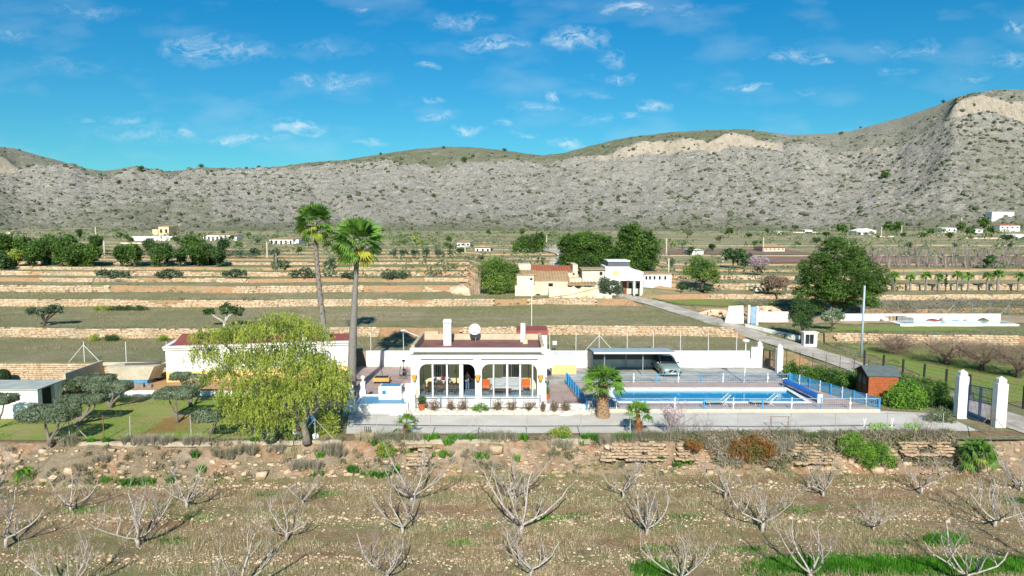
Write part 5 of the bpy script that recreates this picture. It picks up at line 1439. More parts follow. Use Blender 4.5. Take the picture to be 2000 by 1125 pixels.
# ---- small white shed on the left lawn
sh = thing('white_shed', 'small flat-roofed white shed with open side at the left end of the lawn', 'shed', (-40, 53, 0))
mb = MB(); mb.box(-46, -35.9, 51.3, 51.55, 0, 2.2); mb.box(-46, -45.75, 51.55, 54.2, 0, 2.2); mb.box(-45.75, -36.3, 53.95, 54.2, 0, 2.2); mb.box(-36.15, -35.9, 51.55, 51.8, 0, 2.2); mb.box(-36.29, -36.0, 53.4, 54.2, 0, 2.2); mb.obj('wall', WHITE, sh)
MB().prism([(-46.2, 51.2), (-35.8, 51.2), (-35.85, 54.3), (-46.2, 54.3)], 2.2, 2.3).obj('roof', flat('grey_roof', '#b4b8b0', '#9aa098', .9, .8, .02), sh)
MB().box(-45.6, -36.35, 53.8, 53.94, 0, 2.1).obj('inner_wall', flat('grey_block', '#8c8676', '#79745f', .9, 2), sh)

# ---- concrete trough, coil, blocks, wall stub
tk = thing('concrete_trough', 'tapered concrete trough with blue base in front of the stone wall', 'water trough', (-33.5, 60.5, 0))
CONL = flat('pale_concrete', '#c9c0a8', '#b3a98f', .9, 1.4, .02)
mb = MB(); a_ = [(-35.5, 60.3), (-32.5, 60.3), (-31.7, 61.8), (-34.8, 61.8)]
def frustum(mb, b, t_, z0, z1):
    n = len(b); mb.add([(x, y, z0) for x, y in b] + [(x, y, z1) for x, y in t_], [tuple(range(n - 1, -1, -1)), tuple(range(n, 2 * n))] + [(i, (i + 1) % n, n + (i + 1) % n, n + i) for i in range(n)])
frustum(mb, [(-35.4, 60.5), (-32.4, 60.5), (-31.9, 61.7), (-35.0, 61.7)], [(-36.0, 60.3), (-31.7, 60.3), (-31.4, 61.9), (-35.6, 61.9)], .85, 2.1); mb.obj('basin', CONL, tk)
mb = MB(); mb.box(-35.3, -32.5, 60.52, 61.6, .42, .849); mb.obj('blue_base', BLUEP, tk)
mb = MB(); mb.tube([(-34.6, 60.9, 2.15), (-31.6, 61.3, 2.2)], .1, 8); mb.obj('pipe', BLACKM, tk)
hp_ = thing('pipe_coil', 'big upright black pipe ring leaning by the corner of the yellow walled building', 'pipe ring', (-31.9, 62.0, .42))
mb = MB(); pts = [(-32.25 + .75 * cos(q * pi / 10), 62.2 + .3 * cos(q * pi / 10), 1.28 + .78 * sin(q * pi / 10)) for q in range(21)]
mb.tube(pts, .09, 8, False); mb.obj('ring', BLACKM, hp_, smooth=True)
for i, (x, y, s_) in enumerate(((-33.0, 59.3, .5), (-32.2, 59.6, .35), (-31.9, 59.2, .28))):
    o = MB().box(x, x + s_ * 1.4, y, y + s_, .42, .42 + s_ * .7, .2).obj('concrete_block', flat('grey_concrete', '#8d8b86', '#77756f', .9), bevel=.02)
    tag(o, ('largest', 'middle', 'smallest')[i] + ' grey concrete block on the earth right of the trough', 'block')
tag(MB().box(-38.6, -38.35, 58.4, 64.0, 0, 1.9).obj('concrete_wall', CONL), 'grey concrete end wall standing out from the dry stone wall', 'wall')
tag(MB().box(-38.3, -31.3, 63.72, 63.95, 1.45, 1.75).obj('concrete_beam', CONL), 'pale concrete beam along the top of the stone wall behind the trough', 'beam')

# ---- white retaining wall at the back
bw = thing('back_wall', 'long white retaining wall behind the patio, carport and driveway', 'wall', (5, 70.2, 0))
mb = MB(); mb.box(-15.0, 25.2, 70.05, 70.4, 0, 1.62); mb.obj('upper_wall', WHITE, bw, bevel=.02)
mb = MB(); mb.box(4.4, 24.6, 69.6, 70.04, 0, .85); mb.obj('ledge', WHITE, bw, bevel=.02)
yb = thing('yellow_block', 'low white and yellow storage block left of the carport', 'storage block', (5.1, 67, 0))
MB().box(3.9, 6.25, 66.4, 68.5, .95, 1.9).obj('upper_part', WHITE, yb, bevel=.02); MB().box(3.88, 6.27, 66.38, 68.5, 0, .949).obj('lower_part', YELLOW, yb)
tag(MB().prism([(2.62, 1.0), (2.62, 2.9), (3.6, 2.9), (3.85, 2.2), (3.85, 1.2)], 64.0, 64.4, 'y').obj('side_wall', WHITE), 'white curved screen wall right of the rear annex', 'wall')
tag(MB().box(2.64, 6.1, 53.4, 53.65, 0, .55).obj('patio_wall', WHITE, bevel=.02), 'low white wall in front of the patio between house and pool fence', 'wall')

# ---- carport
cp = thing('carport', 'low carport with flat grey roof over the parked silver car', 'carport', (11.3, 67, 0))
ROOFG = flat('carport_sheet', '#a9bcc0', '#98abb0', .6, 1.2, 0, .3)
mb = MB(); mb.prism([(64.9, 2.42), (69.4, 2.0), (69.4, 2.06), (64.9, 2.48)], 7.8, 15.75, 'x'); mb.obj('roof', ROOFG, cp)
MB().box(7.78, 15.79, 64.84, 64.9, 2.34, 2.5).obj('front_edge', WHITEM, cp)
pm = MB().box(-.05, .05, -.05, .05, 0, 2.3).mesh('post', GREYM)
for x in (8.9, 12.6): link('post', pm, cp, (x - 11.3, 65.6 - 67, 0))
for x in (7.9, 11.6, 15.6): link('post', MB().box(-.05, .05, -.05, .05, 0, 2.0).mesh('post', GREYM), cp, (x - 11.3, 69.3 - 67, 0))
mb = MB(); mb.prism([(69.4, 0), (69.4, 2.0), (65.6, 2.38), (65.1, 2.0), (65.0, 1.2), (65.3, 0)], 7.7, 7.76, 'x'); mb.obj('side_panel', flat('dark_panel', '#2c3a42', '#22303a', .5), cp)
MB().box(7.8, 15.4, 69.32, 69.38, .9, 1.98).obj('back_panel', flat('green_grey_panel', '#56645f', '#4a5753', .7), cp)

# ---- car
car = thing('parked_car', 'pale silver-green estate car parked nose out under the carport', 'car', (15.2, 67.2, .04), radians(3))
SILV = flat('car_paint', '#98aaa6', '#93a5a1', .22, 3, 0, .6, .35)
def loft(mb, secs):
    n = len(secs[0]); vs = [p for s_ in secs for p in s_]
    fs = [(i * n + k, i * n + (k + 1) % n, (i + 1) * n + (k + 1) % n, (i + 1) * n + k) for i in range(len(secs) - 1) for k in range(n)]
    fs += [tuple(range(n - 1, -1, -1)), tuple((len(secs) - 1) * n + k for k in range(n))]
    mb.add(vs, fs)
def sec(y, w, zb, zt, wt, sh_=.62):
    # rounded body section, widest at the shoulder
    zs = lerp(zb, zt, sh_)
    return [(-w * .86, y, zb), (-w, y, lerp(zb, zs, .35)), (-w, y, zs), (-wt, y, zt), (-wt * .5, y, zt + .025), (wt * .5, y, zt + .025), (wt, y, zt), (w, y, zs), (w, y, lerp(zb, zs, .35)), (w * .86, y, zb)]
mb = MB(); loft(mb, [sec(-2.36, .72, .34, .72, .62), sec(-2.28, .86, .26, .84, .74), sec(-1.9, .94, .22, .96, .8), sec(-1.1, .95, .22, 1.04, .84), (sec(-.7, .95, .22, 1.07, .86)), sec(1.5, .95, .22, 1.08, .86), sec(2.15, .92, .24, 1.06, .82), sec(2.36, .84, .34, .98, .74)])
mb.obj('body', SILV, car, smooth=True, world=False)
mb = MB()
def csec(y, w, z0, wt, z1): return [(-w, y, z0), (-wt, y, z1 - .05), (-wt + .08, y, z1), (wt - .08, y, z1), (wt, y, z1 - .05), (w, y, z0)]
loft(mb, [csec(-.95, .84, 1.05, .8, 1.1), csec(-.2, .86, 1.06, .68, 1.56), csec(.3, .87, 1.06, .68, 1.64), csec(1.4, .87, 1.06, .66, 1.62), csec(2.0, .84, 1.05, .62, 1.4), csec(2.25, .8, 1.03, .72, 1.08)])
mb.obj('cabin', DARKG, car, smooth=False, world=False)
mb = MB(); mb.prism([(-.62, -.12), (.62, -.12), (.64, .3), (.62, 1.4), (.55, 1.7), (-.55, 1.7), (-.62, 1.4), (-.64, .3)], 1.63, 1.665); mb.obj('roof', SILV, car, bevel=.02, world=False)
for s_ in (-1, 1):
    MB().tube([(s_ * .8, -.9, 1.09), (s_ * .69, -.2, 1.57), (s_ * .68, .3, 1.65)], .035, 5).obj('windscreen_pillar', SILV, car, world=False)
    MB().box(s_ * .72 - .22 * (s_ > 0), s_ * .72 + .22 * (s_ < 0), -2.335, -2.28, .68, .78).obj('headlight', flat('headlamp', '#dfe4e6', None, .1, 3, 0, .8), car, bevel=.02, world=False)
    MB().prism([(s_ * .84, .38), (s_ * .84, .6), (s_ * .7, .56), (s_ * .62, .42)], -2.36, -2.3, 'y').obj('air_intake', BLACKM, car, world=False)
    MB().box(s_ * 1.0 - .1, s_ * 1.0 + .1, -.72, -.6, 1.05, 1.18).obj('wing_mirror', SILV if s_ < 0 else BLACKM, car, bevel=.03, world=False)
    for y in (-1.45, 1.42):
        w_ = MB(); w_.tube([(s_ * .72, y, .35), (s_ * .975, y, .35)], .35, 16); wo_ = w_.obj('wheel', flat('tyre', '#1a1a1b', None, .8), car, smooth=False, world=False)
        q = MB(); q.tube([(s_ * .976, y, .35), (s_ * .985, y, .35)], .22, 12); q.obj('rim', GREYM, wo_, world=False)
    MB().tube([(s_ * .96, -1.0, .62), (s_ * .965, 1.1, .66)], .012, 4).obj('door_line', BLACKM, car, world=False)
mb = MB(); mb.prism([(.42 * cos(q * pi / 8) * (1 if abs(cos(q * pi / 8)) < .9 else .95), .62 + .14 * sin(q * pi / 8)) for q in range(16)], -2.40, -2.34, 'y'); gr_ = mb.obj('grille', BLACKM, car, world=False)
MB().prism([(-.16, .5), (-.1, .5), (.16, .74), (.1, .74)], -2.41, -2.401, 'y').obj('grille_bar', WHITEM, gr_, world=False)
MB().box(-.26, .26, -2.43, -2.405, .38, .48).obj('number_plate', WHITEM, car, world=False)
for s_ in (-.35, .35): MB().box(s_ - .22, s_ + .22, .05, .18, 1.0, 1.3).obj('seat_back', GREYF, car, bevel=.05, world=False)

# ---- pool, deck, coping
PX0, PX1, PY0, PY1 = 8.6, 24.0, 55.3, 59.3
DK = .24
t = NT('deck_paving'); P = t.pos()
br = t.n('ShaderNodeTexBrick'); br.inputs['Scale'].default_value = 1; br.inputs['Brick Width'].default_value = .4; br.inputs['Row Height'].default_value = .4; br.offset = 0
br.inputs['Mortar Size'].default_value = .012; br.inputs['Color1'].default_value = rgb('#b49f95'); br.inputs['Color2'].default_value = rgb('#a6928a'); br.inputs['Mortar'].default_value = rgb('#8d7d76'); t.l(P, br.inputs['Vector'])
DECK = t.fin(t.mix(t.math('MULTIPLY', t.noise(P, .6, 5, .6), .35), br.outputs['Color'], '#c3b2a8'), .7, .3)
mb = MB(); mb.prism([(5.9, 53.2), (28.8, 53.2), (27.95, PY0), (5.68, PY0)], 0, DK); mb.prism([(5.2, PY1), (26.45, PY1), (25.4, 62.1), (5.0, 62.1)], 0, DK)
mb.prism([(5.68, PY0), (PX0, PY0), (PX0, PY1), (5.2, PY1)], 0, DK); mb.prism([(PX1, PY0), (27.95, PY0), (26.45, PY1), (PX1, PY1)], 0, DK)
tag(mb.obj('pool_deck', DECK), kind='structure')
mb = MB(); mb.box(5.85, 28.85, 53.0, 53.19, 0, .27); tag(mb.obj('deck_kerb', flat('beige_kerb', '#c9bda6', '#b5a890', .9, 2)), kind='structure')
t = NT('pool_water'); P = t.pos()
f1 = t.noise(t.pos((.5, 1, 1)), .5, 3, .5, .35, .65)  # caustic light on the water, painted as soft noise between two blues
t.fin(t.mix(f1, '#1c8db4', '#1579a4'), .05, .4)
t.bump(t.noise(P, 1.6, 3, .5, 0, 1), .012)
tag(MB().sheet([(PX0, PY0, .12), (PX1, PY0, .12), (PX1, PY1, .12), (PX0, PY1, .12)]).obj('pool_water', t.m, fix=False), kind='structure')
cp_ = thing('pool_coping', 'white coping round the long blue swimming pool', 'coping', (16, 57, DK))
for x0, x1, y0, y1, nm in ((PX0 - .35, PX1 + .35, PY1 - .02, PY1 + .75, 'coping_slab'), (PX0 - .35, PX1 + .35, PY0 - .3, PY0 + .02, 'coping_slab'), (PX0 - .35, PX0 + .02, PY0 + .021, PY1 - .021, 'coping_slab'), (PX1 - .02, PX1 + .35, PY0 + .021, PY1 - .021, 'coping_slab')):
    MB().box(x0, x1, y0, y1, DK + .001, DK + .05).obj(nm, WHITE, cp_)
MB().box(PX0 + .001, PX1 - .001, PY1 - .012, PY1 - .004, .0, DK).obj('tile_band', flat('pale_blue_tile', '#bfe0ea', '#a5d0de', .3, 8), cp_)
rl = thing('pool_cover_roller', 'rolled up bright blue pool cover on a roller at the right end of the pool', 'pool cover', (24.7, 57.2, DK))
RC = flat('blue_cover', '#1f63b8', '#2b74c6', .45, 3, 0, .5)
a_, b_ = Vector((24.35, 60.6, .72)), Vector((24.95, 54.9, .72))
mb = MB(); pp = [a_.lerp(b_, q / 22) for q in range(23)]; mb.tube(pp, [.24 + .012 * (q % 2) + .01 * sin(q) for q in range(23)], 14); mb.obj('cover', RC, rl, smooth=True)
for p in (a_, b_):
    mb = MB(); mb.box(p.x - .2, p.x + .2, p.y - .04, p.y + .04, DK, .98); mb.obj('end_stand', WHITEM, rl, bevel=.02)
# loungers
def lounger(label, x, y, rz):
    r = thing('sun_lounger', label, 'sun lounger', (x, y, DK), rz, 'sun loungers by the pool')
    TURQ = flat('turquoise_mesh', '#7fb5b0', '#6ea5a2', .7, 8)
    mb = MB(); mb.tube([(-1, -.3, .3), (.35, -.3, .3)], .022); mb.tube([(-1, .3, .3), (.35, .3, .3)], .022); mb.tube([(-1, -.3, .3), (-1, .3, .3)], .022); mb.obj('frame', WHITEM, r, world=False)
    MB().box(-.98, .35, -.28, .28, .3, .315).obj('seat', TURQ, r, world=False)
    mb = MB(); mb.add([(.35, -.28, .3), (.35, .28, .3), (1.0, .28, .88), (1.0, -.28, .88), (.36, -.28, .28), (.36, .28, .28), (1.01, .28, .86), (1.01, -.28, .86)], [(0, 1, 2, 3), (7, 6, 5, 4), (0, 3, 7, 4), (1, 5, 6, 2), (3, 2, 6, 7), (0, 4, 5, 1)]); mb.obj('backrest', TURQ, r, world=False)
    mb = MB(); mb.tube([(.35, -.3, .3), (1.0, -.3, .88)], .022); mb.tube([(.35, .3, .3), (1.0, .3, .88)], .022); mb.obj('back_frame', WHITEM, r, world=False)
    for sy_ in (-.3, .3):
        for x0, x1 in ((-.8, -.65), (.2, .75)): MB().tube([(x0, sy_, .3), (x1, sy_, 0)], .02).obj('leg', WHITEM, r, world=False)
        MB().tube([(.75, sy_, .66), (.35, sy_, 0)], .018).obj('strut', WHITEM, r, world=False)
lounger('left sun lounger with turquoise mesh between the fence and the pool', 16.5, 54.4, .05)
lounger('right sun lounger with turquoise mesh between the fence and the pool', 20.2, 54.4, -.03)
ld = thing('pool_ladder', 'curved steel handrail at the left end of the pool', 'handrail', (9.2, 58.2, DK))
for y in (57.9, 58.4): MB().tube([(8.2, y, DK), (8.2, y, 1.0), (8.5, y, 1.1), (9.3, y, .5), (9.4, y, .13)], .02).obj('rail', GREYM, ld, smooth=True)
# pool fences
picket_fence('pool_fence', 'front pool fence of pale blue pickets along the gravel path', 'fence', (5.9, 53.1), (28.8, 53.1), .9, BLUELT, BLUEF, .16, 4.6, DK, mr=BLUELT, star=True, wid=.013)
picket_fence('pool_fence', 'blue slatted pool fence on the house side of the pool', 'fence', (5.0, 62.1), (5.9, 53.1), .92, BLUEF, BLUEF, .1, 1.1, DK, wid=.05)
picket_fence('pool_fence', 'pale pool fence between the pool and the driveway', 'fence', (5.0, 62.1), (25.4, 62.1), .82, BLUELT, BLUEF, .16, 4.0, DK, mr=BLUELT, star=True, wid=.015)
picket_fence('pool_fence', 'blue slatted pool fence at the right end by the hedge', 'fence', (25.4, 62.1), (28.8, 53.1), .92, BLUEF, BLUEF, .12, 2.2, DK, star=True, wid=.03)
# shower frame at the right fence
sf = thing('shower_frame', 'white and blue arched tube frame at the back right corner of the pool', 'frame', (25.2, 61, DK))
MB().tube([(24.8, 61.2, DK), (24.8, 61.2, 1.2), (25.0, 61.2, 1.35), (25.2, 61.2, 1.2), (25.2, 61.2, DK)], .025).obj('arch', BLUEF, sf)

# ---- lamp post in the driveway
lp = thing('lamp_post', 'slender white lamp post with disc shade behind the pool fence', 'lamp post', (21.5, 62.8, 0))
MB().tube([(21.5, 62.8, 0), (21.5, 62.8, 3.9)], [.06, .045], 8).obj('pole', WHITEM, lp); MB().lathe([(.05, 3.75), (.3, 3.9), (.33, 4.0), (.28, 4.08), (.05, 4.12)], (21.5, 62.8, 0), 16).obj('lamp_shade', WHITEM, lp, smooth=True)
MB().lathe([(.15, 0), (.15, .15), (.07, .2)], (21.5, 62.8, 0), 8).obj('foot', WHITEM, lp)

# ---- small gate at the back and its pillars
def pillar(label, x, y, w, h, rz=0, m=WHITE, z=0.0, pyr=.35, base=.0):
    r = thing('gate_pillar', label, 'pillar', (x, y, z), rz)
    MB().box(-w / 2, w / 2, -w / 2, w / 2, 0, h - pyr - .15).obj('shaft', m, r, world=False, bevel=.015)
    MB().box(-w * .37, w * .37, -w * .37, w * .37, h - pyr - .15, h - pyr * .6).obj('cap', m, r, world=False)
    mb = MB(); k = w * .37; zz = h - pyr * .6; mb.add([(-k, -k, zz), (k, -k, zz), (k, k, zz), (-k, k, zz), (0, 0, h)], [(0, 1, 4), (1, 2, 4), (2, 3, 4), (3, 0, 4)]); mb.obj('point', m, r, world=False)
    return r
pillar('left white pillar of the small black gate behind the driveway', 25.35, 69.9, .55, 2.7)
pillar('right white pillar of the small black gate behind the driveway', 26.35, 67.2, .55, 2.9)
tag(MB().box(24.45, 25.2, 69.45, 69.9, 0, 2.1, radians(-12)).obj('wing_wall', WHITE), 'white wing wall left of the small black gate', 'wall')
def bar_gate(label, p0, p1, h, m, n, z=0.0, leaves=2, mid=.55, name='metal_gate'):
    L_ = sqrt((p1[0] - p0[0]) ** 2 + (p1[1] - p0[1]) ** 2); r = thing(name, label, 'gate', (p0[0], p0[1], z), atan2(p1[1] - p0[1], p1[0] - p0[0]))
    for k in range(leaves):
        a, b = k * L_ / leaves + .02, (k + 1) * L_ / leaves - .02
        mb = MB(); mb.box(a, a + .06, -.03, .03, .05, h); mb.box(b - .06, b, -.03, .03, .05, h)
        for zz in (.08, h * mid, h - .04): mb.box(a + .06, b - .06, -.025, .025, zz - .03, zz + .03)
        mb.obj('gate_leaf', m, r, world=False)
        for i in range(n): xx = lerp(a + .06, b - .06, (i + .5) / n); link('bar', MB().box(-.01, .01, -.01, .01, .1, h - .05).mesh('bar', m), r, (xx, 0, 0))
    return r
bar_gate('small black double gate between two white pillars behind the driveway', (25.6, 69.55), (26.25, 67.6), 2.0, BLACKM, 7)
# ---- main gate at the right
pillar('tall white gate pillar with pointed top, left of the blue gate', 34.2, 51.6, .68, 3.75, radians(-9))
pillar('tall white gate pillar with pointed top, right of the blue gate', 35.5, 49.3, .7, 3.75, radians(-9))
bar_gate('dark blue barred gate between the two tall white pillars', (34.45, 51.2), (35.3, 49.7), 2.6, flat('dark_blue_metal', '#2a3f5f', '#24385a', .5), 8, .1)
tag(MB().box(34.7, 35.3, 52.6, 53.1, 0, 1.3).obj('white_bollard', WHITE, bevel=.03), 'low white block seen through the bars of the blue gate', 'block')

# ---- wooden shed
ws = thing('wooden_shed', 'orange-brown wooden garden shed with grey felt roof behind the pool hedge', 'shed', (31.5, 58.6, 0), radians(-4))
def L(x, y): return x, y
ZB_ = .1
mb = MB()
ORW = flat('orange_boards', '#b0653c', '#96502c', .75, 5, .02); DBR = flat('dark_boards', '#5b3a2a', '#4a2e22', .8, 5, .02); FELT = flat('roof_felt', '#5f6a68', '#525c5a', .9, 2, .02)
MB().prism([(-1.15, ZB_), (1.15, ZB_), (1.15, 1.95), (0, 2.45), (-1.15, 1.95)], -1.2, 1.2, 'x').obj('wall', DBR, ws, world=False)
bm_ = MB().box(-1.22, 1.22, -.012, .012, -.065, .065).mesh('board', ORW)
for i in range(13): link('board', bm_, ws, (0, -1.172 - .004 * (i % 2), ZB_ + .08 + i * .142), (radians(4), 0, 0))
bm_ = MB().box(-.012, .012, -1.14, 1.14, -.065, .065).mesh('board', DBR)
for i in range(13): link('board', bm_, ws, (-1.222, 0, ZB_ + .08 + i * .142), (0, radians(4), 0))
for s_ in (-1, 1):
    mb = MB(); z0, z1 = 1.92, 2.5
    mb.add([(-1.4, s_ * 1.3, z0 - .05), (1.4, s_ * 1.3, z0 - .05), (1.4, 0, z1), (-1.4, 0, z1), (-1.4, s_ * 1.3, z0), (1.4, s_ * 1.3, z0), (1.4, 0, z1 + .05), (-1.4, 0, z1 + .05)], [(0, 1, 2, 3), (7, 6, 5, 4), (0, 4, 5, 1), (1, 5, 6, 2), (2, 6, 7, 3), (3, 7, 4, 0)])
    mb.obj('roof_slope', FELT, ws, world=False)
for s_ in (-1, 1):
    d_ = MB().box(-1.27, -1.24, s_ * .4 - .36, s_ * .4 + .36, .15, 1.85).obj('door', flat('shed_door', '#6d4a38', '#5a3b2c', .8, 6), ws, world=False)
    MB().box(-1.285, -1.271, s_ * .4 - .2, s_ * .4 + .2, 1.05, 1.6).obj('pane', flat('dull_glass', '#6f7a78', None, .2), d_, world=False)

# ---- tall pole, meter box, side fence
tag(MB().tube([(37.9, 74, .2), (37.9, 74, 8.0)], [.13, .1], 10).obj('utility_pole', flat('grey_blue_pole', '#a9b8be', '#98a8ae', .5, 4), smooth=True), 'tall plain grey-blue pole beside the road', 'pole')
mbx = thing('meter_box', 'small white utility cabinet with dark doors beside the road', 'cabinet', (33.9, 78.5, .7))
mx_, my_ = at_depth(1581, 660, 78.5)[0], 78.5; zz = tz(mx_, my_)
mbx.location = (mx_, my_, zz)
MB().box(-.75, .75, -.35, .45, -.1, 1.55).obj('cabinet_body', WHITE, mbx, world=False, bevel=.02); MB().box(-.85, .85, -.45, .55, 1.55, 1.66).obj('lid', WHITE, mbx, world=False)
for s_ in (-1, 0): MB().box(-.62 + (s_ + 1) * .5, -.16 + (s_ + 1) * .5, -.375, -.352, .3, 1.4).obj('door', DARKG, mbx, world=False)
def wire_fence(name, label, pts, h, postm, wires=3, rad=.03, wirem=GREYM, braces=(), zf=None, mesh=False, pw=None):
    r = thing(name, label, 'fence', (pts[0][0], pts[0][1], pts[0][2]))
    O = Vector(pts[0])
    for i, p in enumerate(pts):
        mb = MB(); mb.tube([(0, 0, -.1), (0, 0, h)], rad, 6) if pw is None else mb.box(-pw, pw, -pw, pw, -.1, h)
        link('post', mb.mesh('post', postm), r, tuple(Vector(p) - O), (radians(R.uniform(-1.5, 1.5)), radians(R.uniform(-1.5, 1.5)), 0))
    for i in braces:
        p = Vector(pts[i]) - O; d = Vector(pts[min(i + 1, len(pts) - 1)]) - Vector(pts[max(0, i - 1)]); d.normalize()
        for s_ in (-1, 1): MB().tube([p + Vector((0, 0, h * .85)), p + d * s_ * h * .75], rad * .8, 5).obj('brace', postm, r, world=False)
    mb = MB()
    for k in range(wires):
        z = h * (.98 - k * .9 / max(1, wires - 1) * 1) if wires > 1 else h * .97
        for a, b in zip(pts, pts[1:]):
            A_ = Vector(a) - O + Vector((0, 0, z)); B_ = Vector(b) - O + Vector((0, 0, z))
            mb.tube([A_, A_.lerp(B_, .5) - Vector((0, 0, .02)), B_], .007 if not mesh else .006, 3, False)
    mb.obj('wires', wirem, r, world=False, fix=False)['kind'] = 'stuff'
    return r
# front fence on the bank top
def fpt(px): 
    X = (px - 1000) / F_PX * 46.6 * 1.0; return (X, bank_top(X) + .15, 0)
GP = flat('pale_post', '#b5b2a8', '#9b988e', .7, 6); BP = flat('rusty_post', '#8f6a52', '#74523e', .8, 6)
wire_fence('wire_fence', 'wire fence with pale posts in front of the lawn', [fpt(p) for p in (-20, 128, 247, 366, 490)], 1.85, GP, 4, braces=(1,))
tag(MB().tube([(fpt(190)[0], fpt(190)[1] + .3, 0), (fpt(190)[0], fpt(190)[1] + .3, 1.75)], .035).obj('post', BP), 'single rusty post in the grass behind the lawn fence', 'post')
wire_fence('wire_fence', 'wire fence with thin posts along the gravel path in front of the house', [fpt(p) for p in (608, 730, 838, 931, 1030, 1138, 1237)], 1.7, GP, 3, braces=(0, 3))
wire_fence('wire_fence', 'wire fence with thin posts in front of the pool', [fpt(p) for p in (1237.5, 1345, 1453, 1560, 1651, 1757, 1868)], 1.7, GP, 3, braces=(3,))
wire_fence('wire_fence', 'short rusty wire fence right of the tall white gate pillar', [fpt(p) for p in (1966, 2060, 2140)], 1.9, BP, 3, braces=(0,))
# fence on the back wall and beyond
bx_ = [-14.6, -11.2, -7.4, -3.6, .2, 3.9, 6.6, 9.0, 11.9, 14.6, 17.4, 20.3, 23.2]
wire_fence('wire_fence', 'wire fence of thin white posts on top of the white back wall', [(x, 70.55, 1.5) for x in bx_], 2.0, WHITEM, 4, .028, braces=(7,))
wire_fence('wire_fence', 'wire fence of thin white posts above the trough and stone wall', [(x, 65.0, 1.5) for x in (-40.8, -36.8, -32.9, -29.2)], 2.0, WHITEM, 4, .03, braces=(0,))
tag(MB().box(4.2, 4.6, 70.42, 70.46, 2.2, 2.6).obj('notice_board', WHITEM), 'small blank white notice board on the back fence', 'sign')
# dark fence beside the road
rf = []
for k in range(8):
    X, Y = lerp(34.8, 39.9, k / 7) + .9, lerp(69, 54, k / 7); rf.append((X, Y, tz(X, Y)))
wire_fence('roadside_fence', 'dark roadside fence with square posts between road and bare orchard', rf, 1.85, BLACKM, 6, .03, BLACKM, pw=.07)
hf = [(27.0 + k * 1.15, 67.2 - k * .42, 0) for k in range(9)]
wire_fence('roadside_fence', 'thin dark wire fence between the hedge and the road', [(27.0 + k * 1.0, 70.2 - k * .75, 0) for k in range(8)], 1.8, BLACKM, 4, .025, BLACKM)
# flagpole behind the house, long cable
tag(MB().tube([(1.85, 62.9 + 1.5, 0), (1.85, 64.4, 8.0)], .035, 6).obj('flagpole', WHITEM), 'bare thin white pole rising behind the right end of the white house', 'pole')
# ================================================================== FARMHOUSES
def zat(py, Y): return at_depth(1000, py, Y)[2]
def xat(px, Y): return at_depth(px, 560, Y)[0]
OLDW = flat('weathered_render', '#e0d3b8', '#c9b594', .95, .5, .05)
OLDW2 = flat('pinkish_render', '#e4d6c2', '#d2bda2', .95, .5, .05)
GREYW = flat('grey_render', '#c9c6b4', '#b4b2a2', .95, .6, .03)
TANR = flat('old_tile_roof', '#b79c78', '#a0835f', .95, 1.2, .05)
REDT = flat('red_tile_roof', '#b0704f', '#a05f42', .9, 1.2, .05)
SLATE = flat('slate_roof', '#5d636a', '#50565d', .7, 1, .02)
BROWND = flat('brown_door', '#8a4a30', None, .6)
def pbox(Y, x0, x1, y0, y1, dep, m, name, par, zb=None, bevel=0):
    return MB().box(xat(x0, Y), xat(x1, Y), Y, Y + dep, zat(y1, Y) if zb is None else zb, zat(y0, Y)).obj(name, m, par, bevel=bevel)
def shedroof(Y, x0, x1, yfront, yback, dep, m, par, name='roof', th=.12, over=.15):
    z0 = zat(yfront, Y); z1 = zat(yback, Y + dep)
    mb = MB(); mb.prism([(Y - over, z0 - .03), (Y + dep + over * .5, z1), (Y + dep + over * .5, z1 + th), (Y - over, z0 + th - .03)], xat(x0, Y), xat(x1, Y), 'x')
    o = mb.obj(name, m, par)
    # tile courses
    n = max(3, int((xat(x1, Y) - xat(x0, Y)) / .45)); tm = MB()
    for i in range(n):
        x = lerp(xat(x0, Y), xat(x1, Y), (i + .5) / n); tm.tube([(x, Y - over, z0 + th - .02), (x, Y + dep + over * .5, z1 + th + .02)], .09, 5)
    q = tm.obj('tile_courses', m, None); q.parent = o; q['kind'] = 'stuff'
    return o
def win(par, Y, x0, x1, y0, y1, m=None, name='window', fr=.0):
    return MB().box(xat(x0, Y), xat(x1, Y), Y - .06, Y - .005, zat(y1, Y), zat(y0, Y)).obj(name, m or DARKG, par)
GZ = 3.3
w_ = thing('ruined_wall', 'long weathered pale wall of the ruined farmyard, nearest the terrace wall', 'wall', (xat(1120, 100.6), 100.6, GZ))
pts = [(xat(1072, 100.6), zat(560, 100.6))]
for i in range(1, 18): pts.append((lerp(xat(1072, 100.6), xat(1170, 100.6), i / 18), zat(560 + R.uniform(-1.5, 2.2) + (3 if 9 < i < 12 else 0), 100.6)))
pts.append((xat(1170, 100.6), zat(566, 100.6)))
MB().prism([(pts[0][0], GZ)] + pts + [(pts[-1][0], GZ)], 100.6, 101.1, 'y').obj('wall', OLDW, w_)
MB().box(xat(1073, 100.6), xat(1078, 100.6), 101.1, 103.5, GZ, zat(566, 100.6)).obj('side_wall', OLDW, w_)
MB().prism([(xat(1170, 100.6), GZ), (xat(1170, 100.6), zat(573, 100.6)), (xat(1196, 100.6), zat(577, 100.6)), (xat(1196, 100.6), GZ)], 100.8, 101.2, 'y').obj('low_wall', OLDW, w_)
fa = thing('farmhouse', 'tan old farmhouse with shallow brown tile roof behind the ruined wall', 'farmhouse', (xat(1075, 105), 105, GZ))
pbox(103.5, 1006, 1044, 558, 578, .5, OLDW2, 'yard_wall', fa, GZ)
pbox(104.6, 1044, 1110, 548, 575, 4.5, OLDW, 'wall', fa, GZ); shedroof(104.6, 1043, 1113, 548, 531, 4.6, TANR, fa)
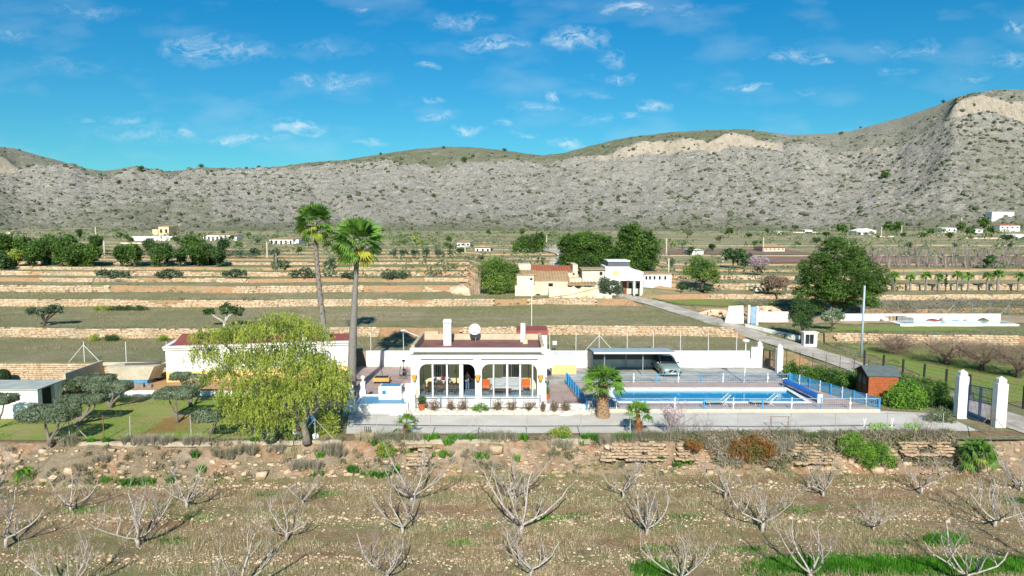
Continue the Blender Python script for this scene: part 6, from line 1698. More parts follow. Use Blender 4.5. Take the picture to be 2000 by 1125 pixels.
win(fa, 104.6, 1071, 1080, 553, 559, DARKG); win(fa, 104.6, 1047, 1055, 574, 578, DARK, 'doorway')
fc_ = thing('farmhouse', 'small pinkish farm building with tile roof left of the tan farmhouse', 'farmhouse', (xat(1027, 107), 107, GZ))
pbox(106.5, 1010, 1043, 537, 562, 3.2, OLDW2, 'wall', fc_, GZ); shedroof(106.5, 1009, 1048, 537, 529, 3.3, TANR, fc_); win(fc_, 106.5, 1035, 1040, 543, 547)
fb = thing('farmhouse', 'old farmhouse with long red tile roof behind the tan one', 'farmhouse', (xat(1080, 112), 112, GZ))
pbox(110.5, 1037, 1118, 530, 560, 5.0, OLDW2, 'wall', fb, GZ); shedroof(110.5, 1036, 1119, 531, 520, 5.0, REDT, fb); pbox(110.2, 1118.5, 1128, 517, 560, 5.6, OLDW, 'end_wall', fb, GZ)
pbox(112, 1012, 1036.5, 517, 560, 4, OLDW2, 'side_wing', fb, GZ); win(fb, 110.2, 1118.8, 1122, 533, 537)
fg = thing('farm_building', 'blank pale grey rendered building between the farmhouses', 'building', (xat(1158, 108), 108, GZ))
pbox(107.5, 1137, 1181, 527, 575, 5, GREYW, 'wall', fg, GZ); pbox(107.2, 1136, 1183, 526, 527.4, 5.4, TANR, 'roof_edge', fg); win(fg, 107.5, 1171, 1176, 531, 537, DARK, 'doorway')
pbox(106, 1112, 1136, 544, 575, 3, OLDW, 'low_wing', fg, GZ); shedroof(103.2, 1110, 1168, 557, 552, 3.2, TANR, fg, 'lean_to_roof')
whf = thing('white_farmhouse', 'white two-storey house with dark slate tower roof right of the farmhouses', 'house', (xat(1215, 107), 107, GZ))
Yw = 107.5
pbox(Yw, 1182, 1230, 521, 548, 6, WHITE, 'upper_wall', whf); pbox(Yw, 1182, 1207, 548, 574, 6, WHITE, 'wall', whf, GZ)
pbox(Yw, 1230.3, 1240, 526, 548, 5, WHITE, 'upper_wall', whf); pbox(Yw, 1240.3, 1256, 531, 548, 5, WHITE, 'upper_wall', whf)
pbox(Yw + .5, 1187, 1229, 511, 521, 4, SLATE, 'tower_roof', whf); pbox(Yw + .4, 1186, 1230, 509, 510.8, 4.4, WHITE, 'tower_cap', whf)
pbox(Yw + 2.0, 1207.4, 1256, 548.3, 574, 4, GREYW, 'porch_wall', whf, GZ)
for px in (1210, 1239, 1252): pbox(Yw, px - 1.6, px + 1.6, 548.2, 574, .4, WHITE, 'column', whf, GZ)
MB().box(xat(1216, Yw + 2), xat(1224, Yw + 2), Yw + 1.9, Yw + 1.99, GZ, zat(550, Yw + 2)).obj('door', BROWND, whf)
for x0, x1 in ((1228, 1234), (1243, 1249)): MB().box(xat(x0, Yw + 2), xat(x1, Yw + 2), Yw + 1.9, Yw + 1.99, zat(563, Yw + 2), zat(552, Yw + 2)).obj('window', DARKG, whf)
win(whf, Yw, 1197, 1208, 528, 539, YELLOW, 'shuttered_window'); win(whf, Yw, 1186, 1206, 549, 556, DARKG)
pbox(Yw - .2, 1182, 1258, 546.6, 548.2, .2, WHITE, 'string_course', whf)
lo_ = thing('low_outbuilding', 'long low white farm building with small windows right of the slate tower house', 'building', (xat(1283, 118), 118, 3.4))
pbox(118, 1257, 1311, 535, 556, 4, WHITE, 'wall', lo_, 3.0); pbox(117.8, 1256, 1312, 533.6, 535.2, 4.4, TANR, 'roof', lo_)
for x in (1260, 1267, 1276, 1286, 1297): win(lo_, 118, x, x + 4, 539, 546)
tree('olive_bush', 'round blue-green tree between the ruined wall and the slate tower house', 'tree', (xat(1192, 103), 103, GZ), px_lobes([(1180, 553, 12, 13), (1195, 560, 18, 13), (1208, 567, 12, 8), (1178, 565, 9, 10)], 103), DARKO, .2, 420, 14, .35, .22)
dt = thing('bare_bush', 'tall thicket of bare pinkish trunks left of the willow', 'bush', (xat(923, 106), 106, 3.5))
mb = MB()
for i in range(26):
    x = xat(923, 106) + R.uniform(-1.1, 1.1); y = 106 + R.uniform(-.6, .6); mb.tube([(x, y, 3.3), (x + R.uniform(-.4, .4), y, 3.5 + R.uniform(2.5, 5.4))], [.035, .01], 4)
mb.obj('stems', flat('pinkish_stems', '#c3a68f', '#a88e7c', .9), dt)['kind'] = 'stuff'
tag(boulder(xat(898, 105), 105, 4.0, 2.0, 'big pale rock heap left of the bare pinkish thicket'), group='rocks near the farmhouse')

# ================================================================== VILLAS AND FAR BUILDINGS
def hY(px, py):
    a, b, c = ray(px, py); Y = 140.0
    while Y < 560:
        if CAM_H + c / b * Y <= tz(a / b * Y, Y): return Y
        Y += 1
    return 520.0
def villa(label, x0, x1, ytop, ybase, roof=TANR, wall=WHITE, arches=0, wins=0, Y=None, wing=None, gable=False, name='villa', dep=8, roof_h=2.5, deep=1.5):
    Y = Y or hY((x0 + x1) / 2, ybase)
    r = thing(name, label, 'house', (xat((x0 + x1) / 2, Y), Y, tz(xat((x0 + x1) / 2, Y), Y)))
    zb = zat(ybase, Y) - deep
    pbox(Y, x0, x1, ytop + roof_h, ybase, dep, wall, 'wall', r, zb)
    X0_, X1_ = xat(x0, Y) - .4, xat(x1, Y) + .4; z0 = zat(ytop + roof_h, Y) + .03; z1 = zat(ytop, Y); m = dep / 2
    if gable:
        MB().prism([(X0_, z0), (X1_, z0), ((X0_ + X1_) / 2, z1)], Y - .4, Y + dep, 'y').obj('roof', roof, r)
    else:
        i_ = min((X1_ - X0_) * .3, 3.5); mb = MB(); mb.add([(X0_, Y - .4, z0), (X1_, Y - .4, z0), (X1_, Y + dep, z0), (X0_, Y + dep, z0), (X0_ + i_, Y + m, z1), (X1_ - i_, Y + m, z1)], [(0, 1, 5, 4), (1, 2, 5), (2, 3, 4, 5), (3, 0, 4), (0, 3, 2, 1)]); mb.obj('roof', roof, r)
    n = arches or wins; w = (x1 - x0)
    for i in range(n):
        a = x0 + w * (i + .3) / n; b = x0 + w * (i + .7) / n
        yt = ytop + roof_h + (ybase - ytop - roof_h) * .3; yb = ybase - (0.3 if arches else (ybase - ytop) * .3)
        win(r, Y, a, b, yt, yb, DARKG, 'arch' if arches else 'window')
    if wing:
        for (a, b, c, d) in wing: pbox(Y + 1, a, b, c, d, 5, wall, 'wing', r, zb)
    return r
OCH = flat('ochre_render', '#dfc6a4', '#d2b48c', .9, 1)
villa('ochre tower villa on the hill foot above the long white wall', 315, 335, 441, 461, OCH, OCH, wins=2, wing=[(303, 314, 448, 461)], roof_h=1)
tag(MB().box(xat(263, 233), xat(349, 233), 233, 233.6, zat(470, 233) - 1, zat(461.5, 233)).obj('villa_wall', WHITE), 'long white garden wall below the ochre tower villa', 'wall')
villa('broad villa with pale pink roof left of the big tree belt gap', 400, 456, 456, 470, TANR, WHITE, arches=7, wing=[(456, 466, 463, 470)])
villa('white villa with arches far left of the leaning palm', 529, 575, 464, 477, TANR, WHITE, arches=5, wing=[(575, 586, 468, 477)])
villa('yellow gabled house among the pines of the tree belt', 279, 311, 481, 497, TANR, YELLOW, wins=3, gable=True, roof_h=5, Y=215)
villa('small low white villa below the long white garden wall', 322, 350, 471, 480, WHITE, WHITE, wins=3, Y=240, roof_h=1)
villa('peach coloured house peeping between the left pines', 60, 74, 463, 482, OCH, OCH, wins=1, Y=290)
villa('white house with tile roof left of the far red shuttered house', 893, 919, 470, 483, TANR, WHITE, wins=3)
villa('far house with red shuttered openings and tile roof', 928, 958, 479, 493, TANR, WHITE, arches=3, gable=True, roof_h=4)
villa('pale tan house with thin pole behind the blossoming almond', 1490, 1530, 477, 492, TANR, flat('pink_render', '#e0c4ac', '#d6b89e', .9), wins=5, roof_h=6)
villa('white villa with dark arches right of centre at the hill foot', 1667, 1706, 446, 459, WHITE, WHITE, arches=3, gable=True, roof_h=5)
villa('white flat house among dark trees on the right', 1833, 1862, 444, 454, WHITE, WHITE, wins=3, roof_h=1)
villa('long low red roofed house at the far right', 1945, 1984, 438, 449, REDT, WHITE, wins=4, Y=500)
villa('white terraced villa at the right picture edge', 1972, 2010, 457, 470, WHITE, WHITE, wins=3, roof_h=2, Y=300)
o_ = hill_at(1948, 421)
villa('long white warehouse on the lower mountain slope at far right', 1928, 1971, 413, 422, WHITE, WHITE, Y=float(o_[1]) - 4, roof_h=.6, name='warehouse', dep=8, deep=5)
villa('small white cottage in the valley right of the white warehouse trees', 1898, 1912, 447, 455, WHITE, WHITE, wins=1, roof_h=1)
villa('tiny white hut on the terraces right of the big pines', 1512, 1528, 451, 457, WHITE, WHITE, roof_h=.8, name='hut')
villa('tiny white hut, the right one of two on the upper terraces', 1568, 1582, 448, 455, WHITE, WHITE, roof_h=.8, name='hut')
villa('white flat outbuilding beside the far lane', 1076, 1098, 489, 497, WHITE, WHITE, roof_h=.8, name='hut', Y=190)
villa('small white pump house at the end of the tree belt', 448, 456, 490, 500, WHITE, WHITE, roof_h=.8, name='hut', Y=200)
villa('white low walls and hut left of the pale tan house', 1350, 1372, 488, 494, WHITE, WHITE, roof_h=.8, name='hut', Y=175)
villa('tiny white cottage at the hill foot left of the ochre tower', 20, 30, 449, 456, TANR, WHITE, name='hut', Y=400)
villa('small pale hut in front of the scrub near the big pine', 1475, 1483, 560, 572, WHITE, WHITE, roof_h=.6, name='hut', Y=118, dep=1.2)
for x0, x1, y, lb in ((1700, 1740, 463, 'thin pale wall below the white arched villa'), (1780, 1830, 462, 'thin pale wall left of the flat white house'), (1545, 1600, 455, 'long pale wall right of the tiny huts'), (1880, 1950, 466, 'pale garden wall under the far right houses'), (240, 300, 476, 'pale wall left of the low white villa')):
    Yv = hY((x0 + x1) / 2, y); tag(MB().box(xat(x0, Yv), xat(x1, Yv), Yv, Yv + .4, zat(y, Yv) - .8, zat(y - 2, Yv)).obj('boundary_wall', OLDW2), lb, 'wall')
# far poles
for px, y0, y1, od in ((208, 470, 505, 'left of the tree belt gap'), (258, 490, 515, 'in front of the left tree belt'), (371, 488, 515, 'right end of the tree belt'), (524, 472, 508, 'left of the leaning palm, pale'), (541, 494, 537, 'left of the leaning palm, dark'),
                       (909, 474, 505, 'in front of the far red shuttered house'), (1067, 460, 478, 'behind the far lane'), (1305, 505, 552, 'right of the low white farm building'), (1137, 503, 528, 'between farmhouse roofs and pines'), (1300, 466, 497, 'right of the tallest pine'),
                       (193, 443, 468, 'faint, at the hill foot left'), (1488, 464, 492, 'beside the pale tan house'), (1870, 425, 447, 'among houses at far right'), (1410, 497, 512, 'in the ploughed field'), (1755, 440, 462, 'right of the white arched villa'), (1716, 443, 462, 'close right of the white arched villa'), (733, 495, 512, 'right of the tall palms')):
    Yp = max(118, hY(px, y1)) if y1 < 530 else 122
    tag(MB().tube([(xat(px, Yp), Yp, zat(y1, Yp) - .5), (xat(px, Yp), Yp, zat(y0, Yp))], .11 + Yp * .0004, 6).obj('power_pole', GREYM if 'dark' in od else CONL), 'thin power pole ' + od, 'pole')

# ================================================================== NEIGHBOUR ON THE RIGHT
YN = 92.6
nw = MB(); nw.box(xat(1645, YN), 66, YN, YN + .25, 1.3, zat(613, YN)); tag(nw.obj('boundary_wall', WHITE), 'long low white boundary wall behind the neighbour\'s yard on the right', 'wall')
tag(MB().prism([(xat(1417, 90), 1.3), (xat(1455, 90), 1.3), (xat(1453, 90), zat(597, 90)), (xat(1425, 90), zat(598, 90))], 90, 90.3, 'y').obj('wing_wall', WHITE), 'white sloping wall left of the neighbour\'s blue gate', 'wall')
tag(MB().box(xat(1482, 92), xat(1542, 92), 92, 92.3, 1.3, zat(609, 92)).obj('boundary_wall', WHITE), 'short low white wall right of the neighbour\'s blue gate', 'wall')
g_ = thing('blue_gate', 'pale blue gate between white pillars at the neighbour\'s entrance', 'gate', (xat(1473, 89), 89, 1.4))
for px, t_ in ((1465, 596), (1481.5, 598)): pbox(89, px - 2, px + 2, t_, 622, .35, WHITE, 'pillar', g_, 1.0)
pbox(89.1, 1468, 1478.5, 599, 620, .06, BLUELT, 'gate_leaf', g_, 1.2)
mb = MB(); 
for i in range(14):
    px0, py0 = lerp(1457, 1567, i / 14), lerp(612, 645, i / 14); 
a0, a1 = (xat(1458, 88), 88.0), (xat(1567, 81), 81.0)
mb = MB(); n_ = 12
for i in range(n_):
    x0, y0 = lerp(a0[0], a1[0], i / n_), lerp(a0[1], a1[1], i / n_); x1, y1 = lerp(a0[0], a1[0], (i + 1) / n_), lerp(a0[1], a1[1], (i + 1) / n_); z = min(tz(x0, y0), tz(x1, y1)) - .2; zt = lerp(1.75, 1.35, (i + .5) / n_)
    mb.add([(x0, y0, z), (x1, y1, z), (x1, y1 + .25, z), (x0, y0 + .25, z), (x0, y0, zt), (x1, y1, zt), (x1, y1 + .25, zt), (x0, y0 + .25, zt)], [(0, 1, 5, 4), (2, 3, 7, 6), (4, 5, 6, 7), (0, 4, 7, 3), (1, 2, 6, 5)])
tag(mb.obj('boundary_wall', WHITE, fix=False), 'low white wall running down beside the road from the blue gate', 'wall')
np_ = thing('neighbour_pool', 'neighbour\'s long white rimmed pool in the yard on the right', 'swimming pool', (xat(1880, 89), 89, 1.3))
z0 = 1.62
MB().box(xat(1762, 88.5), xat(1995, 88.5), 88.4, 91.6, .9, z0).obj('rim', WHITE, np_); MB().box(xat(1775, 88.5), xat(1990, 88.5), 89.0, 91.0, z0, z0 + .015).obj('water', flat('turquoise_water', '#6fb5bd', '#5fa5b0', .1, 2, 0, .5), np_)
def clump(name, label, cat, px, py, Y, w, h, m, d=None):
    d = d or w; X = xat(px, Y); z = tz(X, Y) if py is None else zat(py, Y)
    v = v0 * np.array([w, d, h]) * (1 + NR.uniform(-.15, .15, (12, 1))); v[:, 2] = np.maximum(v[:, 2], -h * .55) + h * .55
    me = bpy.data.meshes.new(name); me.from_pydata([tuple(p) for p in v], [], [tuple(int(a) for a in f) for f in f0]); me.materials.append(m)
    o = link(name, me, None, (X, Y, z)); b = o.modifiers.new('bevel', 'BEVEL'); b.width = min(w, h) * .25; b.segments = 2
    return tag(o, label, cat)
clump('wrapped_bag', 'white wrapped bag left of the pallets by the white boundary wall', 'bag', 1732, None, 92.0, .6, .55, WHITEM)
clump('wrapped_bag', 'white builders bag with blue side right of the red heap', 'bag', 1852, None, 92.0, .75, .65, WHITEM)
clump('wrapped_bag', 'low pale blue sheet beside the builders bag', 'bag', 1870, None, 91.9, .8, .22, BLUELT)
clump('wrapped_bag', 'white bag, second from the right by the boundary wall', 'bag', 1898, None, 92.0, .7, .4, WHITEM)
clump('tarpaulin_heap', 'dark red tarpaulin heap in the neighbour\'s yard', 'heap', 1827, None, 92.0, .9, .3, flat('red_tarp', '#8f3f38', None, .7))
clump('plant_heap', 'green-brown cut plant heap in the neighbour\'s yard', 'heap', 1926, None, 91.9, .7, .4, flat('plant_heap', '#6d6b40', '#55592f', .9))
for i, (px, w) in enumerate(((1742, 17), (1763, 20), (1777, 16))):
    X = xat(px, 91.9); p = thing('pallet_stack', ('timber pallet by the white bag', 'taller stack of grey blocks on a pallet', 'grey pallet stack at the right of the three')[i], 'pallet', (X, 91.9, 1.35))
    if i == 0:
        bm_ = MB().box(-.55, .55, -.05, .05, 0, .05).mesh('board', flat('pallet_wood', '#c9b08a', '#b0966e', .9, 5))
        for k in range(5): link('board', bm_, p, (0, -.3, .08 + k * .17))
        for k in (-.5, 0, .5): MB().box(k - .05, k + .05, -.28, .4, 0, .85).obj('bearer', flat('pallet_wood', '#c9b08a', '#b0966e'), p, world=False)
    else:
        bm_ = MB().box(-.3, .3, -.3, .3, 0, .18).mesh('block', flat('grey_concrete', '#8d8b86', '#77756f', .9))
        for k in range(4 if i == 1 else 3):
            for q in (-.32, .32): link('block', bm_, p, (q, 0, .1 + k * .19))
nf = [(xat(p, 94), 93.4, 1.5) for p in range(1680, 2010, 36)]
wire_fence('wire_fence', 'tall wire fence with thin posts behind the long white boundary wall', nf, 2.4, GREYM, 3, .03, braces=(5, 8))
rub = thing('rubble_heap', 'heap of pale rubble stones behind the neighbour\'s blue gate', 'rubble', (xat(1497, 98), 98, 1.6))
n = 420; uu = NR.uniform(-1, 1, n); vv = NR.uniform(-1, 1, n); hh = np.maximum(0, 1 - uu ** 2 - vv ** 2)
o = stone_mesh('stones', np.stack([uu * 2.6, vv * 1.2, hh * 1.15], 1), NR.uniform(.2, .5, n), NR.uniform(.2, .4, n), NR.uniform(.15, .3, n), rub, ROCKM, .3); o['kind'] = 'stuff'
rub = thing('rubble_heap', 'low heap of tan rubble left of the white sloping wall', 'rubble', (xat(1400, 96), 96, 1.7))
o = stone_mesh('stones', np.stack([uu * 2.8, vv * 1.2, hh * .8], 1), NR.uniform(.2, .45, n), NR.uniform(.2, .4, n), NR.uniform(.15, .3, n), rub, ROCKM, .3); o['kind'] = 'stuff'

# ================================================================== BARE FIG TREES
FIGB = flat('fig_bark', '#c2b8ad', '#958a7e', .9, 7, .03)
def fig_proto(seed, H=1.0):
    rr = random.Random(seed); mb = MB(); tr = MB()
    th = rr.uniform(.14, .24)
    tr.tube([(0, 0, -.04), (rr.uniform(-.02, .02), 0, th * .5), (rr.uniform(-.03, .03), 0, th)], [.042, .03, .03], 7)
    def br(p, d, L, r, lv):
        pts = [p]; rad = [r]; n = 5 if lv < 2 else 3; dd = Vector(d)
        for i in range(n):
            dd = (dd + Vector((rr.uniform(-.28, .28), rr.uniform(-.28, .28), rr.uniform(.04, .36)))).normalized()
            pts.append(pts[-1] + dd * L / n); rad.append(r * (1 - .55 * (i + 1) / n))
        mb.tube(pts, rad, 5 if lv < 2 else 3, False)
        if lv < 4:
            k = rr.randint(3, 4) if lv == 0 else rr.randint(2, 4) if lv < 3 else 3
            for j in range(k):
                i = rr.randint(1, n) ; a = rr.uniform(0, 2 * pi)
                nd = (dd * .55 + Vector((cos(a), sin(a), rr.uniform(.1, .9))) * .8).normalized()
                br(pts[i], nd, L * rr.uniform(.35, .62), rad[i] * .66, lv + 1)
    n0 = rr.randint(4, 5); a0_ = rr.uniform(0, 6)
    for i in range(n0):
        a = a0_ + 2 * pi * i / n0 + rr.uniform(-.3, .3); up = rr.uniform(.2, .75)
        br(Vector((0, 0, th * .92)), Vector((cos(a), sin(a), up)).normalized(), rr.uniform(.75, 1.05), .0195, 0)
    return tr.mesh('trunk', FIGB, True), mb.mesh('branches', FIGB, True)
PRO = [fig_proto(s) for s in (3, 8, 15, 21, 34, 55, 89)]
FIGS = [(139, 1002, 936), (12, 1070, 972), (270, 1066, 965), (365, 993, 915), (592, 985, 935), (560, 1055, 990), (806, 983, 885), (786, 1041, 955), (1003, 975, 905), (1019, 1042, 925), (1217, 972, 908), (1263, 1044, 955), (1418, 975, 905), (1489, 1037, 940),
        (1608, 968, 902), (1707, 1034, 980), (1800, 964, 896), (1943, 1027, 942), (1993, 957, 890), (130, 1162, 1055), (470, 1158, 1045), (755, 1140, 1040), (1038, 1132, 1040), (1330, 1140, 1052), (1582, 1136, 1022), (1885, 1142, 1042), (-30, 985, 920), (2060, 1120, 1020), (2045, 1000, 930), (-110, 1065, 980)]
rowname = lambda y: 'back row nearest the bank' if y < 1010 else 'middle row' if y < 1080 else 'front row at the bottom edge'
byrow = {}
for f in FIGS: byrow.setdefault(rowname(f[1]), []).append(f)
for rn, lst in byrow.items():
    for i, (px, py, pt) in enumerate(sorted(lst)):
        X, Y = G(px, py, ZO); h = (py - pt) * Y / F_PX * 1.0
        tm, bm_ = PRO[R.randrange(len(PRO))]
        r = thing('bare_fig_tree', 'bare pale fig tree, %s from the left in the %s' % (orn[i], rn), 'tree', (X, Y, oz(X, Y)), R.uniform(0, 6.28), 'bare fig trees in the orchard')
        s = h * R.uniform(1.02, 1.15); r.scale = (s * R.uniform(1.05, 1.25),) * 2 + (s,)
        link('trunk', tm, r); link('branches', bm_, r)
# gnarled winter trees beyond the road: dark trunks under clouds of fine brown twigs
TWIG = leafmat('brown_twigs', '#8a7666', '#6e5c50', '#97826f', 0, .5)
for px, py, w_, y0, y1, od in ((1751, 693, 45, 650, 690, 'first'), (1849, 713, 62, 655, 700, 'second'), (1916, 725, 62, 660, 712, 'third'), (1988, 739, 62, 665, 722, 'fourth')):
    X, Y = G(px, py, 0.05)
    r = thing('bare_gnarled_tree', 'gnarled bare brown tree beyond the road, %s from the left' % od, 'tree', (X, Y, 0), 0, 'gnarled bare trees beyond the road')
    s = Y / F_PX; cz = (py - (y0 + y1) / 2) * s; a = w_ * s; c = (y1 - y0) / 2 * s
    tips = [(a * .75 * cos(q * .9), a * .7 * sin(q * .9), cz + c * (.2 + .3 * (q % 2))) for q in range(7)]
    to = limb_tree(None, (0, 0, 0), tips, .26, BARKD, 'trunk', .35); to.parent = r
    n = 5200; d = unit(n); p = np.array([0, 0, cz]) + d * (NR.uniform(.2, 1, n) ** .6)[:, None] * np.array([a, a * .9, c]) * NR.uniform(.8, 1.1, n)[:, None]
    v, q = leaf_quads(p, .5, .035, None); link('twigs', np_mesh('twigs', v, q, None, TWIG), r)
# ================================================================== HEDGES, BUSHES BY THE POOL
def bush(name, label, cat, lobes_px, Y, m, base, n=600, per=12, rcl=.22, leaf=.1, stems=6, group=None, shell=.5, sr=.03, stem_m=BARKD, flat_=.9, z=0.0):
    X = xat(base, Y); r = thing(name, label, cat, (X, Y, z), 0, group)
    L = [(x - X, y - Y, zz - z, a, b, c) for x, y, zz, a, b, c in px_lobes(lobes_px, Y, depth=.9)]
    crown('foliage', L, n, per, rcl, leaf, m, r, shell=shell, flat_=flat_) if False else crown('foliage', L, n, per, rcl, leaf, m, r, .55, shell, flat_)
    mb = MB()
    for i in range(stems):
        l = L[i % len(L)]; mb.tube([(R.uniform(-.15, .15), 0, -.05), (l[0] * .5, l[1] * .5, max(.1, l[2] * .6)), (l[0], l[1], l[2] + l[5] * .4)], [sr, sr * .8, sr * .3], 5)
    if stems: mb.obj('stems', stem_m, r, fix=False, world=False)
    return r
HY = [(1545, 728, 16, 24, 64.5), (1570, 735, 22, 24, 63.5), (1600, 736, 24, 22, 62.8), (1630, 742, 24, 24, 61.8), (1655, 748, 20, 24, 61.2)]
for i, (px, py, w_, h_, Y) in enumerate(HY):
    bush('hedge_bush', '%s bush from the left in the green hedge behind the right pool fence' % orn[i], 'hedge bush', [(px, py, w_, h_), (px - w_ * .4, py + 8, w_ * .6, h_ * .7), (px + w_ * .4, py + 6, w_ * .6, h_ * .7)], Y, HEDGE, px, 520, 13, .26, .12, group='hedge behind the pool fence')
for i, (px, py, w_, h_, Y) in enumerate([(1690, 730, 26, 14, 62.5), (1725, 735, 26, 16, 61.5), (1765, 745, 24, 18, 60.2), (1800, 752, 24, 18, 58.6), (1835, 762, 18, 20, 57)]):
    bush('hedge_bush', '%s bush from the left in the hedge behind the wooden shed' % orn[i], 'hedge bush', [(px, py, w_, h_), (px, py + 15, w_, h_)], Y, HEDGE, px, 420, 12, .28, .12, group='hedge behind the wooden shed')
bush('round_bush', 'big bright green willow-leaved bush in front of the wooden shed', 'bush', [(1770, 770, 30, 32), (1750, 780, 22, 24), (1790, 780, 22, 26), (1772, 793, 32, 16)], 54.6, BRIGHT, 1772, 1000, 14, .24, .13)
bush('dark_bush', 'darker green bush between the bright bush and the gate pillar', 'bush', [(1825, 785, 28, 26), (1850, 790, 20, 20), (1810, 775, 16, 24)], 54.8, HEDGE, 1830, 700, 12, .24, .12)
bush('low_shrub', 'loose olive green shrub at the gravel edge left of the gate pillar', 'shrub', [(1835, 810, 22, 16), (1850, 822, 18, 14), (1818, 822, 12, 10)], 50.5, SHRUB, 1838, 260, 10, .3, .1)
bush('ochre_shrub', 'small yellow-orange shrub under the wooden shed wall', 'shrub', [(1712, 777, 10, 8), (1722, 782, 8, 8)], 55.6, TAMA, 1715, 130, 9, .14, .08)
bush('citrus_bush', 'pale yellow-green bush beside the pepper tree trunk', 'bush', [(638, 815, 18, 14), (630, 835, 16, 14), (650, 835, 14, 14), (642, 850, 14, 8), (655, 820, 8, 10)], 47.4, YGREEN, 640, 260, 10, .2, .12)
bush('citrus_bush', 'round yellow-green bush at the gravel edge, right of the house fence', 'bush', [(1085, 846, 17, 9), (1102, 843, 17, 11), (1095, 852, 26, 6)], 46.9, YGREEN, 1094, 300, 10, .18, .1)
bush('garden_bush', 'round green bush in front of the middle pillar of the house', 'bush', [(938, 799, 17, 13), (930, 803, 10, 9), (948, 803, 9, 9)], 53.1, BRIGHT, 938, 420, 12, .12, .07)
pot_plant('round clipped shrub in a terracotta pot left of the arches', xat(821, 53.4), 53.4, 0, .42, .75, HEDGE, TERRA, 'potted_plant', .55, .08, 1300)
pot_plant('plant in terracotta pot on the patio right of the house', xat(1070, 57), 57, .03, .28, .7, HEDGE, TERRA, 'potted_plant', .4, .08, 500)
pot_plant('red pot with plant at the left wall of the house', xat(797, 57.5), 57.5, .03, .3, .4, HEDGE, REDP, 'potted_plant', .8, .08, 200)
ROSE = leafmat('rose_leaves', '#7a5a4a', '#5f6a3c', '#8a6a5a', .15, 4)
for i, (px, w_) in enumerate(((845, 14), (878, 9), (903, 14), (972, 12), (1000, 14), (1035, 15), (1085, 11), (1108, 12), (1062, 6))):
    Y = 53.2 if px < 1060 else 52.8; X = xat(px, Y); r = thing('rose_bush', '%s brownish rose bush from the left in front of the house' % orn[i], 'rose bush', (X, Y, 0), 0, 'rose bushes in the gravel bed')
    s = Y / F_PX; mb = MB()
    for k in range(26):
        a = R.uniform(0, 6.28); h = R.uniform(.6, 1.25); rr_ = w_ * s * R.uniform(.4, 1.2); mb.tube([(0, 0, 0), (cos(a) * rr_ * .6, sin(a) * rr_ * .5, h * .6), (cos(a) * rr_, sin(a) * rr_ * .7, h)], [.015, .01, .005], 4, False)
    mb.obj('stems', flat('rose_stems', '#7d6a5e', '#5f5048', .9), r, fix=False, world=False)
    crown('leaves', [(0, 0, .55, w_ * s * 1.1, w_ * s * .8, .5)], 95, 10, .12, .07, ROSE, r, shell=.2)
# white stone bed
n = 1500; Xs = NR.uniform(-7.9, 6.0, n); Ys = NR.uniform(52.3, 53.7, n); C_ = np.stack([Xs, Ys, NR.uniform(.03, .09, n)], 1); sz = NR.gamma(3, .03, n) + .03
tag(blobs('white_stones', C_, sz * 1.1, sz, sz * .7, flat('white_stone', '#e0d8c8', '#c9bda8', .9, 3), .3), 'white stones of the bed in front of the house', 'stones', kind='stuff')
# pink blossoming bare tree in front of pool
X, Y = G(1313, 853)
r = thing('blossom_tree', 'thin bare tree with sparse pink blossom in front of the pool', 'tree', (X, Y, 0))
mb = MB(); rb = random.Random(5); ends = []
def twig(p, d, L_, rad, lv):
    q = p; pts = [p]; rs = [rad]
    for i in range(4): d = (d + Vector((rb.uniform(-.25, .25), rb.uniform(-.25, .25), rb.uniform(-.02, .16)))).normalized(); q = q + d * L_ / 4; pts.append(q); rs.append(rad * (1 - .17 * (i + 1)))
    mb.tube(pts, rs, 4, False); ends.extend(pts[2:])
    if lv < 3:
        for j in range(rb.randint(3, 5)):
            a = rb.uniform(0, 6.28); twig(pts[rb.randint(1, 4)], (d * .8 + Vector((cos(a), sin(a), rb.uniform(0, .6))) * .6).normalized(), L_ * .6, rad * .5, lv + 1)
for j in range(6): a = j * 1.05; twig(Vector((0, 0, .1)), Vector((cos(a) * .55, sin(a) * .55, .9)).normalized(), 1.35, .04, 0)
mb.obj('branches', flat('blossom_bark', '#a3948a', '#8a7c73', .9), r, fix=False, world=False)
E = np.array([tuple(e) for e in ends if e.z > 1.1]); E = E[NR.choice(len(E), 420)] + NR.normal(0, .05, (420, 3)); v, q = leaf_quads(E, .1, .8); link('blossom', np_mesh('blossom', v, q, None, PINKB), r)
for (px, py, h, lb) in ((1345, 862, 1.7, 'thin bare grey shrub right of the blossom tree'), (1380, 868, 2.0, 'bare multi-stemmed shrub hanging over the bank right of the blossom tree'), (1825, 860, 1.8, 'bare spindly shrub left of the gate on the bank top'), (697, 846, .8, 'thin leafless shrub right of the pepper tree')):
    Yb = 46.6; X = xat(px, Yb); r = thing('bare_shrub', lb, 'shrub', (X, Yb, -.1)); mb = MB(); ends = []; save = mb
    for j in range(9): a = j * .7; twig(Vector((0, 0, 0)), Vector((cos(a) * .6, sin(a) * .6, .9)).normalized(), h * .6, .02, 1)
    mb.obj('branches', flat('grey_twigs', '#9a8f84', '#80766c', .9), r, fix=False, world=False)
